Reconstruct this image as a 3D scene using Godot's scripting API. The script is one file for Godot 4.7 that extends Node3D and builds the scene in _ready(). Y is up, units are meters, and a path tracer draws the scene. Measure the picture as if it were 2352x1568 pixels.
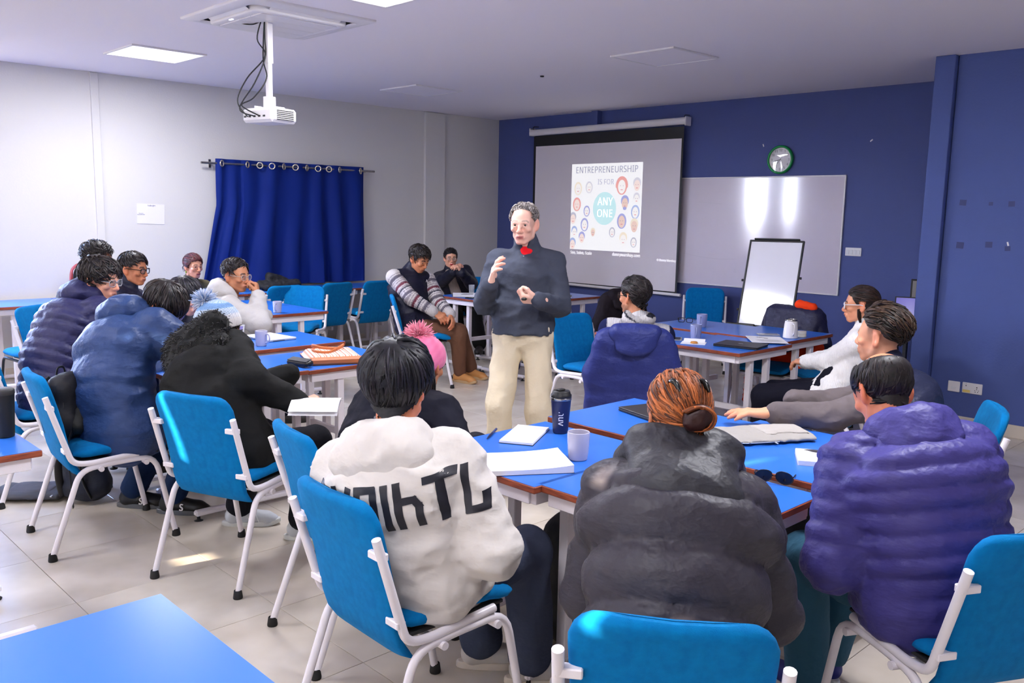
extends Node3D
# A training room with blue tables and chairs: a speaker stands before seated listeners.
# x runs along the blue front wall, z from it towards the camera, y up; metres.

var M := {}
var used := {}
var jobs := []
var rng := RandomNumberGenerator.new()
const H := 2.909
const OS_DEBUG := false

func _ready() -> void:
	rng.seed = 7
	# camera
	var cam := Camera3D.new()
	cam.name = "camera"
	add_child(cam)
	cam.position = Vector3(9.1384, 1.6376, 8.5743)
	cam.rotation = Vector3(-0.14577, 0.79830, 0.01913)
	cam.fov = 42.571
	cam.near = 0.05
	cam.current = true
	# sky, sun and exposure
	var env := Environment.new()
	var sm := ProceduralSkyMaterial.new()
	sm.sky_top_color = Color(0.50, 0.66, 0.95); sm.sky_horizon_color = Color(0.92, 0.94, 1.0)
	sm.ground_bottom_color = Color(0.55, 0.53, 0.50); sm.ground_horizon_color = Color(0.85, 0.86, 0.88)
	sm.sky_energy_multiplier = 9.0; sm.ground_energy_multiplier = 4.5
	env.background_mode = Environment.BG_SKY
	env.sky = Sky.new(); env.sky.sky_material = sm
	env.tonemap_mode = Environment.TONE_MAPPER_LINEAR
	env.tonemap_exposure = EXPO
	env.sdfgi_enabled = true; env.ssao_enabled = true; env.ssil_enabled = true
	var we := WorldEnvironment.new()
	we.name = "world_environment"; we.environment = env
	add_child(we)
	var sun := DirectionalLight3D.new()
	sun.name = "sun"
	add_child(sun)
	sun.look_at_from_position(Vector3.ZERO, Vector3(0.2, -0.37, -0.98))
	sun.light_color = Color(1.0, 0.93, 0.82); sun.light_energy = SUN_E; sun.shadow_enabled = true
	sun.light_angular_distance = 0.5
	make_materials()
	build_room()
	build_fittings()
	build_tables()
	build_chairs()
	build_people()
	build_small()

const EXPO := 0.94
const SUN_E := 11.0
const LAMP_E := 7.5
# ---------------------------------------------------------------- mesh builder
class Mb:
	var v := PackedVector3Array()
	var n := PackedVector3Array()
	var uv := PackedVector2Array()
	var c := PackedColorArray()
	var ix := PackedInt32Array()
	var col := Color(1, 1, 1)

	func vert(p: Vector3, nn: Vector3, u := Vector2.ZERO) -> int:
		v.append(p); n.append(nn); uv.append(u); c.append(col)
		return v.size() - 1

	func tri(a: Vector3, b: Vector3, d: Vector3) -> void:   # counter-clockwise seen from outside
		var nn := (b - a).cross(d - a).normalized()
		var i := vert(a, nn); vert(b, nn, Vector2(1, 0)); vert(d, nn, Vector2(1, 1))
		ix.append_array([i, i + 2, i + 1])

	func quad(a: Vector3, b: Vector3, d: Vector3, e: Vector3) -> void:
		var nn := (b - a).cross(e - a).normalized()
		if nn == Vector3.ZERO:
			nn = (b - a).cross(d - a).normalized()
		var i := vert(a, nn, Vector2(0, 1)); vert(b, nn, Vector2(1, 1)); vert(d, nn, Vector2(1, 0)); vert(e, nn, Vector2(0, 0))
		ix.append_array([i, i + 2, i + 1, i, i + 3, i + 2])

	func box(at: Vector3, s: Vector3, ch := 0.0, b := Basis()) -> Mb:
		var h := s * 0.5
		ch = minf(ch, minf(h.x, minf(h.y, h.z)) * 0.95)
		for ax in 3:
			for sg in [-1.0, 1.0]:
				var u := (ax + 1) % 3
				var w := (ax + 2) % 3
				var q := []
				for k in [[-1, -1], [1, -1], [1, 1], [-1, 1]]:
					var p := Vector3.ZERO
					p[ax] = h[ax] * sg; p[u] = (h[u] - ch) * k[0]; p[w] = (h[w] - ch) * k[1]
					q.append(at + b * p)
				if sg > 0: quad(q[0], q[1], q[2], q[3])
				else: quad(q[3], q[2], q[1], q[0])
		if ch > 0.0:
			for ax in 3:
				var u := (ax + 1) % 3
				var w := (ax + 2) % 3
				for su in [-1.0, 1.0]:
					for sw in [-1.0, 1.0]:
						var q := []
						for k in [[-1, 0], [1, 0], [1, 1], [-1, 1]]:
							var p := Vector3.ZERO
							p[ax] = (h[ax] - ch) * k[0]
							p[u] = (h[u] - (ch if k[1] == 1 else 0.0)) * su
							p[w] = (h[w] - (0.0 if k[1] == 1 else ch)) * sw
							q.append(at + b * p)
						if su * sw > 0: quad(q[0], q[1], q[2], q[3])
						else: quad(q[3], q[2], q[1], q[0])
			for sx in [-1.0, 1.0]:
				for sy in [-1.0, 1.0]:
					for sz in [-1.0, 1.0]:
						var p0 := at + b * Vector3(h.x * sx, (h.y - ch) * sy, (h.z - ch) * sz)
						var p1 := at + b * Vector3((h.x - ch) * sx, h.y * sy, (h.z - ch) * sz)
						var p2 := at + b * Vector3((h.x - ch) * sx, (h.y - ch) * sy, h.z * sz)
						if sx * sy * sz > 0: tri(p0, p1, p2)
						else: tri(p0, p2, p1)
		return self

	# rows[j][i]: a smooth surface; outward normal is d/di x d/dj unless flipped
	func surf(rows: Array, wi := false, wj := false, flip := false) -> Mb:
		var nj := rows.size()
		var ni: int = rows[0].size()
		var base := v.size()
		for j in nj:
			var r: PackedVector3Array = rows[j]
			for i in ni:
				vert(r[i], Vector3.ZERO, Vector2(float(i) / (ni - 1), float(j) / maxi(1, nj - 1)))
		for j in (nj if wj else nj - 1):
			for i in (ni if wi else ni - 1):
				var a := base + j * ni + i
				var b := base + j * ni + (i + 1) % ni
				var d := base + ((j + 1) % nj) * ni + (i + 1) % ni
				var e := base + ((j + 1) % nj) * ni + i
				var nn := (v[d] - v[a]).cross(v[e] - v[b])
				if flip:
					nn = -nn
					ix.append_array([a, b, d, a, d, e])
				else:
					ix.append_array([a, d, b, a, e, d])
				n[a] += nn; n[b] += nn; n[d] += nn; n[e] += nn
		for i in range(base, v.size()):
			n[i] = n[i].normalized()
		return self

	func fan(ring: PackedVector3Array, flip := false) -> void:
		var m := Vector3.ZERO
		for p in ring: m += p
		m /= ring.size()
		for i in ring.size():
			if flip: tri(m, ring[(i + 1) % ring.size()], ring[i])
			else: tri(m, ring[i], ring[(i + 1) % ring.size()])

	func tube(pts: PackedVector3Array, r, sides := 8, caps := true, flat := 1.0, up := Vector3.ZERO) -> Mb:
		var rows := []
		var t0 := (pts[1] - pts[0]).normalized()
		var x := up
		if x == Vector3.ZERO:
			x = Vector3.UP if absf(t0.y) < 0.9 else Vector3.RIGHT
		x = (x - t0 * x.dot(t0)).normalized()
		for k in pts.size():
			var t := (pts[mini(k + 1, pts.size() - 1)] - pts[maxi(k - 1, 0)]).normalized()
			x = (x - t * x.dot(t)).normalized()
			var y := t.cross(x)
			var rad: float = r[k] if r is Array or r is PackedFloat32Array else r
			var ring := PackedVector3Array()
			for i in sides:
				var a := TAU * i / sides
				ring.append(pts[k] + x * (cos(a) * rad) + y * (sin(a) * rad * flat))
			rows.append(ring)
		surf(rows, true, false)
		if caps:
			fan(rows[0], true); fan(rows[-1])
		return self

	func lathe(prof: PackedVector2Array, seg := 24, xf := Transform3D()) -> Mb:   # (radius, height), listed bottom to top on the outside
		var rows := []
		for p in prof:
			var ring := PackedVector3Array()
			for i in seg:
				var a := -TAU * i / seg
				ring.append(xf * Vector3(cos(a) * p.x, p.y, sin(a) * p.x))
			rows.append(ring)
		return surf(rows, true, false)

	func add(o: Mb, xf := Transform3D()) -> Mb:
		var base := v.size()
		v.append_array(xf * o.v)
		var nb := xf.basis.orthonormalized()
		for q in o.n: n.append((nb * q).normalized())
		uv.append_array(o.uv); c.append_array(o.c)
		for i in o.ix: ix.append(i + base)
		return self

	func mesh() -> ArrayMesh:
		var a := []
		a.resize(Mesh.ARRAY_MAX)
		a[Mesh.ARRAY_VERTEX] = v; a[Mesh.ARRAY_NORMAL] = n; a[Mesh.ARRAY_TEX_UV] = uv; a[Mesh.ARRAY_COLOR] = c; a[Mesh.ARRAY_INDEX] = ix
		var m := ArrayMesh.new()
		m.add_surface_from_arrays(Mesh.PRIMITIVE_TRIANGLES, a)
		return m

# ------------------------------------------------- rounded fields, meshed as surface nets
class Sdf:
	var P := []
	func cap(a: Vector3, b: Vector3, ra: float, rb := -1.0, sx := 1.0, side := Vector3.RIGHT, q := [], neg := false) -> Sdf:
		P.append([0, a, b, ra, (ra if rb < 0 else rb), side.normalized(), 1.0 - 1.0 / sx, q, neg, maxf(1.0, sx)])
		return self
	func ell(ctr: Vector3, r: Vector3, b := Basis(), neg := false) -> Sdf:
		P.append([1, ctr, r, b, 0, 0, 0, [], neg, 1.0])
		return self
	func line(pts: Array, r: Array, sx := 1.0, side := Vector3.RIGHT) -> Sdf:
		for i in pts.size() - 1: cap(pts[i], pts[i + 1], r[i], r[i + 1], sx, side)
		return self

	func build(o: Mb, cell: float, K: float, amp := 0.0, fq := 8.0, seed_ := 1, colf = null, stretch := Vector3.ONE) -> Dictionary:
		var cut := minf(0.08, 4.2 / K)
		var lo := Vector3.INF
		var hi := -Vector3.INF
		var bb := []
		for p in P:
			var l: Vector3
			var h: Vector3
			if p[0] == 0:
				var g: float = maxf(p[3], p[4]) * p[9]
				if not p[7].is_empty(): g += p[7][3]
				var gv := Vector3(g, g, g)
				l = p[1].min(p[2]) - gv; h = p[1].max(p[2]) + gv
			else:
				var e := Vector3.ZERO
				for k in 3:
					e += (p[3][k] * p[2][k]).abs()
				l = p[1] - e; h = p[1] + e
			bb.append([l, h])
			if not p[8]:
				lo = lo.min(l); hi = hi.max(h)
		var mg := 0.5 * cut + 2.0 * cell + amp
		lo -= Vector3(mg, mg, mg); hi += Vector3(mg, mg, mg)
		var nx := int((hi.x - lo.x) / cell) + 2
		var ny := int((hi.y - lo.y) / cell) + 2
		var nz := int((hi.z - lo.z) / cell) + 2
		var F := PackedFloat32Array(); F.resize(nx * ny * nz)
		var G := PackedFloat32Array()
		for pi in P.size():
			var p: Array = P[pi]
			var neg: bool = p[8]
			if neg and G.is_empty(): G.resize(nx * ny * nz)
			var l: Vector3 = (bb[pi][0] - lo) / cell
			var h: Vector3 = (bb[pi][1] - lo) / cell
			var m := cut / cell + 1.0
			var i0 := maxi(0, int(l.x - m)); var i1 := mini(nx - 1, int(h.x + m))
			var j0 := maxi(0, int(l.y - m)); var j1 := mini(ny - 1, int(h.y + m))
			var k0 := maxi(0, int(l.z - m)); var k1 := mini(nz - 1, int(h.z + m))
			if p[0] == 0:
				var a: Vector3 = p[1]
				var ab: Vector3 = p[2] - a
				var il2: float = 1.0 / maxf(1e-9, ab.length_squared())
				var ra: float = p[3]
				var dr: float = p[4] - ra
				var side: Vector3 = p[5]
				var sk: float = p[6]
				var q: Array = p[7]
				var quilted := not q.is_empty()
				var qo := Vector3.ZERO
				var qd := Vector3.UP
				var qp := 1.0
				var qa := 0.0
				if quilted:
					qo = q[0]; qd = q[1]; qp = PI / q[2]; qa = q[3]
				for i in range(i0, i1 + 1):
					for j in range(j0, j1 + 1):
						var at := (i * ny + j) * nz
						for k in range(k0, k1 + 1):
							var w := Vector3(lo.x + i * cell, lo.y + j * cell, lo.z + k * cell)
							var e := w - a
							var t := clampf(e.dot(ab) * il2, 0.0, 1.0)
							e -= ab * t
							if sk != 0.0: e -= side * (e.dot(side) * sk)
							var d := e.length() - ra - dr * t
							if d < cut:
								if quilted and d > -0.06: d -= qa * (sqrt(absf(sin((w - qo).dot(qd) * qp))) - 0.75)
								d = exp(-K * maxf(d, -0.1))
								if neg: G[at + k] += d
								else: F[at + k] += d
			else:
				var a: Vector3 = p[1]
				var r: Vector3 = p[2]
				var bi: Basis = (p[3] as Basis).transposed()
				var ir := Vector3(1.0 / r.x, 1.0 / r.y, 1.0 / r.z)
				for i in range(i0, i1 + 1):
					for j in range(j0, j1 + 1):
						var at := (i * ny + j) * nz
						for k in range(k0, k1 + 1):
							var e := (bi * (Vector3(lo.x + i * cell, lo.y + j * cell, lo.z + k * cell) - a)) * ir
							var k_0 := e.length()
							var d := k_0 * (k_0 - 1.0) / maxf(1e-5, (e * ir).length())
							if d < cut:
								d = exp(-K * maxf(d, -0.1))
								if neg: G[at + k] += d
								else: F[at + k] += d
		var S := PackedByteArray(); S.resize(nx * ny * nz)
		var lim := exp(K * (amp + cell))
		var nzr: FastNoiseLite = null
		if amp > 0.0:
			nzr = FastNoiseLite.new(); nzr.noise_type = FastNoiseLite.TYPE_SIMPLEX; nzr.seed = seed_; nzr.frequency = fq
			nzr.fractal_type = FastNoiseLite.FRACTAL_RIDGED; nzr.fractal_octaves = 2
		var carve := not G.is_empty()
		for x in F.size():
			var f := F[x]
			if f <= 0.0: continue
			if carve and G[x] > 0.0: f = minf(f, 1.0 / G[x])
			if nzr and f < lim and f * lim > 1.0:
				var k := x % nz
				var j := (x / nz) % ny
				var i := x / (nz * ny)
				f *= exp(K * amp * (nzr.get_noise_3d((lo.x + i * cell) * stretch.x, (lo.y + j * cell) * stretch.y, (lo.z + k * cell) * stretch.z) - 0.1))
			F[x] = f
			if f > 1.0: S[x] = 1
		var V := PackedInt32Array(); V.resize(nx * ny * nz); V.fill(-1)
		var base := o.v.size()
		var pv := PackedVector3Array()
		var off := [0, 1, nz, nz + 1, ny * nz, ny * nz + 1, ny * nz + nz, ny * nz + nz + 1]
		var o1: int = off[1]; var o2: int = off[2]; var o3: int = off[3]; var o4: int = off[4]; var o5: int = off[5]; var o6: int = off[6]; var o7: int = off[7]
		var ea := [0, 0, 0, 1, 1, 2, 2, 3, 4, 4, 5, 6]
		var eb := [1, 2, 4, 3, 5, 3, 6, 7, 5, 6, 7, 7]
		var crn := []
		for q in 8: crn.append(Vector3((q >> 2) & 1, (q >> 1) & 1, q & 1))
		var faces := PackedInt32Array()
		for i in nx - 1:
			for j in ny - 1:
				var at := (i * ny + j) * nz
				for k in nz - 1:
					var b := at + k
					var s := S[b] + S[b + o1] + S[b + o2] + S[b + o3] + S[b + o4] + S[b + o5] + S[b + o6] + S[b + o7]
					if s == 0 or s == 8: continue
					var sum := Vector3.ZERO
					var cnt := 0
					for e in 12:
						var ia: int = b + off[ea[e]]
						var ib: int = b + off[eb[e]]
						if S[ia] == S[ib]: continue
						var fa := log(maxf(F[ia], 1e-4))
						var fb := log(maxf(F[ib], 1e-4))
						var t := clampf(fa / (fa - fb), 0.02, 0.98)
						sum += (crn[ea[e]] as Vector3).lerp(crn[eb[e]], t)
						cnt += 1
					V[b] = pv.size()
					pv.append(lo + (Vector3(i, j, k) + sum / cnt) * cell)
					var in0 := S[b] == 1
					if j > 0 and k > 0 and S[b] != S[b + o4]:
						var q := [V[b - o2 - 1], V[b - 1], V[b], V[b - o2]]
						faces.append_array(q if in0 else [q[3], q[2], q[1], q[0]])
					if i > 0 and k > 0 and S[b] != S[b + o2]:
						var q := [V[b - o4 - 1], V[b - o4], V[b], V[b - 1]]
						faces.append_array(q if in0 else [q[3], q[2], q[1], q[0]])
					if i > 0 and j > 0 and S[b] != S[b + o1]:
						var q := [V[b - o4 - o2], V[b - o2], V[b], V[b - o4]]
						faces.append_array(q if in0 else [q[3], q[2], q[1], q[0]])
		var nn := PackedVector3Array(); nn.resize(pv.size())
		for f in range(0, faces.size(), 4):
			var a := faces[f]; var b := faces[f + 1]; var d := faces[f + 2]; var e := faces[f + 3]
			if a < 0 or b < 0 or d < 0 or e < 0: continue
			var w := (pv[d] - pv[a]).cross(pv[e] - pv[b])
			nn[a] += w; nn[b] += w; nn[d] += w; nn[e] += w
			o.ix.append_array([base + a, base + d, base + b, base + a, base + e, base + d])
		for i in pv.size():
			if colf: o.col = colf.call(pv[i])
			o.vert(pv[i], nn[i].normalized())
		return {"F": F, "lo": lo, "n": Vector3i(nx, ny, nz), "cell": cell, "K": K}

static func field(g: Dictionary, p: Vector3) -> float:   # > 0 inside
	var q: Vector3 = (p - g.lo) / g.cell
	var i := int(q.x); var j := int(q.y); var k := int(q.z)
	var m: Vector3i = g.n
	if i < 0 or j < 0 or k < 0 or i >= m.x - 1 or j >= m.y - 1 or k >= m.z - 1: return -1.0
	var f := q - Vector3(i, j, k)
	var F: PackedFloat32Array = g.F
	var b := (i * m.y + j) * m.z + k
	var ox := m.y * m.z
	var oy := m.z
	var L := func(x): return log(maxf(F[x], 1e-3))
	var c00: float = lerpf(L.call(b), L.call(b + ox), f.x)
	var c01: float = lerpf(L.call(b + 1), L.call(b + ox + 1), f.x)
	var c10: float = lerpf(L.call(b + oy), L.call(b + ox + oy), f.x)
	var c11: float = lerpf(L.call(b + oy + 1), L.call(b + ox + oy + 1), f.x)
	return lerpf(lerpf(c00, c10, f.y), lerpf(c01, c11, f.y), f.z) / g.K

# ---------------------------------------------------------------- curves
static func curve(pts: Array, per := 6, closed := false) -> PackedVector3Array:   # Catmull-Rom
	var o := PackedVector3Array()
	var m := pts.size()
	for i in (m if closed else m - 1):
		var a: Vector3 = pts[(i - 1 + m) % m] if closed or i > 0 else pts[0]
		var b: Vector3 = pts[i]
		var d: Vector3 = pts[(i + 1) % m]
		var e: Vector3 = pts[(i + 2) % m] if closed or i < m - 2 else pts[m - 1]
		for k in per:
			var t := float(k) / per
			o.append(0.5 * (2.0 * b + (d - a) * t + (2.0 * a - 5.0 * b + 4.0 * d - e) * t * t + (3.0 * b - a - 3.0 * d + e) * t * t * t))
	if not closed: o.append(pts[m - 1])
	return o

static func bent(pts: Array, r: float, per := 5) -> PackedVector3Array:   # straight runs with rounded bends
	var o := PackedVector3Array([pts[0]])
	for i in range(1, pts.size() - 1):
		var a: Vector3 = pts[i - 1]
		var b: Vector3 = pts[i]
		var d: Vector3 = pts[i + 1]
		var ra := minf(r, minf((a - b).length(), (d - b).length()) * 0.48)
		var p := b + (a - b).normalized() * ra
		var q := b + (d - b).normalized() * ra
		for k in per + 1:
			var t := float(k) / per
			o.append(p.lerp(b, t).lerp(b.lerp(q, t), t))
	o.append(pts[-1])
	return o

# ---------------------------------------------------------------- scene tree helpers
func numbered(called: String) -> String:
	var k: int = used.get(called, 0)
	used[called] = k + 1
	return called if k == 0 else "%s_%03d" % [called, k]

func tag(o: Node3D, label: String, category: String, group := "", kind := "") -> Node3D:
	o.set_meta("label", label)
	if category: o.set_meta("category", category)
	if group: o.set_meta("group", group)
	if kind: o.set_meta("kind", kind)
	return o

func put(called: String, mb, m: Material, parent: Node = null) -> MeshInstance3D:
	var o := MeshInstance3D.new()
	o.name = called if parent else numbered(called)
	o.mesh = mb.mesh() if mb is Mb else mb
	o.material_override = m
	(parent if parent else self).add_child(o, true)
	return o

func thing(called: String, label: String, category: String, at := Vector3.ZERO, turn := 0.0, group := "") -> Node3D:
	var o := Node3D.new()
	o.name = numbered(called)
	add_child(o, true)
	o.position = at; o.rotation.y = turn
	tag(o, label, category, group)
	return o

func struct(called: String, mb, m: Material, label: String) -> MeshInstance3D:
	var o := put(called, mb, m)
	o.set_meta("kind", "structure"); o.set_meta("label", label)
	return o

func dup(o: Node3D, called: String, at: Vector3, turn: float, label: String) -> Node3D:
	var r: Node3D = o.duplicate()
	r.name = numbered(called)
	add_child(r, true)
	r.position = at; r.rotation.y = turn
	r.set_meta("label", label)
	return r

static func yaw(d: Vector2) -> float:   # turns -z to the ground direction (x, z)
	return atan2(-d.x, -d.y)

func mat(col: Color, rough := 0.6, metal := 0.0, spec := 0.5) -> StandardMaterial3D:
	var m := StandardMaterial3D.new()
	m.albedo_color = col; m.roughness = rough; m.metallic = metal; m.metallic_specular = spec
	m.vertex_color_use_as_albedo = true
	return m

func c8(r: int, g: int, b: int) -> Color:
	return Color(r / 255.0, g / 255.0, b / 255.0)

func lin(r: int, g: int, b: int) -> Color:   # for vertex colours
	return c8(r, g, b).srgb_to_linear()

func noise_tex(fq: float, size := 256, kind := FastNoiseLite.TYPE_SIMPLEX_SMOOTH, fr := FastNoiseLite.FRACTAL_FBM, oct := 4, normal := false, strength := 4.0, sd := 1) -> NoiseTexture2D:
	var t := NoiseTexture2D.new()
	t.width = size; t.height = size; t.seamless = true; t.as_normal_map = normal; t.bump_strength = strength
	var f := FastNoiseLite.new()
	f.noise_type = kind; f.fractal_type = fr; f.fractal_octaves = oct; f.frequency = fq; f.seed = sd
	t.noise = f
	return t

func bump(m: StandardMaterial3D, t: Texture2D, scale: Vector3, strength := 1.0) -> StandardMaterial3D:   # normal relief from a tiled texture
	m.normal_enabled = true; m.normal_texture = t; m.normal_scale = strength
	m.uv1_triplanar = true; m.uv1_scale = scale
	return m

func pixel_tex(w: int, h: int, fn: Callable) -> ImageTexture:
	var im := Image.create(w, h, false, Image.FORMAT_RGB8)
	for y in h:
		for x in w: im.set_pixel(x, y, fn.call(x, y))
	return ImageTexture.create_from_image(im)

func text(s: String, h: float, font := "Droid Sans", depth := 0.001, bold := false) -> TextMesh:
	var t := TextMesh.new()
	var f := SystemFont.new()
	f.font_names = PackedStringArray([font])
	f.font_weight = 700 if bold else 400
	t.font = f; t.text = s; t.font_size = 64; t.pixel_size = h / 64.0; t.depth = depth; t.curve_step = 1.0
	return t
# ---------------------------------------------------------------- materials
func make_materials() -> void:
	var grain := noise_tex(0.05, 256, FastNoiseLite.TYPE_SIMPLEX_SMOOTH, FastNoiseLite.FRACTAL_FBM, 4, true, 3.0)
	var fine := noise_tex(0.2, 256, FastNoiseLite.TYPE_SIMPLEX_SMOOTH, FastNoiseLite.FRACTAL_FBM, 2, true, 3.0, 2)
	var crease := noise_tex(0.016, 512, FastNoiseLite.TYPE_SIMPLEX_SMOOTH, FastNoiseLite.FRACTAL_RIDGED, 3, true, 9.0, 3)
	M.fine = fine; M.crease = crease
	var weave := pixel_tex(64, 64, func(x, y):
		var a := sin(x * TAU / 16.0); var b := sin(y * TAU / 16.0)
		var g := 0.5 + 0.5 * (a if (int(x / 16) + int(y / 16)) % 2 == 0 else b)
		return Color(g, g, g))
	var rib := pixel_tex(64, 64, func(x, y):
		var g := absf(sin(x * PI / 16.0)) * (0.75 + 0.25 * sin(y * TAU / 8.0 + (0.0 if int(x / 16) % 2 == 0 else PI)))
		return Color(g, g, g))
	M.weave_h = weave; M.rib_h = rib
	M.wall = bump(mat(c8(216, 214, 213), 0.75, 0, 0.3), grain, Vector3(3, 3, 3), 0.12)
	M.ceil = bump(mat(c8(246, 241, 248), 0.85, 0, 0.2), grain, Vector3(3, 3, 3), 0.08)
	M.blue = bump(mat(c8(78, 90, 146), 0.62, 0, 0.35), grain, Vector3(3, 3, 3), 0.15)
	M.blue2 = M.blue.duplicate(); M.blue2.albedo_color = c8(80, 96, 156)
	var blot := noise_tex(0.01, 256, FastNoiseLite.TYPE_SIMPLEX_SMOOTH, FastNoiseLite.FRACTAL_FBM, 4)
	var gr := Gradient.new(); gr.set_color(0, Color(0.90, 0.89, 0.87)); gr.set_color(1, Color(1, 1, 1)); blot.color_ramp = gr
	M.tiles = []
	for k in 3:
		var t := mat([c8(214, 204, 192), c8(210, 200, 189), c8(217, 208, 196)][k], 0.2, 0, 0.5)
		t.albedo_texture = blot; t.uv1_triplanar = true; t.uv1_world_triplanar = true; t.uv1_scale = Vector3(0.9, 0.9, 0.9); t.uv1_offset = Vector3(k * 0.37, 0, k * 0.2)
		M.tiles.append(t)
	M.grout = mat(c8(120, 110, 102), 0.9)
	M.skirt = mat(c8(216, 205, 190), 0.3)
	M.white = mat(c8(236, 233, 236), 0.4)
	M.white_gloss = mat(c8(238, 238, 242), 0.12, 0, 0.6)
	M.paint = bump(mat(c8(236, 230, 236), 0.35, 0, 0.5), fine, Vector3(4, 4, 4), 0.05)
	M.steel = mat(c8(170, 168, 165), 0.25, 1.0)
	M.black = mat(c8(18, 18, 20), 0.45)
	M.rubber = mat(c8(22, 22, 24), 0.7)
	M.dark = mat(c8(45, 43, 44), 0.5)
	M.vc = mat(Color.WHITE, 0.55)                       # colour from the vertices
	M.vc_gloss = mat(Color.WHITE, 0.22)
	M.lamp = mat(Color.WHITE, 0.5); M.lamp.emission_enabled = true; M.lamp.emission = Color(0.97, 0.97, 1.0); M.lamp.emission_energy_multiplier = 2.2
	M.laminate = mat(c8(46, 112, 210), 0.28, 0, 0.5)
	var wood := noise_tex(0.02, 256, FastNoiseLite.TYPE_SIMPLEX_SMOOTH, FastNoiseLite.FRACTAL_FBM, 5, false, 1, 9)
	var gw := Gradient.new(); gw.set_color(0, c8(104, 44, 26)); gw.set_color(1, c8(170, 82, 44)); wood.color_ramp = gw
	M.edge = mat(Color.WHITE, 0.55); M.edge.albedo_texture = wood; M.edge.uv1_triplanar = true; M.edge.uv1_scale = Vector3(2, 14, 2)
	var nap := noise_tex(0.012, 256, FastNoiseLite.TYPE_SIMPLEX_SMOOTH, FastNoiseLite.FRACTAL_FBM, 5, false, 1, 5)
	var gn := Gradient.new(); gn.set_color(0, Color(0.78, 0.86, 0.90)); gn.set_color(1, Color(1, 1, 1)); nap.color_ramp = gn
	M.fabric = bump(mat(c8(0, 122, 184), 0.85, 0, 0.25), fine, Vector3(9, 9, 9), 0.5)
	M.fabric.albedo_texture = nap; M.fabric.rim_enabled = true; M.fabric.rim = 0.25; M.fabric.rim_tint = 0.6
	M.sheer = mat(c8(240, 238, 232), 0.9, 0, 0.1)
	M.sheer.backlight_enabled = true; M.sheer.backlight = Color(0.80, 0.78, 0.74)
	M.velvet = bump(mat(c8(10, 38, 120), 0.7, 0, 0.3), fine, Vector3(6, 6, 6), 0.3)
	M.velvet.rim_enabled = true; M.velvet.rim = 0.6; M.velvet.rim_tint = 0.8

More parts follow.
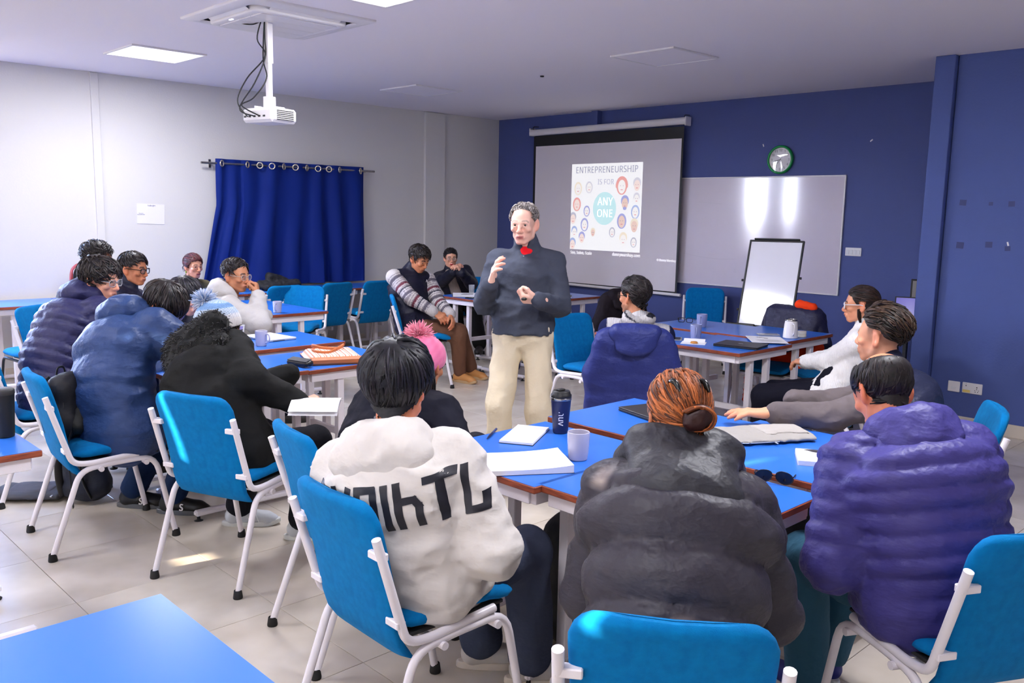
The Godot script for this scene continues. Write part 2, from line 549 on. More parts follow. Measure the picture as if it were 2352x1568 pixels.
func build_room() -> void:
	var k := 0.16
	struct("wall_left", wall_x(-k / 2, k, [[6.72, 9.9, 0.95, 2.62]], -0.2, 10.6), M.wall, "long off-white side wall behind the curtain and wall tables")
	struct("wall_front", Mb.new().box(Vector3(3.2, H / 2, -k / 2), Vector3(6.6, H, k)), M.blue, "dark blue front wall behind the projection screen and whiteboard")
	struct("wall_right", Mb.new().box(Vector3(10.9 + k / 2, H / 2, 5.8), Vector3(k, H, 9.8)), M.wall, "plain right side wall outside the view")
	struct("wall_front_side", Mb.new().box(Vector3(8.7, H / 2, 0.53), Vector3(4.42, H, 1.38)), M.blue2, "nearer blue wall section at right with two socket plates")
	struct("trim_1", Mb.new().box(Vector3(6.408, H / 2, 0.642), Vector3(0.15, H - 0.004, 1.27), 0.004), M.blue2, "square blue column at the corner of the nearer blue wall")
	struct("trim_2", Mb.new().box(Vector3(1.815, H - 0.1, 0.04), Vector3(0.1, 0.24, 0.09), 0.003), M.blue, "short blue beam stub at the ceiling above the screen")
	var holes := [[0.7, 4.9, 0.9, 2.62], [5.6, 9.8, 0.9, 2.62]]
	struct("wall_back", wall_z(10.4 + k / 2, k, holes, -0.2, 11.1), M.wall, "back wall with two wide windows behind the camera")
	struct("ceiling", Mb.new().box(Vector3(5.45, H + 0.08, 5.2), Vector3(11.3, 0.16, 11.0)), M.ceil, "flat pale plastered ceiling")
	struct("trim_3", Mb.new().box(Vector3(0.006, H / 2, 5.40), Vector3(0.025, H - 0.01, 0.075), 0.003), M.wall, "thin white casing strip running up the left wall")
	struct("trim_4", Mb.new().box(Vector3(0.012, H / 2, 1.165), Vector3(0.05, H - 0.01, 0.33), 0.004), M.wall, "shallow white pilaster on the left wall near the corner")
	# floor: a bed with one mesh per tile as far as the tiles can be told apart
	var floor_ := struct("floor", Mb.new().box(Vector3(5.45, -0.056, 5.2), Vector3(11.3, 0.1, 11.0)), M.grout, "glossy beige tiled floor")
	var tile := [Mb.new().box(Vector3.ZERO, Vector3(0.5975, 0.012, 0.5975), 0.0008).mesh()]
	var rest := Mb.new()
	for ix in range(-11, 9):
		for iz in range(-12, 7):
			var at := Vector3(6.025 + (ix + 0.5) * 0.6, -0.006, 6.854 + (iz + 0.5) * 0.6)
			if at.x < -0.1 or at.z < -0.1 or at.x > 11.1 or at.z > 10.6: continue
			if at.x > 8.9 or at.z > 8.9 or at.x < 0.8 or (at.x > 6.6 and at.z < 1.0):
				rest.box(at, Vector3(0.5975, 0.012, 0.5975), 0.0008)
				continue
			var t := put("tile", tile[0], M.tiles[(ix * 7 + iz * 13 + 300) % 3], floor_)
			t.position = at
	put("tile_field", rest, M.tiles[0], floor_).set_meta("kind", "stuff")
	var sk := func(called: String, a: Vector3, b: Vector3, label: String) -> void:
		struct(called, Mb.new().box((a + b) / 2, Vector3(absf(a.x - b.x) + 0.012, 0.1, absf(a.z - b.z) + 0.012), 0.002), M.skirt, label)
	sk.call("baseboard_left", Vector3(0.006, 0.05, 0), Vector3(0.006, 0.05, 10.4), "beige tile skirting along the left wall")
	sk.call("baseboard_front", Vector3(0, 0.05, 0.006), Vector3(6.33, 0.05, 0.006), "beige tile skirting along the blue front wall")
	sk.call("baseboard_front_side", Vector3(6.49, 0.05, 1.226), Vector3(10.9, 0.05, 1.226), "beige tile skirting under the socket plates")
	# windows: frames with panes; dark curtains hang inside them, parted by narrow gaps
	drape(0.6, 5.0, "left one of the two closed white drapes on the back wall", [[4.80, 4.832, 1.80, 2.08], [4.12, 4.19, 2.26, 2.34], [2.96, 3.02, 1.90, 1.96], [4.55, 4.72, 1.27, 1.33]])
	drape(5.5, 9.9, "right one of the two closed white drapes on the back wall", [[6.605, 6.64, 2.43, 2.61], [7.02, 7.12, 2.25, 2.31], [7.03, 7.09, 2.13, 2.20], [7.45, 7.48, 1.96, 2.02], [6.78, 6.82, 2.1, 2.2]])
	window("window_1", Vector3(2.8, 1.76, 10.48), 4.2, 1.72, false)
	window("window_2", Vector3(7.7, 1.76, 10.48), 4.2, 1.72, false)
	window("window_3", Vector3(-0.08, 1.785, 8.31), 3.18, 1.67, true)
	drape_left()

func wall_z(z: float, t: float, holes: Array, x0: float, x1: float) -> Mb:
	var b := Mb.new()
	var xs := [x0]
	for h in holes: xs.append_array([h[0], h[1]])
	xs.append(x1)
	for i in xs.size() - 1:
		if i % 2 == 0: b.box(Vector3((xs[i] + xs[i + 1]) / 2, H / 2, z), Vector3(xs[i + 1] - xs[i], H, t))
		else:
			var h: Array = holes[i / 2]
			b.box(Vector3((h[0] + h[1]) / 2, h[2] / 2, z), Vector3(h[1] - h[0], h[2], t))
			b.box(Vector3((h[0] + h[1]) / 2, (h[3] + H) / 2, z), Vector3(h[1] - h[0], H - h[3], t))
	return b

func wall_x(x: float, t: float, holes: Array, z0: float, z1: float) -> Mb:
	return Mb.new().add(wall_z(0, t, holes, -z1, -z0) if false else wall_z(0, t, holes, z0, z1), Transform3D(Basis(Vector3(0, 0, 1), Vector3.UP, Vector3(-1, 0, 0)), Vector3(x, 0, 0)))

func window(called: String, at: Vector3, w: float, h: float, on_left: bool) -> void:
	var b := Mb.new()
	var n := 3
	for s in [-1, 1]:
		b.box(Vector3(0, s * (h / 2 - 0.025), 0), Vector3(w, 0.05, 0.06))
	for i in n + 1:
		b.box(Vector3(lerpf(-w / 2 + 0.025, w / 2 - 0.025, float(i) / n), 0, 0), Vector3(0.05, h, 0.06))
	var o := struct(called, b, M.white, "white framed window, its panes bright with daylight")
	o.position = at
	if on_left: o.rotation.y = PI / 2
	var g := mat(Color(0.95, 0.97, 1.0, 0.06), 0.02)
	g.transparency = BaseMaterial3D.TRANSPARENCY_ALPHA
	M.pane = g
	for i in n:
		var p := put("pane", Mb.new().box(Vector3(lerpf(-w / 2, w / 2, (i + 0.5) / n), 0, 0), Vector3(w / n - 0.05, h - 0.1, 0.006)), g, o)
		p.name = "pane"

func drape(x0: float, x1: float, label: String, gaps: Array) -> void:   # closed but for the gaps
	var t := thing("drape", label, "curtain", Vector3(0, 0, 10.34))
	var xs := [x0, x1]
	var ys := [0.6, 2.78]
	for g in gaps:
		xs.append_array([g[0], g[1]]); ys.append_array([g[2], g[3]])
	xs.sort(); ys.sort()
	var b := Mb.new()
	for i in xs.size() - 1:
		for j in ys.size() - 1:
			var m := Vector2((xs[i] + xs[i + 1]) / 2, (ys[j] + ys[j + 1]) / 2)
			var open := false
			for g in gaps:
				if m.x > g[0] and m.x < g[1] and m.y > g[2] and m.y < g[3]: open = true
			if not open: b.box(Vector3(m.x, m.y, 0), Vector3(xs[i + 1] - xs[i], ys[j + 1] - ys[j], 0.01))
	put("cloth", b, M.sheer, t)
	put("rod", Mb.new().tube(PackedVector3Array([Vector3(x0 - 0.1, 2.78, 0), Vector3(x1 + 0.1, 2.78, 0)]), 0.012, 10), M.steel, t)

func drape_left() -> void:   # two blue velvet leaves over the side window, not quite meeting
	for q in [[7.0, 8.0, "blue velvet curtain leaf on the left wall just outside the picture"], [8.2, 9.98, "farther blue velvet curtain leaf on the left wall outside the picture"]]:
		var t := thing("side_curtain", q[2], "curtain", Vector3(0.08, 0, 0))
		var row0 := []
		for y in [2.75, 1.7, 0.7]:
			var row := PackedVector3Array()
			for i in 60:
				var u := i / 59.0
				row.append(Vector3(0.03 * sin(u * 40.0), y, lerpf(q[1], q[0], u)))
			row0.append(row)
		put("cloth", Mb.new().surf(row0), M.velvet, t)
		put("rod", Mb.new().tube(PackedVector3Array([Vector3(0, 2.75, q[0] - 0.05), Vector3(0, 2.75, q[1] + 0.05)]), 0.012, 10), M.steel, t)
# ---------------------------------------------------------------- ceiling, walls
func ceiling_panel(at: Vector3, lit: bool, label: String) -> void:
	var t := thing("ceiling_light", label, "ceiling light", at)
	var f := Mb.new()
	for s in [-1.0, 1.0]:
		f.box(Vector3(s * 0.303, -0.007, 0), Vector3(0.018, 0.014, 0.624), 0.002)
		f.box(Vector3(0, -0.007, s * 0.303), Vector3(0.588, 0.014, 0.018), 0.002)
	put("frame", f, M.white, t)
	put("diffuser", Mb.new().box(Vector3(0, -0.006, 0), Vector3(0.588, 0.008, 0.588)), M.lamp if lit else M.ceil, t)
	if lit:
		var l := AreaLight3D.new()
		l.name = "panel_lamp"
		t.add_child(l)
		l.position = Vector3(0, -0.016, 0)
		l.rotation.x = -PI / 2
		l.area_size = Vector2(0.58, 0.58)
		l.light_color = Color(0.97, 0.97, 1.0); l.light_energy = LAMP_E if at.z < 7.0 else LAMP_E * 0.5; l.shadow_enabled = true
		l.area_range = 14.0; l.area_attenuation = 2.0

func build_fittings() -> void:
	ceiling_panel(Vector3(1.52, H, 5.42), true, "lit square ceiling panel left of the projector mount")
	ceiling_panel(Vector3(4.74, H, 5.46), true, "lit square ceiling panel cut off by the top edge of the picture")
	ceiling_panel(Vector3(1.55, H, 2.60), false, "unlit square ceiling panel between the projector and the screen")
	ceiling_panel(Vector3(4.71, H, 2.60), false, "unlit square ceiling panel in front of the whiteboard")
	ceiling_panel(Vector3(7.9, H, 5.46), true, "lit square ceiling panel above the front table group")
	for x in [1.55, 4.72, 7.9]:
		ceiling_panel(Vector3(x, H, 8.3), true, "lit square ceiling panel in the rearmost row, %s" % {1.55: "nearest the left wall", 4.72: "in the middle", 7.9: "nearest the camera"}[x])
	# ceiling cassette
	var ac := thing("air_conditioner", "white ceiling cassette air conditioner with four-part grille", "air conditioner", Vector3(3.57, H, 5.42))
	var rr := func(hw: float, r: float, y: float) -> PackedVector3Array:
		var o := PackedVector3Array()
		for q in 4:
			for k in 7:
				var a := q * PI / 2 + k * PI / 12
				o.append(Vector3([1, -1, -1, 1][q] * (hw - r) + cos(a) * r, y, [1, 1, -1, -1][q] * (hw - r) + sin(a) * r))
		return o
	var b := Mb.new()
	b.surf([rr.call(0.475, 0.01, 0.0), rr.call(0.475, 0.012, -0.012), rr.call(0.465, 0.02, -0.018), rr.call(0.395, 0.06, -0.03), rr.call(0.385, 0.06, -0.012)], true, false)
	put("bezel", b, M.white, ac)
	b = Mb.new()
	b.surf([rr.call(0.345, 0.07, -0.004), rr.call(0.345, 0.07, -0.04), rr.call(0.335, 0.07, -0.05), rr.call(0.30, 0.04, -0.05), rr.call(0.295, 0.04, -0.046)], true, false)
	b.fan(rr.call(0.295, 0.04, -0.046))
	put("grille_frame", b, M.white, ac)
	put("air_gap", Mb.new().box(Vector3(0, -0.003, 0), Vector3(0.78, 0.004, 0.78)), M.dark, ac)
	for s in 4:
		put("grille_panel", Mb.new().box(Vector3(-0.216 + s * 0.144, -0.049, 0), Vector3(0.138, 0.008, 0.56), 0.002), M.white, ac)
	for q in 4:
		var fl := Mb.new().box(Vector3(0.368, -0.022, 0), Vector3(0.045, 0.005, 0.52), 0.002, Basis(Vector3(0, 0, 1), 0.55))
		put("louvre", fl, M.white, ac).rotation.y = q * PI / 2
	var led := mat(Color.WHITE); led.emission_enabled = true; led.emission = Color(0.75, 0.8, 1.0); led.emission_energy_multiplier = 3.0
	put("indicator_light", Mb.new().box(Vector3(-0.04, -0.052, 0.32), Vector3(0.045, 0.004, 0.014), 0.001), led, ac)
	var dt := put("smoke_detector", Mb.new().lathe(PackedVector2Array([Vector2(0, -0.012), Vector2(0.016, -0.012), Vector2(0.02, 0)]), 14), M.dark)
	dt.position = Vector3(3.24, H, 2.5)
	tag(dt, "small dark fitting on the ceiling above the speaker", "ceiling fitting")
	# projector on its pole
	var pj := thing("projector", "white projector with vent grille hanging from ceiling pole", "projector", Vector3(3.63, H, 5.53), deg_to_rad(14))
	put("ceiling_plate", Mb.new().box(Vector3(0, -0.006, 0), Vector3(0.2, 0.01, 0.2), 0.002), M.dark, pj)
	b = Mb.new().box(Vector3(0, -0.16, 0), Vector3(0.045, 0.31, 0.045), 0.003).box(Vector3(0, -0.45, 0), Vector3(0.034, 0.3, 0.034), 0.003).box(Vector3(0, -0.565, 0), Vector3(0.06, 0.07, 0.06), 0.003)
	put("pole", b, M.white, pj)
	b = Mb.new()
	for s in [-1.0, 1.0]: b.box(Vector3(s * 0.055, -0.605, 0), Vector3(0.012, 0.02, 0.16), 0.002)
	b.box(Vector3(0, -0.602, 0), Vector3(0.14, 0.01, 0.03), 0.002)
	put("bracket", b, M.white, pj)
	put("body", Mb.new().box(Vector3(0, -0.66, 0), Vector3(0.29, 0.095, 0.23), 0.018), M.white, pj)
	b = Mb.new()
	for r in 6: b.box(Vector3(0.1465, -0.688 + r * 0.0115, 0.0), Vector3(0.003, 0.005, 0.15))
	put("vent_slots", b, M.dark, pj).set_meta("kind", "stuff")
	b = Mb.new()
	for i in 5: b.box(Vector3(-0.11 + i * 0.045, -0.668, 0.1162), Vector3(0.022, 0.012, 0.003), 0.001)
	put("sockets", b, M.dark, pj)
	put("lens", Mb.new().lathe(PackedVector2Array([Vector2(0.036, 0), Vector2(0.036, 0.02), Vector2(0.028, 0.02), Vector2(0.024, 0.01), Vector2(0, 0.014)]), 20, Transform3D(Basis(Vector3.RIGHT, -PI / 2), Vector3(-0.06, -0.66, -0.115))), M.black, pj)
	for w in [[Vector3(-0.02, -0.02, 0.03), Vector3(-0.05, -0.16, 0.05), Vector3(0, -0.27, 0.03), Vector3(-0.09, -0.42, 0.11), Vector3(-0.13, -0.57, 0.16), Vector3(-0.08, -0.67, 0.12)], [Vector3(0.0, -0.03, 0.03), Vector3(0.0, -0.16, 0.03), Vector3(0.0, -0.28, 0.03), Vector3(-0.04, -0.45, 0.09), Vector3(-0.1, -0.62, 0.17), Vector3(-0.02, -0.668, 0.12)], [Vector3(-0.01, -0.03, 0.02), Vector3(-0.02, -0.28, 0.03), Vector3(0.03, -0.42, 0.05), Vector3(-0.02, -0.55, 0.12), Vector3(-0.09, -0.6, 0.16), Vector3(0.03, -0.668, 0.12)], [Vector3(-0.22, -0.01, 0.06), Vector3(-0.2, -0.045, 0.06), Vector3(-0.1, -0.06, 0.04), Vector3(-0.02, -0.04, 0.03)]]:
		put("cable", Mb.new().tube(curve(w, 7), 0.0045, 6), M.black, pj)
	# projection screen
	var sc := thing("projection_screen", "pull-down projection screen with black border and white housing", "projection screen", Vector3(1.97, 0, 0.1))
	var ol := PackedVector3Array()
	put("housing", Mb.new().tube(PackedVector3Array([Vector3(-1.24, 2.69, 0), Vector3(-1.235, 2.69, 0), Vector3(1.235, 2.705, 0), Vector3(1.24, 2.705, 0)]), [0.036, 0.041, 0.041, 0.036], 16), M.white, sc)
	for s in [-1.0, 1.0]:
		put("end_cap", Mb.new().box(Vector3(s * 1.235, 2.70, -0.02), Vector3(0.02, 0.1, 0.11), 0.006), M.white, sc)
		put("hook", Mb.new().tube(bent([Vector3(s * 1.2, 2.73, 0), Vector3(s * 1.2, 2.77, 0), Vector3(s * 1.2, 2.775, -0.1)], 0.02), 0.005, 6), M.dark, sc)
	put("border", Mb.new().box(Vector3(0.012, 1.695, 0.0), Vector3(2.385, 1.9, 0.002)), M.black, sc)
	var sf := mat(c8(228, 222, 228), 0.8, 0, 0.2)
	put("screen_surface", Mb.new().box(Vector3(0.02, 1.636, 0.002), Vector3(2.318, 1.75, 0.002)), sf, sc)
	put("weight_bar", Mb.new().tube(PackedVector3Array([Vector3(-1.22, 0.738, 0), Vector3(1.26, 0.728, 0)]), 0.017, 12), M.white, sc)
	slide()
	# wall things
	var wb := thing("whiteboard", "large wall-mounted whiteboard partly hidden behind the projection screen", "whiteboard", Vector3(3.87, 1.47, 0.012))
	var gl := mat(c8(216, 208, 222), 0.09, 0, 0.55)
	put("board", Mb.new().box(Vector3(0, 0, 0), Vector3(2.4, 1.19, 0.012)), gl, wb)
	b = Mb.new()
	for s in [-1.0, 1.0]:
		b.box(Vector3(0, s * 0.597, 0.001), Vector3(2.42, 0.014, 0.02), 0.002)
		b.box(Vector3(s * 1.205, 0, 0.001), Vector3(0.014, 1.19, 0.02), 0.002)
	put("frame", b, M.white, wb)
	var mk := Mb.new()
	for q in [[Vector3(-0.5, 0.33, 0), Vector3(-0.2, 0.31, 0)], [Vector3(-0.68, -0.26, 0), Vector3(-0.3, -0.30, 0), Vector3(0.02, -0.29, 0)], [Vector3(-0.02, -0.42, 0), Vector3(0.02, -0.44, 0), Vector3(0.0, -0.40, 0)]]:
		mk.tube(curve(q, 4), 0.0016, 4, true)
	var mo := put("marker_trace", mk, mat(c8(190, 184, 196), 0.6), wb)
	mo.position.z = 0.0055
	clock()
	var plate := func(called: String, label: String, at: Vector3, w: float, h: float) -> Node3D:
		var t := thing(called, label, "wall plate", at)
		put("plate", Mb.new().box(Vector3(0, 0, 0.006), Vector3(w, h, 0.012), 0.004), M.white, t)
		return t
	var sw: Node3D = plate.call("switch_plate", "white switch plate on the blue wall right of the whiteboard", Vector3(5.205, 1.316, 0.0), 0.165, 0.083)
	for i in 4: put("rocker_switch", Mb.new().box(Vector3(-0.055 + i * 0.037, -0.004, 0.013), Vector3(0.028, 0.045, 0.006), 0.002), M.white_gloss, sw)
	var s1: Node3D = plate.call("network_plate", "small square blank plate left of the socket plate", Vector3(6.673, 0.332, 1.22), 0.09, 0.085)
	put("jack_cover", Mb.new().box(Vector3(0.0, -0.01, 0.0125), Vector3(0.035, 0.02, 0.004), 0.001), M.white_gloss, s1)
	var s2: Node3D = plate.call("socket_plate", "wide white power socket plate with a yellow sticker", Vector3(6.81, 0.335, 1.22), 0.148, 0.085)
	put("sticker", Mb.new().box(Vector3(-0.04, -0.025, 0.0125), Vector3(0.055, 0.02, 0.001)), mat(c8(236, 208, 120), 0.7), s2)
	b = Mb.new()
	for h in [[0.035, 0.012, 0.008], [0.035, -0.003, 0.006], [0.022, -0.012, 0.005], [0.049, -0.012, 0.005], [0.026, -0.024, 0.006], [0.044, -0.024, 0.006], [-0.045, 0.018, 0.007], [-0.045, 0.032, 0.004]]:
		b.box(Vector3(h[0], h[1], 0.0122), Vector3(h[2], h[2], 0.0012), 0.0004)
	put("socket_holes", b, M.black, s2)
	# patches of old tape on the nearer blue wall
	var tape := mat(c8(44, 54, 112), 0.5)
	for q in [[6.612, 1.783, 0.05], [6.814, 1.775, 0.03], [6.959, 1.775, 0.045], [6.619, 1.452, 0.055], [6.827, 1.464, 0.05], [6.961, 1.44, 0.04]]:
		var o := put("tape_mark", Mb.new().box(Vector3.ZERO, Vector3(q[2], q[2] * 0.9, 0.001)), tape)
		o.position = Vector3(q[0], q[1], 1.2205); o.rotation.z = (q[0] - 6.8) * 0.3
		tag(o, "faint dark tape mark on the nearer blue wall, %s row, %s of three" % ["upper" if q[1] > 1.6 else "lower", "leftmost" if q[0] < 6.7 else ("middle" if q[0] < 6.9 else "rightmost")], "tape mark", "tape marks on the nearer blue wall")
	for q in [[4.13, 2.40, 0.4], [5.30, 2.40, -0.9], [6.96, 1.475, 0.3]]:
		var o := put("paper_scrap", Mb.new().box(Vector3.ZERO, Vector3(0.012, 0.03, 0.001)), M.white)
		o.position = Vector3(q[0], q[1], 1.221 if q[0] > 6.5 else 0.0005); o.rotation.z = q[2]
		tag(o, {4.13: "tiny torn white paper scrap on the wall just above the clock", 5.30: "tiny torn white scrap high on the wall right of the clock", 6.96: "tiny white scrap on a tape mark of the nearer blue wall"}[q[0]], "paper scrap")
	# notice on the left wall; its matrix code is left out
	var no := thing("wall_notice", "white paper notice with small heading taped to the left wall", "notice", Vector3(0.004, 1.555, 4.90), PI / 2)
	put("sheet", Mb.new().box(Vector3.ZERO, Vector3(0.285, 0.205, 0.001), 0.0, Basis(Vector3(0, 0, 1), -0.03)), mat(c8(232, 230, 246), 0.8), no)
	put("heading", text("Fulbright", 0.02), M.dark, no).position = Vector3(0.01, 0.085, 0.0012)
	put("side_text", text("Resource\nPermanent link", 0.011), M.dark, no).position = Vector3(-0.1, 0.0, 0.0012)
	curtain()

func slide() -> void:
	var t := thing("projected_slide", "bright projected slide of cartoon faces reading ENTREPRENEURSHIP IS FOR ANYONE", "projection", Vector3(2.05, 1.727, 0.1042))
	var w := 400
	var h := 380
	var im := Image.create(w, h, false, Image.FORMAT_RGB8)
	im.fill(c8(252, 251, 255))
	var el := func(cx: float, cy: float, rx: float, ry: float, c: Color, hard := 1.0) -> void:
		for y in range(maxi(0, int(cy - ry)), mini(h, int(cy + ry + 1))):
			for x in range(maxi(0, int(cx - rx)), mini(w, int(cx + rx + 1))):
				var d := Vector2((x - cx) / rx, (y - cy) / ry).length()
				if d <= 1.0: im.set_pixel(x, y, im.get_pixel(x, y).lerp(c, hard))
	# [x, y, size, hair, skin, style]: plain doodle heads
	var hair := {"n": c8(160, 162, 222), "r": c8(240, 160, 154), "g": c8(214, 212, 224), "b": c8(166, 182, 228), "y": c8(244, 228, 208), "k": c8(186, 186, 204)}
	for f in [[40, 105, 27, "y", 0, 1], [105, 100, 24, "g", 0, 1], [290, 95, 34, "r", 0, 1], [372, 92, 27, "g", 1, 0], [35, 175, 28, "r", 1, 1], [95, 205, 22, "n", 0, 1], [310, 168, 28, "n", 2, 0], [372, 150, 22, "g", 0, 0], [14, 240, 25, "k", 1, 0], [84, 265, 27, "n", 0, 1], [296, 245, 30, "n", 2, 1], [368, 205, 27, "b", 0, 1], [24, 300, 23, "b", 0, 0], [70, 325, 24, "n", 1, 0], [365, 265, 28, "y", 2, 0], [135, 300, 18, "y", 2, 0], [245, 295, 20, "k", 0, 1], [308, 325, 28, "y", 0, 0], [365, 335, 20, "k", 0, 1], [15, 355, 25, "b", 1, 0]]:
		var s: float = f[2]
		var sk: Color = [c8(252, 246, 246), c8(250, 224, 218), c8(236, 202, 190)][f[4]]
		if f[5] == 1:
			el.call(f[0], f[1] + s * 0.1, s * 0.85, s * 1.1, hair[f[3]])
		else:
			el.call(f[0], f[1] - s * 0.25, s * 0.78, s * 0.85, hair[f[3]])
		el.call(f[0], f[1] + s * 0.18, s * 0.6, s * 0.86, sk)
		for e in [-1, 1]: el.call(f[0] + e * s * 0.22, f[1] + s * 0.05, 1.6, 1.6, c8(130, 120, 150))
		el.call(f[0], f[1] + s * 0.55, s * 0.22, 1.6, c8(220, 130, 140))
		if f[0] == 310: el.call(f[0], f[1] + s * 0.9, s * 0.35, s * 0.25, hair["n"])
		if f[0] == 290:
			for q in 22:
				var a := PI + PI * q / 21.0
				el.call(f[0] + cos(a) * s * 0.85, f[1] + s * 0.1 + sin(a) * s, 5, 8, hair["r"])
	el.call(197, 195, 66, 72, c8(198, 238, 244))
	var m := StandardMaterial3D.new()
	m.albedo_color = Color(0.5, 0.5, 0.5); m.roughness = 0.9
	m.emission_enabled = true; m.emission_texture = ImageTexture.create_from_image(im); m.emission = Color(0, 0, 0)
	m.emission_energy_multiplier = 0.9
	var b := Mb.new()
	b.quad(Vector3(-0.565, -0.536, 0), Vector3(0.565, -0.536, 0), Vector3(0.565, 0.536, 0), Vector3(-0.565, 0.536, 0))
	put("picture", b, m, t)
	var ink := func(s: String, at: Vector2, hh: float, c: Color, e: float) -> void:
		var im2 := mat(c, 0.9)
		im2.emission_enabled = true; im2.emission = c; im2.emission_energy_multiplier = e
		put("slide_text", text(s, hh, "Droid Sans", 0.0006), im2, t).position = Vector3(at.x, at.y, 0.0008)
	ink.call("ENTREPRENEURSHIP", Vector2(0.0, 0.46), 0.108, c8(150, 150, 172), 0.7)
	ink.call("IS FOR", Vector2(0.0, 0.31), 0.09, c8(170, 170, 190), 0.8)
	ink.call("ANY", Vector2(0.0, 0.07), 0.13, c8(240, 252, 254), 1.5)
	ink.call("ONE", Vector2(0.0, -0.075), 0.13, c8(240, 252, 254), 1.5)
	ink.call("See, Solve, Scale", Vector2(-0.37, -0.578), 0.05, Color.WHITE, 0.9)
	ink.call("dannywarshay.com", Vector2(0.36, -0.572), 0.05, Color.WHITE, 0.9)
	ink.call("© Danny Warshay", Vector2(0.96, -0.608), 0.034, Color.WHITE, 0.9)

func clock() -> void:
	var t := thing("wall_clock", "round wall clock with green rim above the whiteboard", "clock", Vector3(4.35, 2.243, 0.0))
	var fl := Transform3D(Basis(Vector3.RIGHT, PI / 2), Vector3.ZERO)
	put("rim", Mb.new().lathe(PackedVector2Array([Vector2(0.14, 0), Vector2(0.15, 0.012), Vector2(0.148, 0.032), Vector2(0.137, 0.042), Vector2(0.127, 0.038), Vector2(0.124, 0.024)]), 48, fl), mat(c8(10, 140, 70), 0.25), t)
	put("dial", Mb.new().lathe(PackedVector2Array([Vector2(0.126, 0.02), Vector2(0, 0.021)]), 48, fl), mat(c8(214, 212, 216), 0.25), t)
	for i in 12:
		var a := TAU * (i + 1) / 12.0
		put("numeral", text(str(i + 1), 0.034), M.dark, t).position = Vector3(sin(a) * 0.098, cos(a) * 0.098, 0.0225)
	for hd in [[257.0, 0.062, 0.006], [218.0, 0.092, 0.004]]:
		var a := deg_to_rad(hd[0])
		put("hand", Mb.new().box(Vector3(0, hd[1] * 0.42, 0.026), Vector3(hd[2], hd[1] * 1.2, 0.0015), 0.0005), M.black, t).rotation.z = -a
	var g := mat(Color(1, 1, 1, 0.05), 0.03); g.transparency = BaseMaterial3D.TRANSPARENCY_ALPHA
	put("glass", Mb.new().lathe(PackedVector2Array([Vector2(0.127, 0.034), Vector2(0.09, 0.036), Vector2(0, 0.037)]), 48, fl), g, t)

func curtain() -> void:
	var t := thing("curtain_rod", "steel curtain rod mounted above the blue curtain", "curtain rod", Vector3(0.1, 2.1, 3.29))
	put("rod", Mb.new().tube(PackedVector3Array([Vector3(0, 0.006, -1.11), Vector3(0, 0, 1.1)]), 0.0125, 14), M.steel, t)
	for s in [-0.98, 0.96]:
		put("bracket", Mb.new().box(Vector3(-0.05, 0.0, s), Vector3(0.1, 0.02, 0.016), 0.003).box(Vector3(-0.095, 0.0, s), Vector3(0.008, 0.09, 0.03), 0.003), M.steel, t)
	var cu := thing("curtain", "dark blue velvet eyelet curtain hanging over the wall tables", "curtain", Vector3(0.1, 0, 3.29))
	# cloth: pleats weave in front of and behind the rod; z from 1.0 (left in the picture) to -0.96
	var rows := []
	var nr := 26
	for j in nr:
		var v := float(j) / (nr - 1)
		var y := lerpf(2.15, 0.775, v)
		var row := PackedVector3Array()
		var flare := maxf(0.0, (v - 0.35)) * 0.33
		for i in 240:
			var u := i / 239.0
			var z := lerpf(0.94 + flare * (1.0 - u) , -0.96, u)
			var ph := u * TAU * 6.5 + 0.6 * sin(u * 9.0) + v * 0.8 * sin(u * 5.0 + 1.0)
			var am := lerpf(0.03, 0.05, v) * (0.75 + 0.35 * sin(u * 17.0 + 2.0))
			if u < 0.16: am *= 0.7; ph *= 1.5
			var x := sin(ph) * am + 0.012 * sin(u * 61.0 + v * 3.0) * v + 0.01 * sin(u * 37.0 - v * 5.0)
			row.append(Vector3(maxf(x, -0.085), y, z + 0.012 * cos(ph * 2.0) * v))
		rows.append(row)
	put("cloth", Mb.new().surf(rows, false, false), M.velvet, cu)
	for i in 13:
		var u := 0.03 + i * 0.0775
		if i in [1, 11]: continue
		var z := lerpf(0.94, -0.96, u)
		var ph := u * TAU * 6.5 + 0.6 * sin(u * 9.0)
		if u < 0.16: ph *= 1.5
		var sl := 0.6 if cos(ph) < 0 else -0.6
		var rr := PackedVector3Array()
		for k in 19:
			var a := TAU * k / 18.0
			rr.append(Vector3(0, cos(a) * 0.031, sin(a) * 0.031))
		var e := put("eyelet", Mb.new().tube(rr, 0.008, 8, false), mat(c8(206, 196, 178), 0.25, 0.8), cu)
		e.position = Vector3(0.035, 2.1, z); e.rotation.y = PI / 2 * 0 + sl
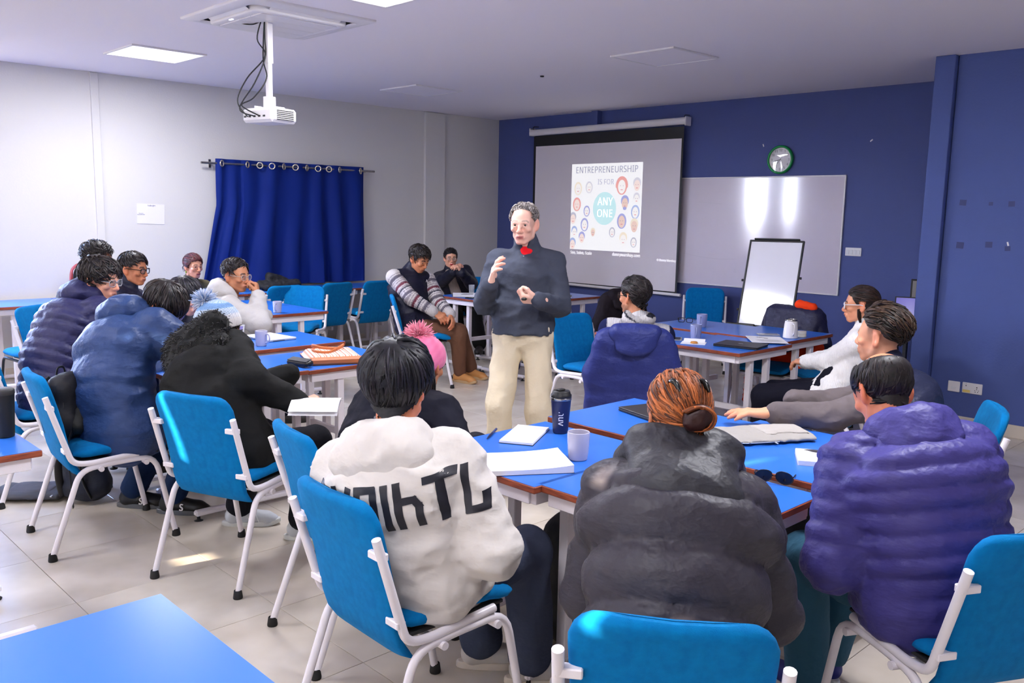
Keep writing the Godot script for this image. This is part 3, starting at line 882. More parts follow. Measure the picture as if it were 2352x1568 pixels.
# ---------------------------------------------------------------- tables and chairs
func make_table(label: String) -> Node3D:
	var t := thing("table", label, "table", Vector3.ZERO, 0, "blue topped square tables")
	put("tabletop", Mb.new().box(Vector3(0, 0.737, 0), Vector3(0.616, 0.024, 0.696), 0.003), M.edge, t)
	put("laminate", Mb.new().box(Vector3(0, 0.7495, 0), Vector3(0.610, 0.002, 0.690), 0.0005), M.laminate, t)
	var a := Mb.new()
	for s in [-1.0, 1.0]:
		a.box(Vector3(s * 0.272, 0.7, 0), Vector3(0.025, 0.05, 0.63), 0.002)
		a.box(Vector3(0, 0.7, s * 0.312), Vector3(0.52, 0.05, 0.025), 0.002)
	put("apron", a, M.paint, t)
	for s in [-1.0, 1.0]:
		for q in [-1.0, 1.0]:
			put("leg", Mb.new().box(Vector3(s * 0.245, 0.37, q * 0.11), Vector3(0.042, 0.62, 0.042), 0.003), M.paint, t)
			put("foot", Mb.new().lathe(PackedVector2Array([Vector2(0.022, 0), Vector2(0.024, 0.006), Vector2(0.009, 0.012), Vector2(0.009, 0.04)]), 12, Transform3D(Basis(), Vector3(s * 0.245, 0, q * 0.29))), M.rubber, t)
		put("foot_bar", Mb.new().box(Vector3(s * 0.245, 0.047, 0), Vector3(0.04, 0.03, 0.62), 0.008), M.paint, t)
	put("stretcher", Mb.new().box(Vector3(0, 0.3, 0.0), Vector3(0.49, 0.04, 0.025), 0.002), M.paint, t)
	return t

func build_tables() -> void:
	var p := make_table("front group table nearest the man in cream jacket, holding notepad and mug")
	var first := true
	for q in [[6.905, 6.235, 0, 0.0, ""], [6.90, 5.52, 1, 0.004, "front group far-left table under the open laptop corner"],
		[7.535, 6.24, 1, 0.0, "front group table behind the woman in the black puffer jacket"], [7.525, 5.525, 0, 0.012, "front group far-right table with the grey laptop sleeve"],
		[4.575, 5.665, 0, -0.01, "left group table with the striped handbag"], [4.575, 6.36, 0, -0.006, "left group table with the white phone beside the beanie woman"],
		[3.895, 5.67, 0, 0.016, "left group table with silver laptop and grey mug"], [3.895, 6.37, 0, 0.016, "left group table in front of the two men in navy jackets"],
		[2.19, 4.72, 0, 0.0, "table with single mug in front of the chairs along the left wall"], [1.57, 4.72, 0, 0.0, "table farther left beside the single mug table, before the red-haired woman"],
		[5.80, 3.18, 0, 0.0, "right group front table with the dark closed laptop"], [5.175, 3.185, 1, 0.0, "right group table beside the man in grey and white sweater"],
		[5.755, 2.465, 0, 0.01, "right group table with the white tumbler mug and papers"], [5.135, 2.50, 1, 0.006, "right group table with the black glasses"],
		[2.22, 2.325, 1, 0.0, "table in front of the woman with clasped hands"], [2.84, 2.32, 1, -0.006, "table behind the standing speaker with a pale mug"],
		[2.63, 1.52, 0, 0.0, "table against the screen side, behind the speaker's elbow"],
		[7.54, 8.11, 1, -0.004, "empty table cut off by the bottom left corner of the picture"],
		[5.42, 7.98, 0, 0.0, "table at the left picture edge with the black tumbler"],
		[0.40, 6.28, 0, 0.0, "table against the left wall at the left picture edge"], [0.40, 5.58, 0, 0.0, "table against the left wall behind the backpack"],
		[0.40, 4.55, 0, 0.0, "wall table under the left end of the curtain"], [0.40, 3.85, 0, 0.0, "wall table with the heap of black jacket"], [0.40, 3.15, 0, 0.0, "wall table under the middle of the curtain"], [0.40, 2.45, 0, 0.0, "wall table under the right end of the curtain"]]:
		var t: Node3D = p if first else dup(p, "table", Vector3.ZERO, 0, q[4])
		first = false
		t.position = Vector3(q[0], q[3], q[1])
		t.rotation.y = q[2] * PI / 2
		if q[2] == 1: t.scale = Vector3(1.0, 1, 1)

func make_chair(label: String) -> Node3D:
	var t := thing("chair", label, "chair", Vector3.ZERO, 0, "")
	# backrest: rows from the bottom lip to the rounded top
	var prof := [[0.372, 0.150], [0.385, 0.165], [0.42, 0.19], [0.47, 0.207], [0.54, 0.222], [0.62, 0.240], [0.70, 0.262], [0.77, 0.284], [0.80, 0.294], [0.825, 0.303], [0.842, 0.309], [0.853, 0.313], [0.858, 0.315]]
	var rows := []
	for k in prof.size():
		var y: float = prof[k][0]
		var z: float = prof[k][1]
		var v := (y - 0.372) / 0.486
		var hw := lerpf(0.192, 0.213, v)
		var top := 0.858 - y
		if top < 0.075: hw = hw - 0.075 + sqrt(maxf(0.0, 0.075 * 0.075 - (0.075 - top) * (0.075 - top)))
		var th := 0.021 if k > 0 and k < prof.size() - 1 else 0.012
		if k >= prof.size() - 2: th = 0.016 if k == prof.size() - 2 else 0.006
		var row := PackedVector3Array()
		for i in 28:
			var a := TAU * i / 28.0
			var cx := signf(cos(a)) * pow(absf(cos(a)), 0.35)
			var cz := signf(sin(a)) * pow(absf(sin(a)), 0.6)
			row.append(Vector3(cx * hw, y + cz * th * -0.15, z - cx * cx * 0.022 * v + cz * th))
		rows.append(row)
	var b := Mb.new().surf(rows, true, false, true)
	b.fan(rows[0]); b.fan(rows[-1], true)
	put("backrest", b, M.fabric, t)
	rows = []
	for k in 13:
		var u := k / 12.0
		var z := lerpf(0.175, -0.245, u)
		var e := minf(u, 1.0 - u) * 12.0
		var hw := lerpf(0.19, 0.212, u) - (0.03 if e < 0.5 else (0.008 if e < 1.5 else 0.0))
		var th := 0.012 if e < 0.5 else (0.026 if e < 1.5 else 0.03)
		var y := 0.468 + 0.012 * u - 0.02 * maxf(0.0, u - 0.75) * 4.0 + 0.006 * sin(u * PI)
		var row := PackedVector3Array()
		for i in 24:
			var a := TAU * i / 24.0
			row.append(Vector3(signf(cos(a)) * pow(absf(cos(a)), 0.4) * hw, y + signf(sin(a)) * pow(absf(sin(a)), 0.7) * th, z))
		rows.append(row)
	b = Mb.new().surf(rows, true, false, false)
	b.fan(rows[0], true); b.fan(rows[-1])
	put("seat", b, M.fabric, t)
	for s in [-1.0, 1.0]:
		put("back_post", Mb.new().tube(bent([Vector3(s * 0.226, 0.770, 0.294), Vector3(s * 0.226, 0.60, 0.243), Vector3(s * 0.226, 0.445, 0.195), Vector3(s * 0.226, 0.434, 0.12), Vector3(s * 0.226, 0.452, -0.13)], 0.07), 0.0135, 12), M.paint, t)
		put("leg_tube", Mb.new().tube(bent([Vector3(s * 0.235, 0.02, 0.30), Vector3(s * 0.228, 0.405, 0.165), Vector3(s * 0.226, 0.42, 0.05), Vector3(s * 0.228, 0.427, -0.175), Vector3(s * 0.235, 0.02, -0.26)], 0.075), 0.0135, 12), M.paint, t)
		for y in [0.715, 0.505]:
			put("bracket", Mb.new().box(Vector3(s * 0.205, y, 0.274 if y > 0.6 else 0.217), Vector3(0.06, 0.022, 0.03), 0.003), M.paint, t)
		for z in [0.302, -0.262]:
			put("rubber_foot", Mb.new().lathe(PackedVector2Array([Vector2(0, 0), Vector2(0.02, 0), Vector2(0.0205, 0.006), Vector2(0.0165, 0.035), Vector2(0.013, 0.036)]), 14, Transform3D(Basis(), Vector3(s * 0.2352, 0, z))), M.rubber, t)
	for z in [0.075, -0.13]:
		put("cross_bar", Mb.new().tube(PackedVector3Array([Vector3(-0.25, 0.404, z), Vector3(0.25, 0.404, z)]), 0.0125, 12), M.paint, t)
	put("seat_base", Mb.new().box(Vector3(0, 0.434, -0.03), Vector3(0.36, 0.012, 0.36), 0.003), M.dark, t)
	return t

func build_chairs() -> void:
	var p := make_chair("blue chair under the man in cream lettered jacket")
	var first := true
	for q in [[7.08, 6.97, 0.03, -1.0, ""],
		[3.72, 7.06, 0.0, -1.0, "leftmost blue chair, under the man in navy puffer jacket"], [4.69, 7.067, 0.08, -0.997, "blue chair with the black backpack on its seat"],
		[5.495, 6.746, -0.372, -0.928, "blue chair with a streak of sunlight, under the beanie woman"], [6.43, 6.70, 0.186, -0.982, "blue chair between beanie woman and man in cream jacket"],
		[8.03, 6.972, -0.597, -0.802, "blue chair at bottom centre under the woman in black puffer jacket"], [8.30, 5.945, -0.873, -0.487, "blue chair at bottom right under the balding man"],
		[4.807, 3.47, 0.99, 0.13, "empty blue chair facing right, just right of the standing speaker"], [5.53, 3.94, -0.66, -0.75, "blue chair with a navy parka draped over its back"],
		[3.72, 2.02, -0.9, -0.43, "blue chair with a black jacket hung over its back"], [3.86, 0.55, 0.55, 0.83, "blue chair against the front wall behind the flip chart"],
		[6.62, 3.33, -0.96, 0.28, "blue chair under the woman in white sweater"], [7.70, 4.66, -0.88, 0.47, "blue chair under the man in dark grey sweater"], [5.66, 2.27, 0.05, 1.0, "blue chair with the navy and orange coat, beyond the right group"],
		[6.16, 2.27, -0.6, 0.8, "blue chair with the black coat, right of the navy coat chair"],
		[2.63, 3.40, 0.62, -0.78, "blue chair under the man in the striped sweater"], [1.32, 1.70, 0.62, 0.78, "blue chair under the woman with clasped hands"],
		[0.80, 3.98, -1.0, 0.0, "empty blue chair at wall tables, farthest left, mostly hidden"], [1.42, 4.05, 0.69, 0.73, "empty lighter blue chair facing out behind the single mug table"],
		[0.76, 3.36, -1.0, 0.1, "empty blue chair at wall tables, second from the striped man"], [0.76, 2.78, -1.0, -0.02, "empty blue chair at wall tables, next to the striped man"],
		[2.78, 5.52, 0.2, -0.98, "blue chair under the man in beige hoodie"], [1.96, 6.36, 0.8, -0.6, "blue chair under the dark haired man beside the backpack"],
		[2.46, 6.10, 0.75, -0.66, "blue chair under the man in dark jacket with black glasses"], [1.20, 5.05, 0.9, -0.3, "blue chair under the red-haired woman"], [3.30, 6.26, 0.95, -0.3, "blue chair under the woman with black straight hair"]]:
		var d := Vector2(q[2], q[3]).normalized()
		if first: p.position = Vector3(q[0], 0, q[1]); p.rotation.y = yaw(d)
		else: dup(p, "chair", Vector3(q[0], 0, q[1]), yaw(d), q[4])
		first = false
	# two chairs on black frames at the left edge
	var bk := thing("chair", "blue chair with split back on black frame, by the left wall table", "chair", Vector3(1.35, 0, 6.42), yaw(Vector2(-1.0, 0.12)))
	for part in [["backrest", 0.74, 0.235, 0.105, 0.215, 0.03, 0.0], ["seat", 0.445, 0.0, 0.21, 0.215, 0.032, 1.0]]:
		var rows := []
		for k in 15:
			var a := PI * k / 14.0
			var row := PackedVector3Array()
			for i in 28:
				var th := TAU * i / 28.0
				var sc := sin(a)
				var ex: float = signf(cos(th)) * pow(absf(cos(th)), 0.5) * part[4] * pow(sc, 0.35)
				var ey: float = signf(sin(th)) * pow(absf(sin(th)), 0.5) * part[3] * pow(sc, 0.35)
				var ez: float = -cos(a) * part[5]
				if part[6] > 0.5: row.append(Vector3(ex, part[1] + ez, part[2] - ey))
				else: row.append(Vector3(ex, part[1] + ey, part[2] + ez - ex * ex * 0.6 + ey * 0.15))
			rows.append(row)
		put(part[0], Mb.new().surf(rows, true, false), M.fabric, bk)
	for s in [-1.0, 1.0]:
		put("back_post", Mb.new().tube(bent([Vector3(s * 0.13, 0.81, 0.285), Vector3(s * 0.13, 0.60, 0.245), Vector3(s * 0.13, 0.41, 0.2), Vector3(s * 0.13, 0.40, -0.1)], 0.05), 0.011, 10), M.black, bk)
		put("leg_tube", Mb.new().tube(bent([Vector3(s * 0.21, 0.0, 0.24), Vector3(s * 0.19, 0.395, 0.17), Vector3(s * 0.19, 0.395, -0.17), Vector3(s * 0.21, 0.0, -0.22)], 0.05), 0.011, 10), M.black, bk)
	put("cross_bar", Mb.new().tube(PackedVector3Array([Vector3(-0.2, 0.395, 0.1), Vector3(0.2, 0.395, 0.1)]), 0.01, 8), M.black, bk)
	dup(bk, "chair", Vector3(1.72, 0, 7.05), yaw(Vector2(-1.0, 0.1)), "second black-framed blue chair, only its seat corner in view at the left edge")
# ---------------------------------------------------------------- people: shared heads, hands, hair
var HEAD: Mb                       # the head's surface, face towards -z, eyes at y = 0, 0.235 m from chin to crown
var HANDS := {}
const BONE := Color(1, 1, 1)

func head_sdf() -> Mb:
	var s := Sdf.new()
	s.ell(Vector3(0, 0.036, 0.014), Vector3(0.074, 0.080, 0.094))
	s.ell(Vector3(0, 0.022, -0.030), Vector3(0.064, 0.068, 0.060))
	s.ell(Vector3(0, -0.045, -0.028), Vector3(0.055, 0.064, 0.054))
	s.ell(Vector3(0, -0.066, -0.062), Vector3(0.030, 0.034, 0.026))
	s.ell(Vector3(0, -0.098, -0.064), Vector3(0.022, 0.017, 0.020))
	for e in [-1.0, 1.0]:
		s.cap(Vector3(e * 0.054, -0.030, 0.012), Vector3(e * 0.047, -0.070, -0.004), 0.016, 0.015)
		s.cap(Vector3(e * 0.047, -0.070, -0.004), Vector3(e * 0.018, -0.102, -0.058), 0.015, 0.014)
		s.ell(Vector3(e * 0.041, -0.026, -0.062), Vector3(0.021, 0.018, 0.022))
		s.cap(Vector3(e * 0.044, 0.018, -0.070), Vector3(e * 0.012, 0.014, -0.086), 0.009, 0.009)
		s.cap(Vector3(e * 0.048, 0.004, -0.070), Vector3(e * 0.032, 0.0095, -0.0835), 0.0035, 0.004)
		s.cap(Vector3(e * 0.032, 0.0095, -0.0835), Vector3(e * 0.018, 0.003, -0.080), 0.004, 0.003)
		s.cap(Vector3(e * 0.046, -0.006, -0.071), Vector3(e * 0.032, -0.0105, -0.082), 0.003, 0.0035)
		s.cap(Vector3(e * 0.032, -0.0105, -0.082), Vector3(e * 0.018, -0.005, -0.080), 0.0035, 0.003)
		s.ell(Vector3(e * 0.031, -0.001, -0.094), Vector3(0.0135, 0.0085, 0.014), Basis(), true)
		s.ell(Vector3(e * 0.012, -0.040, -0.096), Vector3(0.0085, 0.007, 0.010))
		s.ell(Vector3(e * 0.078, -0.004, 0.016), Vector3(0.0075, 0.031, 0.018), Basis(Vector3.UP, e * 0.45))
		s.ell(Vector3(e * 0.074, -0.030, 0.010), Vector3(0.006, 0.010, 0.008))
		s.ell(Vector3(e * 0.087, 0.0, 0.014), Vector3(0.0055, 0.019, 0.009), Basis(Vector3.UP, e * 0.45), true)
	s.cap(Vector3(0, 0.008, -0.088), Vector3(0, -0.034, -0.108), 0.0065, 0.0105)
	s.cap(Vector3(-0.021, -0.069, -0.083), Vector3(0, -0.0655, -0.0935), 0.004, 0.0055)
	s.cap(Vector3(0, -0.0655, -0.0935), Vector3(0.021, -0.069, -0.083), 0.0055, 0.004)
	s.cap(Vector3(-0.016, -0.0755, -0.083), Vector3(0.016, -0.0755, -0.083), 0.0065)
	s.cap(Vector3(-0.024, -0.0705, -0.096), Vector3(0.024, -0.0705, -0.096), 0.0018, -1.0, 1.0, Vector3.RIGHT, [], true)
	s.cap(Vector3(0, -0.055, 0.020), Vector3(0, -0.20, 0.050), 0.051, 0.056, 1.08)
	var m := Mb.new()
	s.build(m, 0.0050, 190.0)
	return m

# the face's own colouring, per vertex of the head
func head_mesh(o: Mb, xf: Transform3D, skin: Color, look: Dictionary) -> void:
	var lips: Color = look.get("lips", skin.lerp(lin(150, 62, 62), 0.5))
	var beard: float = look.get("beard", 0.0)
	var brow: Color = look.get("hair", lin(24, 20, 20))
	var base := o.v.size()
	o.add(HEAD, xf)
	for i in HEAD.v.size():
		var p := HEAD.v[i]
		var c := skin
		var ax := absf(p.x)
		if p.z < -0.03 and p.y < -0.02: c = c.lerp(skin * Color(1.08, 0.88, 0.84), 0.35)
		if ax > 0.066 and p.z > -0.01 and p.z < 0.04 and p.y > -0.045: c = c.lerp(Color(skin.r * 1.1, skin.g * 0.78, skin.b * 0.72), 0.6)
		if p.z < -0.098 and p.y < -0.02 and p.y > -0.055: c = c.lerp(Color(skin.r * 1.08, skin.g * 0.84, skin.b * 0.8), 0.5)
		if beard > 0.0:
			var bm := smoothstep(-0.045, -0.062, p.y) * smoothstep(0.03, 0.0, p.z) * smoothstep(-0.16, -0.125, p.y)
			if ax < 0.02 and p.y > -0.053: bm = 0.0
			c = c.lerp(brow.lerp(skin, 0.3), beard * bm)
		if ax < 0.024 and p.y < -0.060 and p.y > -0.0825 and p.z < -0.080:
			c = c.lerp(lips, smoothstep(0.025, 0.018, ax) * smoothstep(-0.0835, -0.080, p.y) * smoothstep(-0.059, -0.063, p.y))
			if absf(p.y + 0.0705) < 0.0022: c = c.darkened(0.5)
		if ax > 0.012 and ax < 0.05 and p.z < -0.055:
			var by := 0.021 + 0.004 * sin((ax - 0.012) / 0.038 * PI) - maxf(0.0, ax - 0.04) * 0.5
			c = c.lerp(brow, smoothstep(0.0062, 0.0035, absf(p.y - by)) * look.get("brow", 0.9))
		if ax > 0.016 and ax < 0.048 and absf(p.y) < 0.013 and p.z < -0.06: c = c.lerp(Color(c.r * 0.75, c.g * 0.64, c.b * 0.64), 0.25)
		if look.has("fade") and p.y > -0.07 and ax < 0.0735:
			var ph := rad_to_deg(atan2(ax, -p.z))
			if ph > 58.0:
				var fl := lerpf(-0.02, -0.055, smoothstep(90.0, 140.0, ph))
				c = c.lerp(brow, smoothstep(fl, fl + 0.06, p.y) * smoothstep(58.0, 70.0, ph) * look.fade)
		o.c[base + i] = c

func eye_mesh() -> Mb:
	var m := Mb.new()
	var rows := []
	var cols := [lin(14, 10, 10), lin(14, 10, 10), lin(58, 34, 22), lin(50, 30, 20), lin(226, 220, 214), lin(226, 220, 214), lin(220, 205, 200)]
	var ang := [0.0, 0.20, 0.22, 0.50, 0.54, 1.1, 2.0]
	for k in ang.size():
		m.col = cols[k]
		var ring := PackedVector3Array()
		for i in 14:
			var a: float = TAU * i / 14.0
			ring.append(Vector3(cos(a) * sin(ang[k]), sin(a) * sin(ang[k]), -cos(ang[k])) * 0.0122)
		rows.append(ring)
	for k in rows.size() - 1:
		var b := m.v.size()
		for i in 14:
			m.col = cols[k]; m.vert(rows[k][i], rows[k][i].normalized())
			m.col = cols[k + 1]; m.vert(rows[k + 1][i], rows[k + 1][i].normalized())
		for i in 14:
			var a := b + i * 2; var d := b + ((i + 1) % 14) * 2
			m.ix.append_array([a, a + 1, d, d, a + 1, d + 1])
	return m

# a right hand, palm down (-y), fingers towards -z, thumb on the -x side; curl in degrees per joint
func hand_sdf(curl: Array, thumb: Array, spread := 1.0) -> Mb:
	var s := Sdf.new()
	var kx := [-0.028, -0.0095, 0.0095, 0.027]
	var kz := [-0.088, -0.092, -0.086, -0.077]
	var ln := [[0.040, 0.024, 0.018], [0.044, 0.027, 0.019], [0.040, 0.025, 0.019], [0.031, 0.019, 0.016]]
	for f in 4:
		var k := Vector3(kx[f], 0.003 - absf(f - 1.3) * 0.002, kz[f])
		s.cap(Vector3(kx[f] * 0.62, 0, -0.012), k, 0.0135, 0.0108)
		var c: Array = curl[f]
		var a := 0.0
		var fan := deg_to_rad([-7.0, -1.5, 4.0, 10.0][f]) * spread
		var p := k
		for j in 3:
			a += deg_to_rad(c[j])
			var d := Vector3(sin(fan) * cos(a), -sin(a), -cos(fan) * cos(a))
			var q: Vector3 = p + d * ln[f][j]
			s.cap(p, q, [0.0098, 0.0088, 0.0080][j] * (0.88 if f == 3 else 1.0), [0.0090, 0.0080, 0.0068][j] * (0.88 if f == 3 else 1.0))
			p = q
	s.cap(Vector3(-0.012, -0.004, -0.02), Vector3(0.012, -0.006, -0.02), 0.015)
	s.cap(Vector3(0.018, -0.008, -0.03), Vector3(0.022, -0.006, -0.06), 0.013, 0.011)
	s.cap(Vector3(-0.018, -0.006, -0.018), Vector3(-0.034, -0.012, -0.045), 0.0155, 0.0125)
	var p0 := Vector3(-0.034, -0.012, -0.045)
	var t1 := Vector3(-sin(deg_to_rad(thumb[0])), -sin(deg_to_rad(thumb[1])), -cos(deg_to_rad(thumb[0]))).normalized()
	var p1 := p0 + t1 * 0.034
	s.cap(p0, p1, 0.0120, 0.0100)
	var t2 := (t1 + Vector3(sin(deg_to_rad(thumb[2])), -0.15, -0.2)).normalized()
	s.cap(p1, p1 + t2 * 0.027, 0.0098, 0.0075)
	s.cap(Vector3(0, 0, 0.030), Vector3(0, 0, -0.012), 0.0235, 0.0225, 1.25)
	var m := Mb.new()
	s.build(m, 0.0040, 260.0)
	return m

func make_templates() -> void:
	HEAD = head_sdf()
	var f := func(a: float, b: float, c: float) -> Array: return [[a, b, c], [a + 2, b + 4, c], [a + 6, b + 6, c], [a + 12, b + 6, c]]
	HANDS.relax = hand_sdf(f.call(22, 28, 16), [38, 12, 20])
	HANDS.open = hand_sdf([[8, 22, 14], [14, 26, 16], [20, 30, 18], [22, 30, 18]], [58, -14, 12], 1.5)
	HANDS.grip = hand_sdf(f.call(58, 70, 35), [30, 38, 40])
	HANDS.lace = hand_sdf(f.call(48, 40, 20), [30, 22, 25], 1.6)
	HANDS.flat = hand_sdf(f.call(4, 8, 6), [34, 6, 10])
	HANDS.droop = hand_sdf([[62, 18, 10], [66, 30, 18], [70, 38, 22], [72, 40, 22]], [20, 34, 10], 0.7)

# ---- hair: a shell that follows the skull, and locks combed over it
# style: line (hairline heights at 0, 45, 75, 100, 125, 180 degrees from the face), thick, flow, len, lift, locks, curl, col
func hair_mesh(st: Dictionary, sd: int) -> Mb:
	var o := Mb.new()
	var r := RandomNumberGenerator.new(); r.seed = sd
	var nz := FastNoiseLite.new(); nz.seed = sd; nz.frequency = 28.0; nz.noise_type = FastNoiseLite.TYPE_SIMPLEX_SMOOTH
	var line: Array = st.get("line", [0.078, 0.062, 0.005, 0.034, -0.035, -0.085])
	var at := [0.0, 45.0, 75.0, 100.0, 125.0, 180.0]
	var thick: float = st.get("thick", 0.014)
	var side: float = st.get("side", 0.6)
	var bald: float = st.get("bald", 0.0)
	var ca: Color = st.get("col", lin(18, 16, 18))
	var cb: Color = st.get("col2", lin(44, 38, 40))
	var mk := PackedFloat32Array(); mk.resize(HEAD.v.size())
	var map := PackedInt32Array(); map.resize(HEAD.v.size()); map.fill(-1)
	var seeds := PackedInt32Array()
	for i in HEAD.v.size():
		var p := HEAD.v[i]
		if p.y < -0.125: continue
		if absf(p.x) > 0.0735 and p.y < 0.035 and p.y > -0.05 and p.z > -0.012 and p.z < 0.045: continue   # ears stay bare
		var ph := rad_to_deg(atan2(absf(p.x), -p.z))
		var h := 0.0
		for k in 5:
			if ph >= at[k] and ph <= at[k + 1]: h = lerpf(line[k], line[k + 1], (ph - at[k]) / (at[k + 1] - at[k]))
		var m := smoothstep(h - 0.004, h + 0.012, p.y)
		if bald > 0.0: m *= smoothstep(0.046 * bald, 0.062 * bald, Vector2(p.x, (p.z - st.get("bz", 0.03)) * 0.66).length() + maxf(0.0, 0.055 - p.y) * 1.0)
		mk[i] = m
		if m > 0.0:
			var top := smoothstep(-0.02, 0.075, p.y)
			var t := thick * m * lerpf(side, 1.0, top) * (1.0 + 0.35 * nz.get_noise_3dv(p * 1.6))
			var sh := clampf(0.5 + 0.9 * nz.get_noise_3dv(p * 3.0), 0.0, 1.0)
			o.col = ca.lerp(cb, sh * 0.6)
			map[i] = o.vert(p + HEAD.n[i] * (t + 0.0008), HEAD.n[i])
			if m > 0.55: seeds.append(i)
	for f in range(0, HEAD.ix.size(), 3):
		var a := map[HEAD.ix[f]]; var b := map[HEAD.ix[f + 1]]; var d := map[HEAD.ix[f + 2]]
		if a >= 0 and b >= 0 and d >= 0: o.ix.append_array([a, b, d])
	# locks
	var ec := Vector3(0, 0.036, 0.010)
	var er := Vector3(0.076, 0.082, 0.096)
	var n: int = st.get("locks", 260)
	var ln: float = st.get("len", 0.06)
	var wd: float = st.get("w", 0.0042)
	var lift: float = st.get("lift", 0.006)
	var flow: String = st.get("flow", "crown")
	var tgt: Vector3 = st.get("to", Vector3(0, 0.02, 0.11))
	var whorl: Vector3 = st.get("whorl", Vector3(0.01, 0.105, 0.055))
	var curl: float = st.get("curl", 0.35)
	for q in n:
		if seeds.is_empty(): break
		var i := seeds[r.randi_range(0, seeds.size() - 1)]
		var p := HEAD.v[i]
		var L := ln * r.randf_range(0.6, 1.15)
		var jit := Vector3(r.randf_range(-1, 1), r.randf_range(-1, 1), r.randf_range(-1, 1)) * curl
		var pts := PackedVector3Array()
		var rad := PackedFloat32Array()
		var lf := r.randf_range(0.3, 1.0)
		for k in 6:
			var u := k / 5.0
			var nn := ((p - ec) / (er * er)).normalized()
			pts.append(p + nn * (thick * lerpf(side, 1.0, smoothstep(-0.02, 0.075, p.y)) * (0.55 + 0.5 * lf) + lift * lf * u))
			rad.append(wd * (0.5 + 1.2 * sin(minf(1.0, u * 1.15 + 0.12) * PI)) * 0.8 + 0.0004)
			var d: Vector3
			if flow == "to": d = tgt - p
			elif flow == "up": d = nn * 0.8 + Vector3(0, 0.35, -0.5)
			elif flow == "fringe": d = Vector3((p.x - whorl.x) * 4.0, -0.25 if p.z > 0.0 else -0.1, (p.z - whorl.z) * 4.0)
			elif flow == "back": d = Vector3(p.x * 2.0, -0.35 if p.z > 0.03 else 0.1, 1.0)
			elif flow == "side": d = Vector3(st.get("dx", 1.0), -0.3, -0.4)
			else: d = p - whorl + Vector3(0, -0.03, 0)
			d = d.normalized() + jit
			d = (d - nn * d.dot(nn) * (0.35 if flow == "up" else 1.0)).normalized()
			p += d * L / 5.0
			if p.y > -0.03 and flow != "up":
				var w := (p - ec) / er
				var e := w.length()
				if e < 1.25: p = ec + (p - ec) / e * 1.0
		o.col = ca.lerp(cb, r.randf_range(0.0, 1.0))
		o.tube(pts, rad, 4, false, 0.55)
	if st.has("bun"):
		var q: Array = st.bun
		var bs := Sdf.new()
		bs.ell(q[0], q[1]); bs.ell(q[0] + Vector3(0.012, 0.014, 0.010), q[1] * 0.7); bs.ell(q[0] + Vector3(-0.014, -0.008, 0.012), q[1] * 0.66)
		o.col = ca * 0.9
		bs.build(o, 0.006, 150.0, 0.003, 30.0, sd)
	for bd in st.get("bundles", []):
		bundle(o, bd[0], bd[1], bd[2], ca, cb, r, bd[3] if bd.size() > 3 else 0.0035)
	return o

func bundle(o: Mb, guide: Array, rads: Array, n: int, ca: Color, cb: Color, r: RandomNumberGenerator, w := 0.0035) -> void:
	var g := curve(guide, 4)
	for q in n:
		var a := r.randf() * TAU
		var e := sqrt(r.randf())
		var pts := PackedVector3Array()
		var rr := PackedFloat32Array()
		var tw := r.randf_range(-1.0, 1.0)
		var stop := r.randf_range(0.75, 1.0)
		for k in g.size():
			var u := float(k) / (g.size() - 1)
			if u > stop: break
			var f := u * (rads.size() - 1)
			var rad: float = lerpf(rads[int(f)], rads[mini(int(f) + 1, rads.size() - 1)], f - int(f))
			var aa := a + tw * u
			pts.append(g[k] + Vector3(cos(aa), sin(aa) * 0.3, sin(aa)) * rad * e)
			rr.append(w * (1.05 - 0.75 * u / stop) + 0.0003)
		o.col = ca.lerp(cb, r.randf())
		if pts.size() > 2: o.tube(pts, rr, 4, true, 0.6)

# ---------------------------------------------------------------- a person
# local axes: x right, y up, -z where the person faces
func two_bone(a: Vector3, c: Vector3, l1: float, l2: float, hint: Vector3) -> Vector3:
	var d := c - a
	var L := minf(d.length(), (l1 + l2) * 0.995)
	var u := d.normalized()
	var x := (l1 * l1 - l2 * l2 + L * L) / (2.0 * L)
	var hgt := sqrt(maxf(0.0, l1 * l1 - x * x))
	var h := (hint - u * hint.dot(u)).normalized()
	return a + u * x + h * hgt

func frame(fwd: Vector3, down: Vector3) -> Basis:   # -z along fwd, -y along down
	var z := -fwd.normalized()
	var y := -(down - fwd.normalized() * down.dot(fwd.normalized())).normalized()
	return Basis(y.cross(z), y, z)

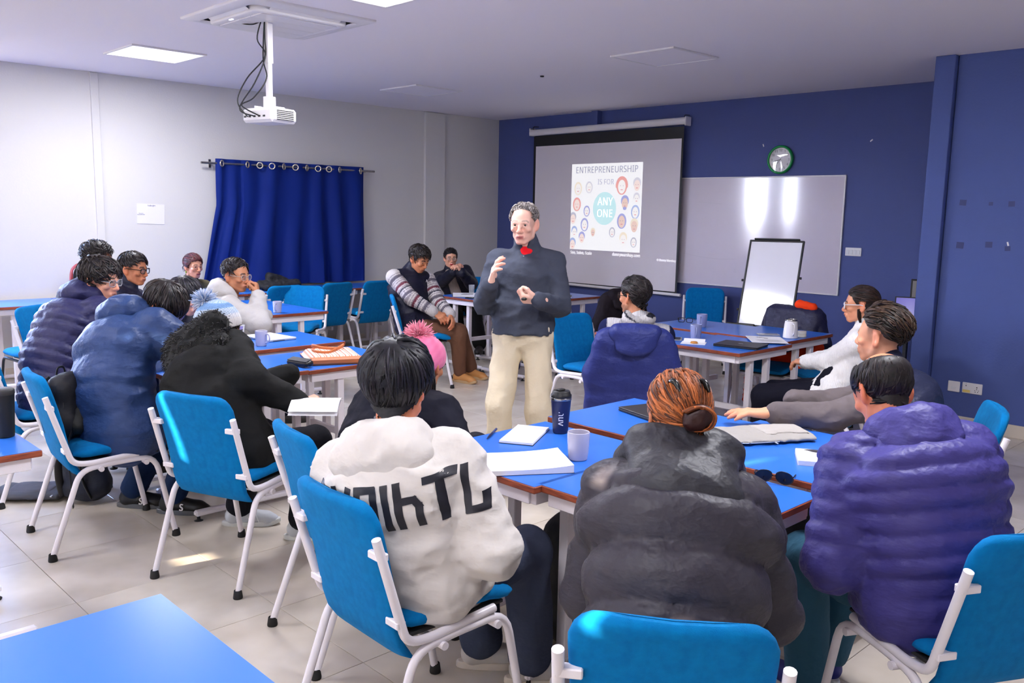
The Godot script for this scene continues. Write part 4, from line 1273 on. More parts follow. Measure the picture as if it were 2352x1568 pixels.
func person(cf: Dictionary) -> Dictionary:
	var d: Vector2 = (cf.dir as Vector2).normalized()
	var node := thing("person", cf.label, "person", Vector3(cf.at.x, 0, cf.at.y), yaw(d), cf.get("group", ""))
	var inv := node.transform.affine_inverse()
	var s: float = cf.get("size", 1.0)
	var k := {"node": node, "inv": inv, "s": s, "cf": cf}
	var hc: Vector3 = inv * (cf.head as Vector3)                 # head centre
	var look: Vector3 = (inv.basis * (cf.look as Vector3)).normalized()
	var hb := frame(look, Vector3.DOWN + (inv.basis * (cf.get("roll", Vector3.ZERO) as Vector3)))
	var hs: float = cf.get("head_size", 1.0) * s
	k.hx = Transform3D(hb.scaled(Vector3(hs, hs, hs)), hc)
	var pel: Vector3 = cf.get("pelvis", Vector3(0, 0.565, 0.03))
	var nk: Vector3 = hc + hb * Vector3(0, -0.155, 0.055) * hs
	k.pel = pel; k.neck = nk
	var tw: float = cf.get("twist", 0.0)                        # shoulders turned to the right
	var up := (nk - pel).normalized()
	var side := Vector3(cos(tw), 0, sin(tw))
	side = (side - up * side.dot(up)).normalized()
	k.up = up; k.side = side; k.fwd = up.cross(side)
	var sw: float = cf.get("shoulder", 0.178) * s
	var wr: Array = cf.get("hands", [])
	var j := {}
	for e in [-1, 1]:
		var sh: Vector3 = nk - up * 0.075 * s + side * sw * e
		var w: Vector3
		var hint: Vector3 = cf.get("elbow_l" if e < 0 else "elbow_r", Vector3(e * 0.25, -1.0, 0.35))
		var key := "hand_l" if e < 0 else "hand_r"
		if cf.has(key): w = inv * (cf[key] as Vector3)
		else: w = pel + Vector3(e * 0.12, 0.13, -0.36)
		if (w - sh).length() > 0.53 * s: w = sh + (w - sh).normalized() * 0.53 * s
		j[e] = [sh, two_bone(sh, w, 0.285 * s, 0.255 * s, hint), w]
	k.arm = j
	var lg := {}
	for e in [-1, 1]:
		var hip := pel + Vector3(e * 0.085, -0.015, 0)
		var key := "foot_l" if e < 0 else "foot_r"
		var ft: Vector3 = inv * (cf[key] as Vector3) if cf.has(key) else Vector3(e * 0.11, 0, pel.z - 0.50)
		ft.y = cf.get("foot_y", 0.0)
		var an := ft + Vector3(0, 0.095, 0)
		if (an - hip).length() > 0.82 * s: an = hip + (an - hip).normalized() * 0.82 * s
		lg[e] = [hip, two_bone(hip, an, 0.43 * s, 0.41 * s, cf.get("knee_l" if e < 0 else "knee_r", Vector3(e * 0.12, 1, -0.9))), an]
		if (cf.get("pelvis", Vector3.ZERO) as Vector3).y > 0.8: lg[e][1] = two_bone(hip, an, 0.43 * s, 0.41 * s, Vector3(0, 0, -1))
	k.leg = lg
	var skin: Color = cf.get("skin", lin(196, 140, 108))
	# the body: one surface; the head and hands are finer
	job(node, "body", cf.get("skin_mat", M.skin), func() -> Mb:
		var m := Mb.new(); m.col = skin
		var b := Sdf.new()
		torso(b, k, -0.032, [])
		b.cap(nk, hc + hb * Vector3(0, -0.1, 0.03) * hs, 0.05 * s, 0.045 * s)
		for e in [-1, 1]:
			b.line(j[e], [0.040 * s, 0.030 * s, 0.021 * s])
			b.line(lg[e], [0.060 * s, 0.042 * s, 0.030 * s])
		b.build(m, 0.019, 90.0)
		head_mesh(m, k.hx, skin, cf)
		for e in [-1, 1]:
			var hd: Array = cf.get("pose_l" if e < 0 else "pose_r", [])
			if hd.is_empty(): continue
			var fb: Basis = frame(inv.basis * (hd[1] as Vector3), inv.basis * (hd[2] as Vector3))
			var sc := s * 1.02
			var tmp := Mb.new()
			tmp.add(HANDS[hd[0]], Transform3D(Basis.from_scale(Vector3(e, 1, 1))))
			if e < 0:
				for q in range(0, tmp.ix.size(), 3):
					var t0 := tmp.ix[q + 1]; tmp.ix[q + 1] = tmp.ix[q + 2]; tmp.ix[q + 2] = t0
				for q in tmp.n.size(): tmp.n[q] = Vector3(HANDS[hd[0]].n[q].x * -1.0, HANDS[hd[0]].n[q].y, HANDS[hd[0]].n[q].z)
			var hcol: Color = skin
			for q in tmp.c.size():
				var pz: float = tmp.v[q].z
				tmp.c[q] = hcol.lerp(Color(hcol.r * 1.05, hcol.g * 0.85, hcol.b * 0.82), smoothstep(-0.09, -0.16, pz))
			m.add(tmp, Transform3D(fb.scaled_local(Vector3(sc, sc, sc)), j[e][2]))
		return m)
	for e in [-1.0, 1.0]:
		var ey := put("eye", M.eye_mesh, M.vc_gloss, node)
		ey.transform = k.hx * Transform3D(Basis(), Vector3(e * 0.031, -0.001, -0.0745))
	if cf.has("hairstyle"):
		var hst: Dictionary = cf.hairstyle
		var sd: int = cf.get("seed", 1)
		var hn := job(node, "hair", hst.get("mat", M.hair), func() -> Mb: return hair_mesh(hst, sd))
		hn.transform = k.hx
	return k

func job(parent: Node, called: String, m: Material, fn: Callable) -> MeshInstance3D:
	var o := MeshInstance3D.new()
	o.name = called
	o.material_override = m
	parent.add_child(o, true)
	jobs.append([o, fn, null])
	return o

func run_jobs() -> void:
	var t0 := Time.get_ticks_msec()
	var id := WorkerThreadPool.add_group_task(func(i: int) -> void: jobs[i][2] = jobs[i][1].call(), jobs.size(), -1, true)
	WorkerThreadPool.wait_for_group_task_completion(id)
	var tris := 0
	for q in jobs:
		q[0].mesh = q[2].mesh()
		tris += q[2].ix.size() / 3
		if OS_DEBUG: print(q[0].get_parent().name, " ", q[0].name, " ", q[2].ix.size() / 3)
	print("people: ", Time.get_ticks_msec() - t0, " ms, ", tris, " triangles")
	jobs.clear()

# torso and limbs into a field; g fattens, q = [pitch, depth] quilts
func torso(b: Sdf, k: Dictionary, g: float, q: Array, shrug := 0.0) -> void:
	var s: float = k.s
	var up: Vector3 = k.up
	var sd: Vector3 = k.side
	var pel: Vector3 = k.pel
	var nk: Vector3 = k.neck
	var qq := [] if q.is_empty() else [pel, up, q[0], q[1]]
	var L := (nk - pel).length()
	var w: float = k.cf.get("girth", 1.0)
	var bow: Vector3 = -k.fwd * k.cf.get("bow", 0.03)
	var a: Vector3 = pel - up * (0.02 + k.get("drop", 0.0))
	var p1 := pel + up * L * 0.33 + bow
	var p2 := pel + up * L * 0.68 + bow
	var p3 := nk - up * 0.07 * s
	b.cap(a, p1, (0.124 * w + g) * s, (0.116 * w + g) * s, 1.26, sd, qq)
	b.cap(p1, p2, (0.116 * w + g) * s, (0.122 * w + g) * s, 1.28, sd, qq)
	b.cap(p2, p3, (0.121 * w + g) * s, (0.074 + g) * s, 1.42, sd, qq)
	b.cap(p3 - sd * 0.14 * s, p3 + sd * 0.14 * s, (0.060 + g * 0.9) * s, -1.0, 1.0, sd, qq)

func sleeves(b: Sdf, k: Dictionary, r: Array, q := [], cuff := 0.0) -> void:
	for e in [-1, 1]:
		var a: Array = k.arm[e]
		var u: Vector3 = (a[1] - a[0]).normalized()
		var f: Vector3 = (a[2] - a[1]).normalized()
		b.cap(a[0], a[1], r[0] * k.s, r[1] * k.s, 1.0, Vector3.RIGHT, [] if q.is_empty() else [a[0], u, q[0], q[1]])
		b.cap(a[1], a[2] - f * cuff, r[1] * k.s, r[2] * k.s, 1.0, Vector3.RIGHT, [] if q.is_empty() else [a[1], f, q[0], q[1]])

func collar(b: Sdf, k: Dictionary, h: float, r := 0.066) -> void:
	var hx: Transform3D = k.hx
	var to: Vector3 = (hx * Vector3(0, -0.09, 0.035) - k.neck).normalized()
	b.cap(k.neck - to * 0.03, k.neck + to * h, (r + 0.01) * k.s, r * k.s)

# a hood lying on the shoulders: a roll round the neck and a sack behind
func hood(b: Sdf, k: Dictionary, roll: float, sack: Vector3, lift := 0.0, drop := 0.1) -> void:
	var c: Vector3 = k.neck + k.up * (0.02 + lift)
	var x: Vector3 = k.side
	var z: Vector3 = -k.fwd
	var pts := []
	for i in 7:
		var t := lerpf(-0.35, PI + 0.35, i / 6.0)
		pts.append(c + x * cos(t) * 0.095 + z * (sin(t) * 0.085 + 0.01) + k.up * (0.028 * sin(t) - 0.012))
	var rr := []
	for i in 7: rr.append(roll * (0.75 + 0.35 * sin(i / 6.0 * PI)))
	b.line(pts, rr)
	b.ell(c + z * (0.07 + sack.z * 0.5) - k.up * (drop * 0.55 + 0.02), sack, Basis(x, k.up, -k.fwd).orthonormalized())

func trousers(k: Dictionary, r: Array, col: Color, m: Material, amp := 0.006, cell := 0.014) -> void:
	job(k.node, "trousers", m, func() -> Mb:
		var b := Sdf.new()
		var o := Mb.new(); o.col = col
		b.cap(k.pel + Vector3(-0.06, 0.0, 0.0), k.pel + Vector3(0.06, 0.0, 0.0), 0.115 * k.s)
		b.cap(k.pel, k.pel + k.up * 0.12, 0.118 * k.s, 0.112 * k.s, 1.25, k.side)
		for e in [-1, 1]:
			var l: Array = k.leg[e]
			var an: Vector3 = l[2].lerp(l[1], 0.04)
			b.cap(l[0], l[1], r[0] * k.s, r[1] * k.s)
			b.cap(l[1], an, r[1] * k.s, r[2] * k.s)
		b.build(o, cell, 95.0, amp, 5.0, 11, null, Vector3(1, 0.45, 1))
		return o)

# shoes point along the foot direction; col = [upper, sole]
func shoes(k: Dictionary, upper: Color, sole: Color, toe := Vector3.ZERO, extra := "") -> void:
	for e in [-1, 1]:
		var l: Array = k.leg[e]
		var fd: Vector3 = toe if toe != Vector3.ZERO else Vector3(e * 0.12, 0, -1)
		fd.y = 0; fd = fd.normalized()
		var o := Node3D.new()
		o.name = "shoe"
		k.node.add_child(o, true)
		o.transform = Transform3D(frame(fd, Vector3.DOWN), Vector3(l[2].x, 0, l[2].z))
		o.position.y = maxf(0.0, l[2].y - 0.095)
		put("upper", shoe_upper(upper), M.vc, o)
		put("sole", shoe_sole(sole), M.vc, o)
		if extra == "laces":
			var m := Mb.new(); m.col = lin(226, 214, 190)
			for q in 4:
				var z := -0.045 - q * 0.022
				m.tube(curve([Vector3(-0.022, 0.072 - q * 0.008, z), Vector3(0, 0.088 - q * 0.010, z - 0.006), Vector3(0.022, 0.072 - q * 0.008, z + 0.004)], 3), 0.0026, 5)
			put("laces", m, M.vc, o)
		if extra == "stripes":
			var m := Mb.new(); m.col = lin(238, 240, 242)
			for q in 3:
				for sg in [-1.0, 1.0]:
					m.tube(PackedVector3Array([Vector3(sg * 0.040, 0.024, -0.06 - q * 0.022), Vector3(sg * 0.036, 0.05, -0.05 - q * 0.022), Vector3(sg * 0.026, 0.068, -0.042 - q * 0.022)]), 0.0045, 6, true, 0.6)
			put("stripes", m, M.vc, o)
		if extra == "mark":
			var m := text("S", 0.05, "Droid Sans", 0.002, true)
			for sg in [-1.0, 1.0]:
				var t := put("side_mark", m, M.white, o)
				t.transform = Transform3D(Basis(Vector3.UP, sg * (PI / 2 - 0.12)) * Basis(Vector3.RIGHT, -0.2), Vector3(sg * 0.0455, 0.046, -0.06))

func shoe_upper(col: Color) -> Mb:
	var b := Sdf.new()
	b.cap(Vector3(0, 0.055, 0.035), Vector3(0, 0.085, 0.02), 0.034, 0.036)
	b.cap(Vector3(0, 0.045, 0.03), Vector3(0, 0.034, -0.14), 0.036, 0.032, 1.12)
	b.cap(Vector3(0, 0.08, 0.01), Vector3(0, 0.04, -0.12), 0.03, 0.026)
	b.cap(Vector3(0, 0.030, -0.14), Vector3(0, 0.026, -0.175), 0.032, 0.024, 1.2)
	b.ell(Vector3(0, -0.028, -0.05), Vector3(0.1, 0.04, 0.2), Basis(), true)
	var o := Mb.new(); o.col = col
	b.build(o, 0.008, 110.0)
	return o

func shoe_sole(col: Color) -> Mb:
	var o := Mb.new(); o.col = col
	var rows := []
	for q in [[0.0, 0.94], [0.004, 1.0], [0.022, 1.0], [0.026, 0.95]]:
		var ring := PackedVector3Array()
		for i in 28:
			var a := -TAU * i / 28.0
			var z: float = -0.06 + sin(a) * 0.15 * q[1]
			var hw: float = 0.040 * q[1] * (1.0 + 0.16 * sin(clampf((-z - 0.02) / 0.16, -1, 1) * PI * 0.8))
			ring.append(Vector3(signf(cos(a)) * pow(absf(cos(a)), 0.7) * hw, q[0] + 0.012 * smoothstep(-0.15, -0.22, z), z))
		rows.append(ring)
	o.surf(rows, true, false)
	o.fan(rows[0], true); o.fan(rows[-1])
	return o

func glasses(k: Dictionary, col: Color, round_ := false, thickf := 0.0022) -> void:
	var o := Node3D.new(); o.name = "glasses"
	k.node.add_child(o, true)
	o.transform = k.hx
	var m := Mb.new(); m.col = col
	for e in [-1.0, 1.0]:
		var ring := PackedVector3Array()
		for i in 25:
			var a := TAU * i / 24.0
			var p := 1.0 if round_ else 0.6
			ring.append(Vector3(e * 0.033 + signf(cos(a)) * pow(absf(cos(a)), p) * 0.0245, -0.004 + signf(sin(a)) * pow(absf(sin(a)), p) * (0.022 if round_ else 0.0185), -0.103 + absf(cos(a)) * 0.002 + (0.005 if e * cos(a) > 0.5 else 0.0)))
		m.tube(ring, thickf, 6, false)
		m.tube(PackedVector3Array([Vector3(e * 0.0575, 0.004, -0.096), Vector3(e * 0.074, 0.006, -0.07), Vector3(e * 0.081, 0.008, 0.0), Vector3(e * 0.083, 0.004, 0.02), Vector3(e * 0.082, -0.012, 0.034)]), thickf * 0.9, 6)
	m.tube(curve([Vector3(-0.0095, 0.0, -0.103), Vector3(0, 0.004, -0.107), Vector3(0.0095, 0.0, -0.103)], 3), thickf, 6)
	put("frame", m, M.vc_gloss, o)
	for e in [-1.0, 1.0]:
		put("lens", Mb.new().lathe(PackedVector2Array([Vector2(0.024, 0), Vector2(0.0, 0.0015)]), 18, Transform3D(Basis(Vector3.RIGHT, -PI / 2), Vector3(e * 0.033, -0.004, -0.1025))), M.lens, o)
# ---------------------------------------------------------------- clothes
func jacket(k: Dictionary, called: String, o: Dictionary) -> MeshInstance3D:
	if o.has("hood"):
		job(k.node, "hood", o.get("m", M.cloth), func() -> Mb:
			var b := Sdf.new()
			var m := Mb.new(); m.col = o.col
			hood(b, k, o.hood[0], o.hood[1], o.hood[2], o.hood[3])
			b.build(m, o.get("cell", 0.012) * 0.9, 75.0, 0.007, 7.0, 23)
			return m)
	return job(k.node, called, o.get("m", M.cloth), func() -> Mb:
		var b := Sdf.new()
		var m := Mb.new(); m.col = o.col
		var q: Array = o.get("quilt", [])
		torso(b, k, o.get("g", 0.0), q)
		if not o.get("vest", false): sleeves(b, k, o.get("arm", [0.066, 0.056, 0.044]), o.get("aquilt", q), o.get("cuff", 0.0))
		if o.has("collar"): collar(b, k, o.collar, o.get("collar_r", 0.064))
		if o.has("waist"): b.cap(k.pel + k.up * 0.12, k.pel - k.up * o.waist[0], o.waist[1], o.waist[1], 1.26, k.side)
		if o.has("cut"): b.ell(Vector3(0, o.cut - 0.4, 0), Vector3(1.2, 0.4, 1.2), Basis(), true)
		if o.has("vee"): b.cap(k.neck + k.up * 0.08 + k.fwd * 0.075, k.neck - k.up * 0.055 + k.fwd * 0.105, 0.036, 0.008, 1.0, Vector3.RIGHT, [], true)
		if o.has("hem"):
			for e in [-1, 1]:
				b.cap(k.leg[e][0], (k.leg[e][0] as Vector3).lerp(k.leg[e][1], o.hem), (0.115 + o.get("g", 0.0)) * k.s, (0.095 + o.get("g", 0.0) * 0.5) * k.s)
		var f := b.build(m, o.get("cell", 0.012), o.get("K", 95.0), o.get("amp", 0.006), o.get("fq", 6.0), o.get("seed", 3), o.get("colf"), o.get("stretch", Vector3(1, 1.6, 1)))
		if o.has("after"): (o.after as Callable).call(f)
		return m)

func arm_at(k: Dictionary, p: Vector3) -> float:   # metres down the nearer arm from the shoulder, -1 off the arms
	var best := 0.11
	var t := -1.0
	for e in [-1, 1]:
		var a: Array = k.arm[e]
		for i in 2:
			var ab: Vector3 = a[i + 1] - a[i]
			var u := clampf((p - a[i]).dot(ab) / ab.length_squared(), 0.0, 1.0)
			var d: float = (p - a[i] - ab * u).length()
			if d < best:
				best = d
				t = u * ab.length() + (0.0 if i == 0 else (a[1] - a[0]).length())
	return t

func dome(front: float, back: float, rad: Vector3, nv := 34, nu := 96, knit := 0.0, colf = null, bulge := 0.0) -> Mb:   # a cap's outer surface in head space
	var m := Mb.new()
	var c := Vector3(0, 0.036, 0.012)
	var rows := []
	var cols := PackedColorArray()
	for j in nv:
		var v := float(j) / (nv - 1)
		var row := PackedVector3Array()
		for i in nu:
			var a := TAU * i / nu
			var y0 := lerpf(front, back, 0.5 + 0.5 * sin(a)) - c.y
			var e0 := asin(clampf(y0 / rad.y, -0.95, 0.95))
			var e := lerpf(e0, PI / 2, v)
			var r := rad * (1.0 + bulge * sin(v * PI))
			var p := Vector3(cos(e) * cos(a) * r.x, sin(e) * r.y, cos(e) * sin(a) * r.z)
			if knit > 0.0: p *= 1.0 + knit * (sin(a * nu / 4.0 * 1.0) * 0.5 + 0.5 * cos(j * PI))
			row.append(c + p)
			cols.append(colf.call(v, i, j) if colf else m.col)
		rows.append(row)
	var inner := PackedVector3Array()
	for p in rows[0]: inner.append(c + (p - c) * 0.93)
	rows.insert(0, inner)
	m.surf(rows, true, false, true)
	for i in cols.size(): m.c[i + nu] = cols[i]
	for i in nu: m.c[i] = cols[i]
	return m

func fluff(c: Vector3, r: float, n: int, ca: Color, cb: Color, sd: int, w := 0.0022, squash := 1.0) -> Mb:
	var m := Mb.new()
	var g := RandomNumberGenerator.new(); g.seed = sd
	for q in n:
		var d := Vector3(g.randfn(), g.randfn() * squash, g.randfn()).normalized()
		var L := r * g.randf_range(0.82, 1.05)
		var j := Vector3(g.randf_range(-1, 1), g.randf_range(-1, 1), g.randf_range(-1, 1)) * r * 0.22
		m.col = ca.lerp(cb, g.randf())
		m.tube(PackedVector3Array([c + d * r * 0.25, c + d * L * 0.65 + j * 0.4, c + d * L + j]), [w, w * 0.9, w * 0.35], 5, false)
	return m

func lettering(f: Dictionary, o: Mb, org: Vector3, u: Vector3, v: Vector3, into: Vector3, h: float, wd: float, strokes: Array) -> void:
	for st in strokes:
		for i in st.size() - 1:
			var a: Vector2 = st[i]
			var b: Vector2 = st[i + 1]
			var dir := (b - a).normalized()
			var nn := Vector2(-dir.y, dir.x) * wd * 0.5
			a -= dir * wd * 0.42; b += dir * wd * 0.42
			var n := maxi(2, int((b - a).length() / 0.008))
			var rows := []
			var miss := false
			for q in n + 1:
				var row := PackedVector3Array()
				for e in [-1.0, -0.33, 0.33, 1.0]:
					var p2: Vector2 = a.lerp(b, float(q) / n) + nn * e
					var p: Vector3 = org + u * p2.x + v * p2.y
					var lo := 0.0
					while lo < 0.5 and field(f, p + into * lo) < 0.0: lo += 0.012
					var l2 := lo - 0.012
					for z in 5:
						var mid := (lo + l2) / 2
						if field(f, p + into * mid) < 0.0: l2 = mid
						else: lo = mid
					row.append(p + into * (lo - 0.0025))
					if lo > 0.48: miss = true
				if miss: break
				rows.append(row)
			if rows.size() > 1: o.surf(rows, false, false, true)

func build_people() -> void:
	M.skin = mat(Color.WHITE, 0.5, 0, 0.45)
	M.skin.vertex_color_use_as_albedo = true
	M.hair = mat(Color.WHITE, 0.46, 0, 0.4); M.hair.anisotropy_enabled = true; M.hair.anisotropy = 0.5
	M.lens = mat(Color(0.9, 0.93, 0.95, 0.08), 0.03); M.lens.transparency = BaseMaterial3D.TRANSPARENCY_ALPHA
	M.cloth = bump(mat(Color.WHITE, 0.8, 0, 0.3), M.crease, Vector3(1.3, 2.2, 1.3), 0.16)
	M.nylon = bump(mat(Color.WHITE, 0.5, 0, 0.4), M.crease, Vector3(1.6, 3.0, 1.6), 0.42)
	M.cotton = bump(mat(Color.WHITE, 0.85, 0, 0.25), M.crease, Vector3(1.4, 2.0, 1.4), 0.22)
	M.denim = bump(mat(Color.WHITE, 0.8, 0, 0.3), M.crease, Vector3(1.6, 1.6, 1.6), 0.3)
	M.knit = mat(Color.WHITE, 0.9, 0, 0.2)
	M.knit.heightmap_enabled = true; M.knit.heightmap_texture = M.rib_h; M.knit.heightmap_scale = 0.35; M.knit.uv1_triplanar = true; M.knit.uv1_scale = Vector3(26, 26, 26)
	M.fur = mat(Color.WHITE, 0.8, 0, 0.3); M.fur.rim_enabled = true; M.fur.rim = 0.4
	M.eye_mesh = eye_mesh().mesh()
	make_templates()
	var black := lin(20, 18, 20)
	var brownh := lin(46, 34, 30)
	var sk1 := lin(206, 148, 112)
	var sk2 := lin(186, 124, 90)
	var sk3 := lin(226, 172, 142)
	var gaze := Vector3(5.45, 1.55, 4.85)
	var at := func(h: Vector3) -> Vector3: return (gaze - h) * Vector3(1, 0.6, 1)
	var short := {"line": [0.076, 0.060, 0.002, 0.034, -0.030, -0.075], "thick": 0.016, "side": 0.42, "flow": "fringe", "len": 0.045, "locks": 420, "curl": 0.5, "col": black, "col2": lin(58, 50, 50)}
	var mk := func(base: Dictionary, more: Dictionary) -> Dictionary:
		var d := base.duplicate(); d.merge(more, true); return d
	var k: Dictionary

	# the speaker
	k = person({"label": "standing man in charcoal quarter-zip sweater and beige trousers, gesturing with one hand", "at": Vector2(5.49, 4.93), "dir": Vector2(0.60, 0.80), "head": Vector3(5.45, 1.575, 4.90), "look": Vector3(0.50, -0.08, 0.87),
		"pelvis": Vector3(0, 0.93, 0), "twist": 0.0, "girth": 1.0, "shoulder": 0.172, "bow": -0.01, "foot_r": Vector3(5.50, 0, 5.15), "foot_l": Vector3(5.66, 0, 4.90),
		"hand_r": Vector3(5.50, 1.235, 5.21), "hand_l": Vector3(5.74, 1.155, 5.06), "elbow_r": Vector3(0.35, -1.0, 0.25), "elbow_l": Vector3(-0.5, -1.0, 0.3),
		"pose_r": ["open", Vector3(0.30, 0.72, 0.05), Vector3(0.55, -0.15, -0.55)], "pose_l": ["grip", Vector3(-0.62, 0.10, 0.70), Vector3(-0.35, 0.62, -0.35)],
		"skin": lin(240, 190, 170), "hair": lin(128, 112, 104), "lips": lin(206, 122, 116), "brow": 0.6,
		"hairstyle": {"line": [0.094, 0.080, 0.012, 0.036, -0.030, -0.070], "thick": 0.009, "side": 0.6, "flow": "fringe", "len": 0.03, "locks": 420, "w": 0.003, "curl": 0.5, "col": lin(92, 84, 82), "col2": lin(178, 170, 166)}})
	var spk := k
	k.drop = 0.03
	trousers(k, [0.090, 0.074, 0.068], lin(222, 208, 180), M.cotton, 0.011, 0.011)
	jacket(k, "sweater", {"col": lin(70, 74, 88), "m": M.cotton, "g": 0.008, "arm": [0.066, 0.058, 0.046], "collar": 0.05, "collar_r": 0.072, "amp": 0.009, "fq": 5.0, "cell": 0.0105, "cuff": 0.0, "cut": 0.94, "waist": [0.10, 0.146], "vee": true})
	shoes(k, lin(70, 52, 40), lin(40, 34, 30))
	job(k.node, "undershirt", M.cotton, func() -> Mb:
		var o := Mb.new(); o.col = lin(226, 30, 40)
		var b := Sdf.new()
		b.cap(spk.neck - spk.up * 0.05 + spk.fwd * 0.012, spk.neck - spk.up * 0.012 + spk.fwd * 0.010, 0.068, 0.060, 1.0)
		b.cap(spk.neck - spk.up * 0.06 + spk.fwd * 0.060, spk.neck - spk.up * 0.02 + spk.fwd * 0.044, 0.02, 0.028, 1.3)
		b.build(o, 0.009, 70.0)
		return o)
	job(k.node, "zip", M.vc_gloss, func() -> Mb:
		var o := Mb.new(); o.col = lin(150, 150, 156)
		var c: Vector3 = spk.neck - spk.up * 0.075 + spk.fwd * 0.104
		o.box(c, Vector3(0.008, 0.03, 0.008), 0.002, Basis(spk.side, spk.up, -spk.fwd).orthonormalized())
		o.box(c - spk.up * 0.026, Vector3(0.011, 0.022, 0.005), 0.002, Basis(spk.side, spk.up, -spk.fwd).orthonormalized())
		return o)

	# front group
	k = person({"label": "man in cream hooded jacket with black lettering across the back", "at": Vector2(7.11, 6.96), "dir": Vector2(-0.19, -0.98), "head": Vector3(7.06, 1.125, 7.02), "look": at.call(Vector3(7.06, 1.2, 7.02)) + Vector3(0.5, 0, 0),
		"head_size": 1.04, "bow": 0.05, "girth": 1.04, "twist": -0.42, "shoulder": 0.185, "hand_r": Vector3(7.16, 0.655, 6.77), "elbow_r": Vector3(0.75, -0.7, 0.35), "hand_l": Vector3(6.95, 0.66, 6.65), "pose_r": ["droop", Vector3(-0.05, -0.55, -0.85), Vector3(-0.35, -0.7, 0.3)],
		"foot_r": Vector3(7.13, 0, 6.50), "foot_l": Vector3(6.93, 0, 6.55), "skin": lin(206, 128, 92), "seed": 5,
		"hairstyle": {"line": [0.02, 0.02, -0.01, 0.022, -0.055, -0.088], "thick": 0.023, "side": 0.8, "flow": "crown", "len": 0.105, "locks": 620, "w": 0.005, "curl": 0.22, "lift": 0.008, "col": lin(12, 12, 15), "col2": lin(48, 46, 54), "whorl": Vector3(0.012, 0.11, 0.05)}})
	var kj := k
	k.letters = Mb.new(); k.letters.col = lin(30, 32, 42)
	trousers(k, [0.098, 0.082, 0.076], lin(66, 72, 92), M.cotton, 0.008, 0.011)
	jacket(k, "jacket", {"col": lin(218, 212, 206), "m": M.cotton, "g": 0.03, "arm": [0.086, 0.078, 0.054], "hem": 0.22, "amp": 0.011, "fq": 4.2, "cell": 0.0105, "K": 90.0, "hood": [0.046, Vector3(0.155, 0.085, 0.075), 0.0, 0.03], "cuff": 0.03,
		"after": func(f: Dictionary) -> void:
			var g := []
			var x := 0.0
			var glyphs := [["S", 0.042], ["V", 0.052], ["O", 0.052], ["I", 0.014], ["h", 0.052], ["T", 0.066], ["U", 0.05], ["N", 0.05], ["Q", 0.03]]
			var shp := {"S": [[[1, 0.95], [0.35, 1], [0.12, 0.66], [0.85, 0.38], [0.8, 0.04], [0, 0]]], "V": [[[0, 1], [0.42, 0], [1, 1]]], "O": [[[0, 0], [0.1, 1], [1, 1], [0.9, 0], [0, 0]]], "I": [[[0.5, 0], [0.5, 1]]], "h": [[[0, 0], [0, 1]], [[0, 0.62], [0.8, 0.62], [1, 0.45], [1, 0]]], "T": [[[0, 1], [1, 1]], [[0.5, 1], [0.5, 0]]], "U": [[[0, 1], [0, 0], [1, 0], [1, 1]]], "N": [[[0, 0], [0, 1], [1, 0], [1, 1]]], "Q": [[[0.1, 0.55], [0.2, 1]], [[0.8, 0.55], [0.9, 1]]]}
			for q in glyphs:
				for st in shp[q[0]]:
					var pl := []
					for p in st: pl.append(Vector2(x + p[0] * q[1], p[1] * 0.118))
					g.append(pl)
				x += q[1] + 0.026
			var sd: Vector3 = kj.side
			var bk: Vector3 = -kj.fwd
			var org: Vector3 = kj.pel + kj.up * 0.215 - sd * 0.20 + bk * 0.36
			lettering(f, kj.letters, org, sd, kj.up, -bk, 0.118, 0.021, g)})
	shoes(k, lin(206, 200, 196), lin(214, 202, 188), Vector3(0.75, 0, -0.65), "laces")
	job(k.node, "snap_button", M.vc_gloss, func() -> Mb:
		var o := Mb.new(); o.col = lin(30, 28, 34)
		o.lathe(PackedVector2Array([Vector2(0.009, 0), Vector2(0.008, 0.004), Vector2(0, 0.005)]), 14, Transform3D(frame(Vector3.UP, kj.fwd), kj.pel + kj.up * 0.165 - kj.fwd * 0.165 + kj.side * 0.10))
		return o)

	k = person({"label": "woman with dyed brown hair bun in black puffer jacket, seen from behind", "at": Vector2(8.02, 6.96), "dir": Vector2(-0.66, -0.75), "head": Vector3(7.84, 1.125, 6.70), "look": at.call(Vector3(7.84, 1.15, 6.70)) + Vector3(0, 0.05, 0), "head_size": 0.95, "girth": 1.08, "bow": 0.06, "shoulder": 0.165,
		"hand_r": Vector3(7.86, 0.70, 6.48), "hand_l": Vector3(7.66, 0.70, 6.62), "elbow_r": Vector3(0.35, -1.0, 0.2), "elbow_l": Vector3(-0.3, -1.0, 0.2), "skin": sk2, "seed": 8,
		"hairstyle": {"line": [0.070, 0.058, 0.008, 0.030, -0.035, -0.080], "thick": 0.010, "side": 0.9, "flow": "to", "to": Vector3(0.012, 0.015, 0.108), "len": 0.085, "locks": 700, "w": 0.0042, "curl": 0.16, "lift": 0.004, "col": lin(46, 22, 16), "col2": lin(190, 104, 50),
			"bun": [Vector3(0.014, 0.030, 0.122), Vector3(0.036, 0.034, 0.026)], "bundles": [[[Vector3(-0.025, 0.052, 0.135), Vector3(0.012, 0.067, 0.140), Vector3(0.048, 0.044, 0.138), Vector3(0.044, 0.010, 0.136), Vector3(0.006, 0.000, 0.138), Vector3(-0.024, 0.024, 0.136)], [0.006, 0.009, 0.009, 0.009, 0.009, 0.005], 60, 0.004]]}})
	var kb := k
	jacket(k, "jacket", {"col": lin(54, 52, 60), "m": M.nylon, "g": 0.036, "arm": [0.088, 0.080, 0.066], "quilt": [0.135, 0.024], "aquilt": [0.13, 0.018], "hem": 0.3, "amp": 0.006, "fq": 4.0, "cell": 0.0115, "K": 90.0})
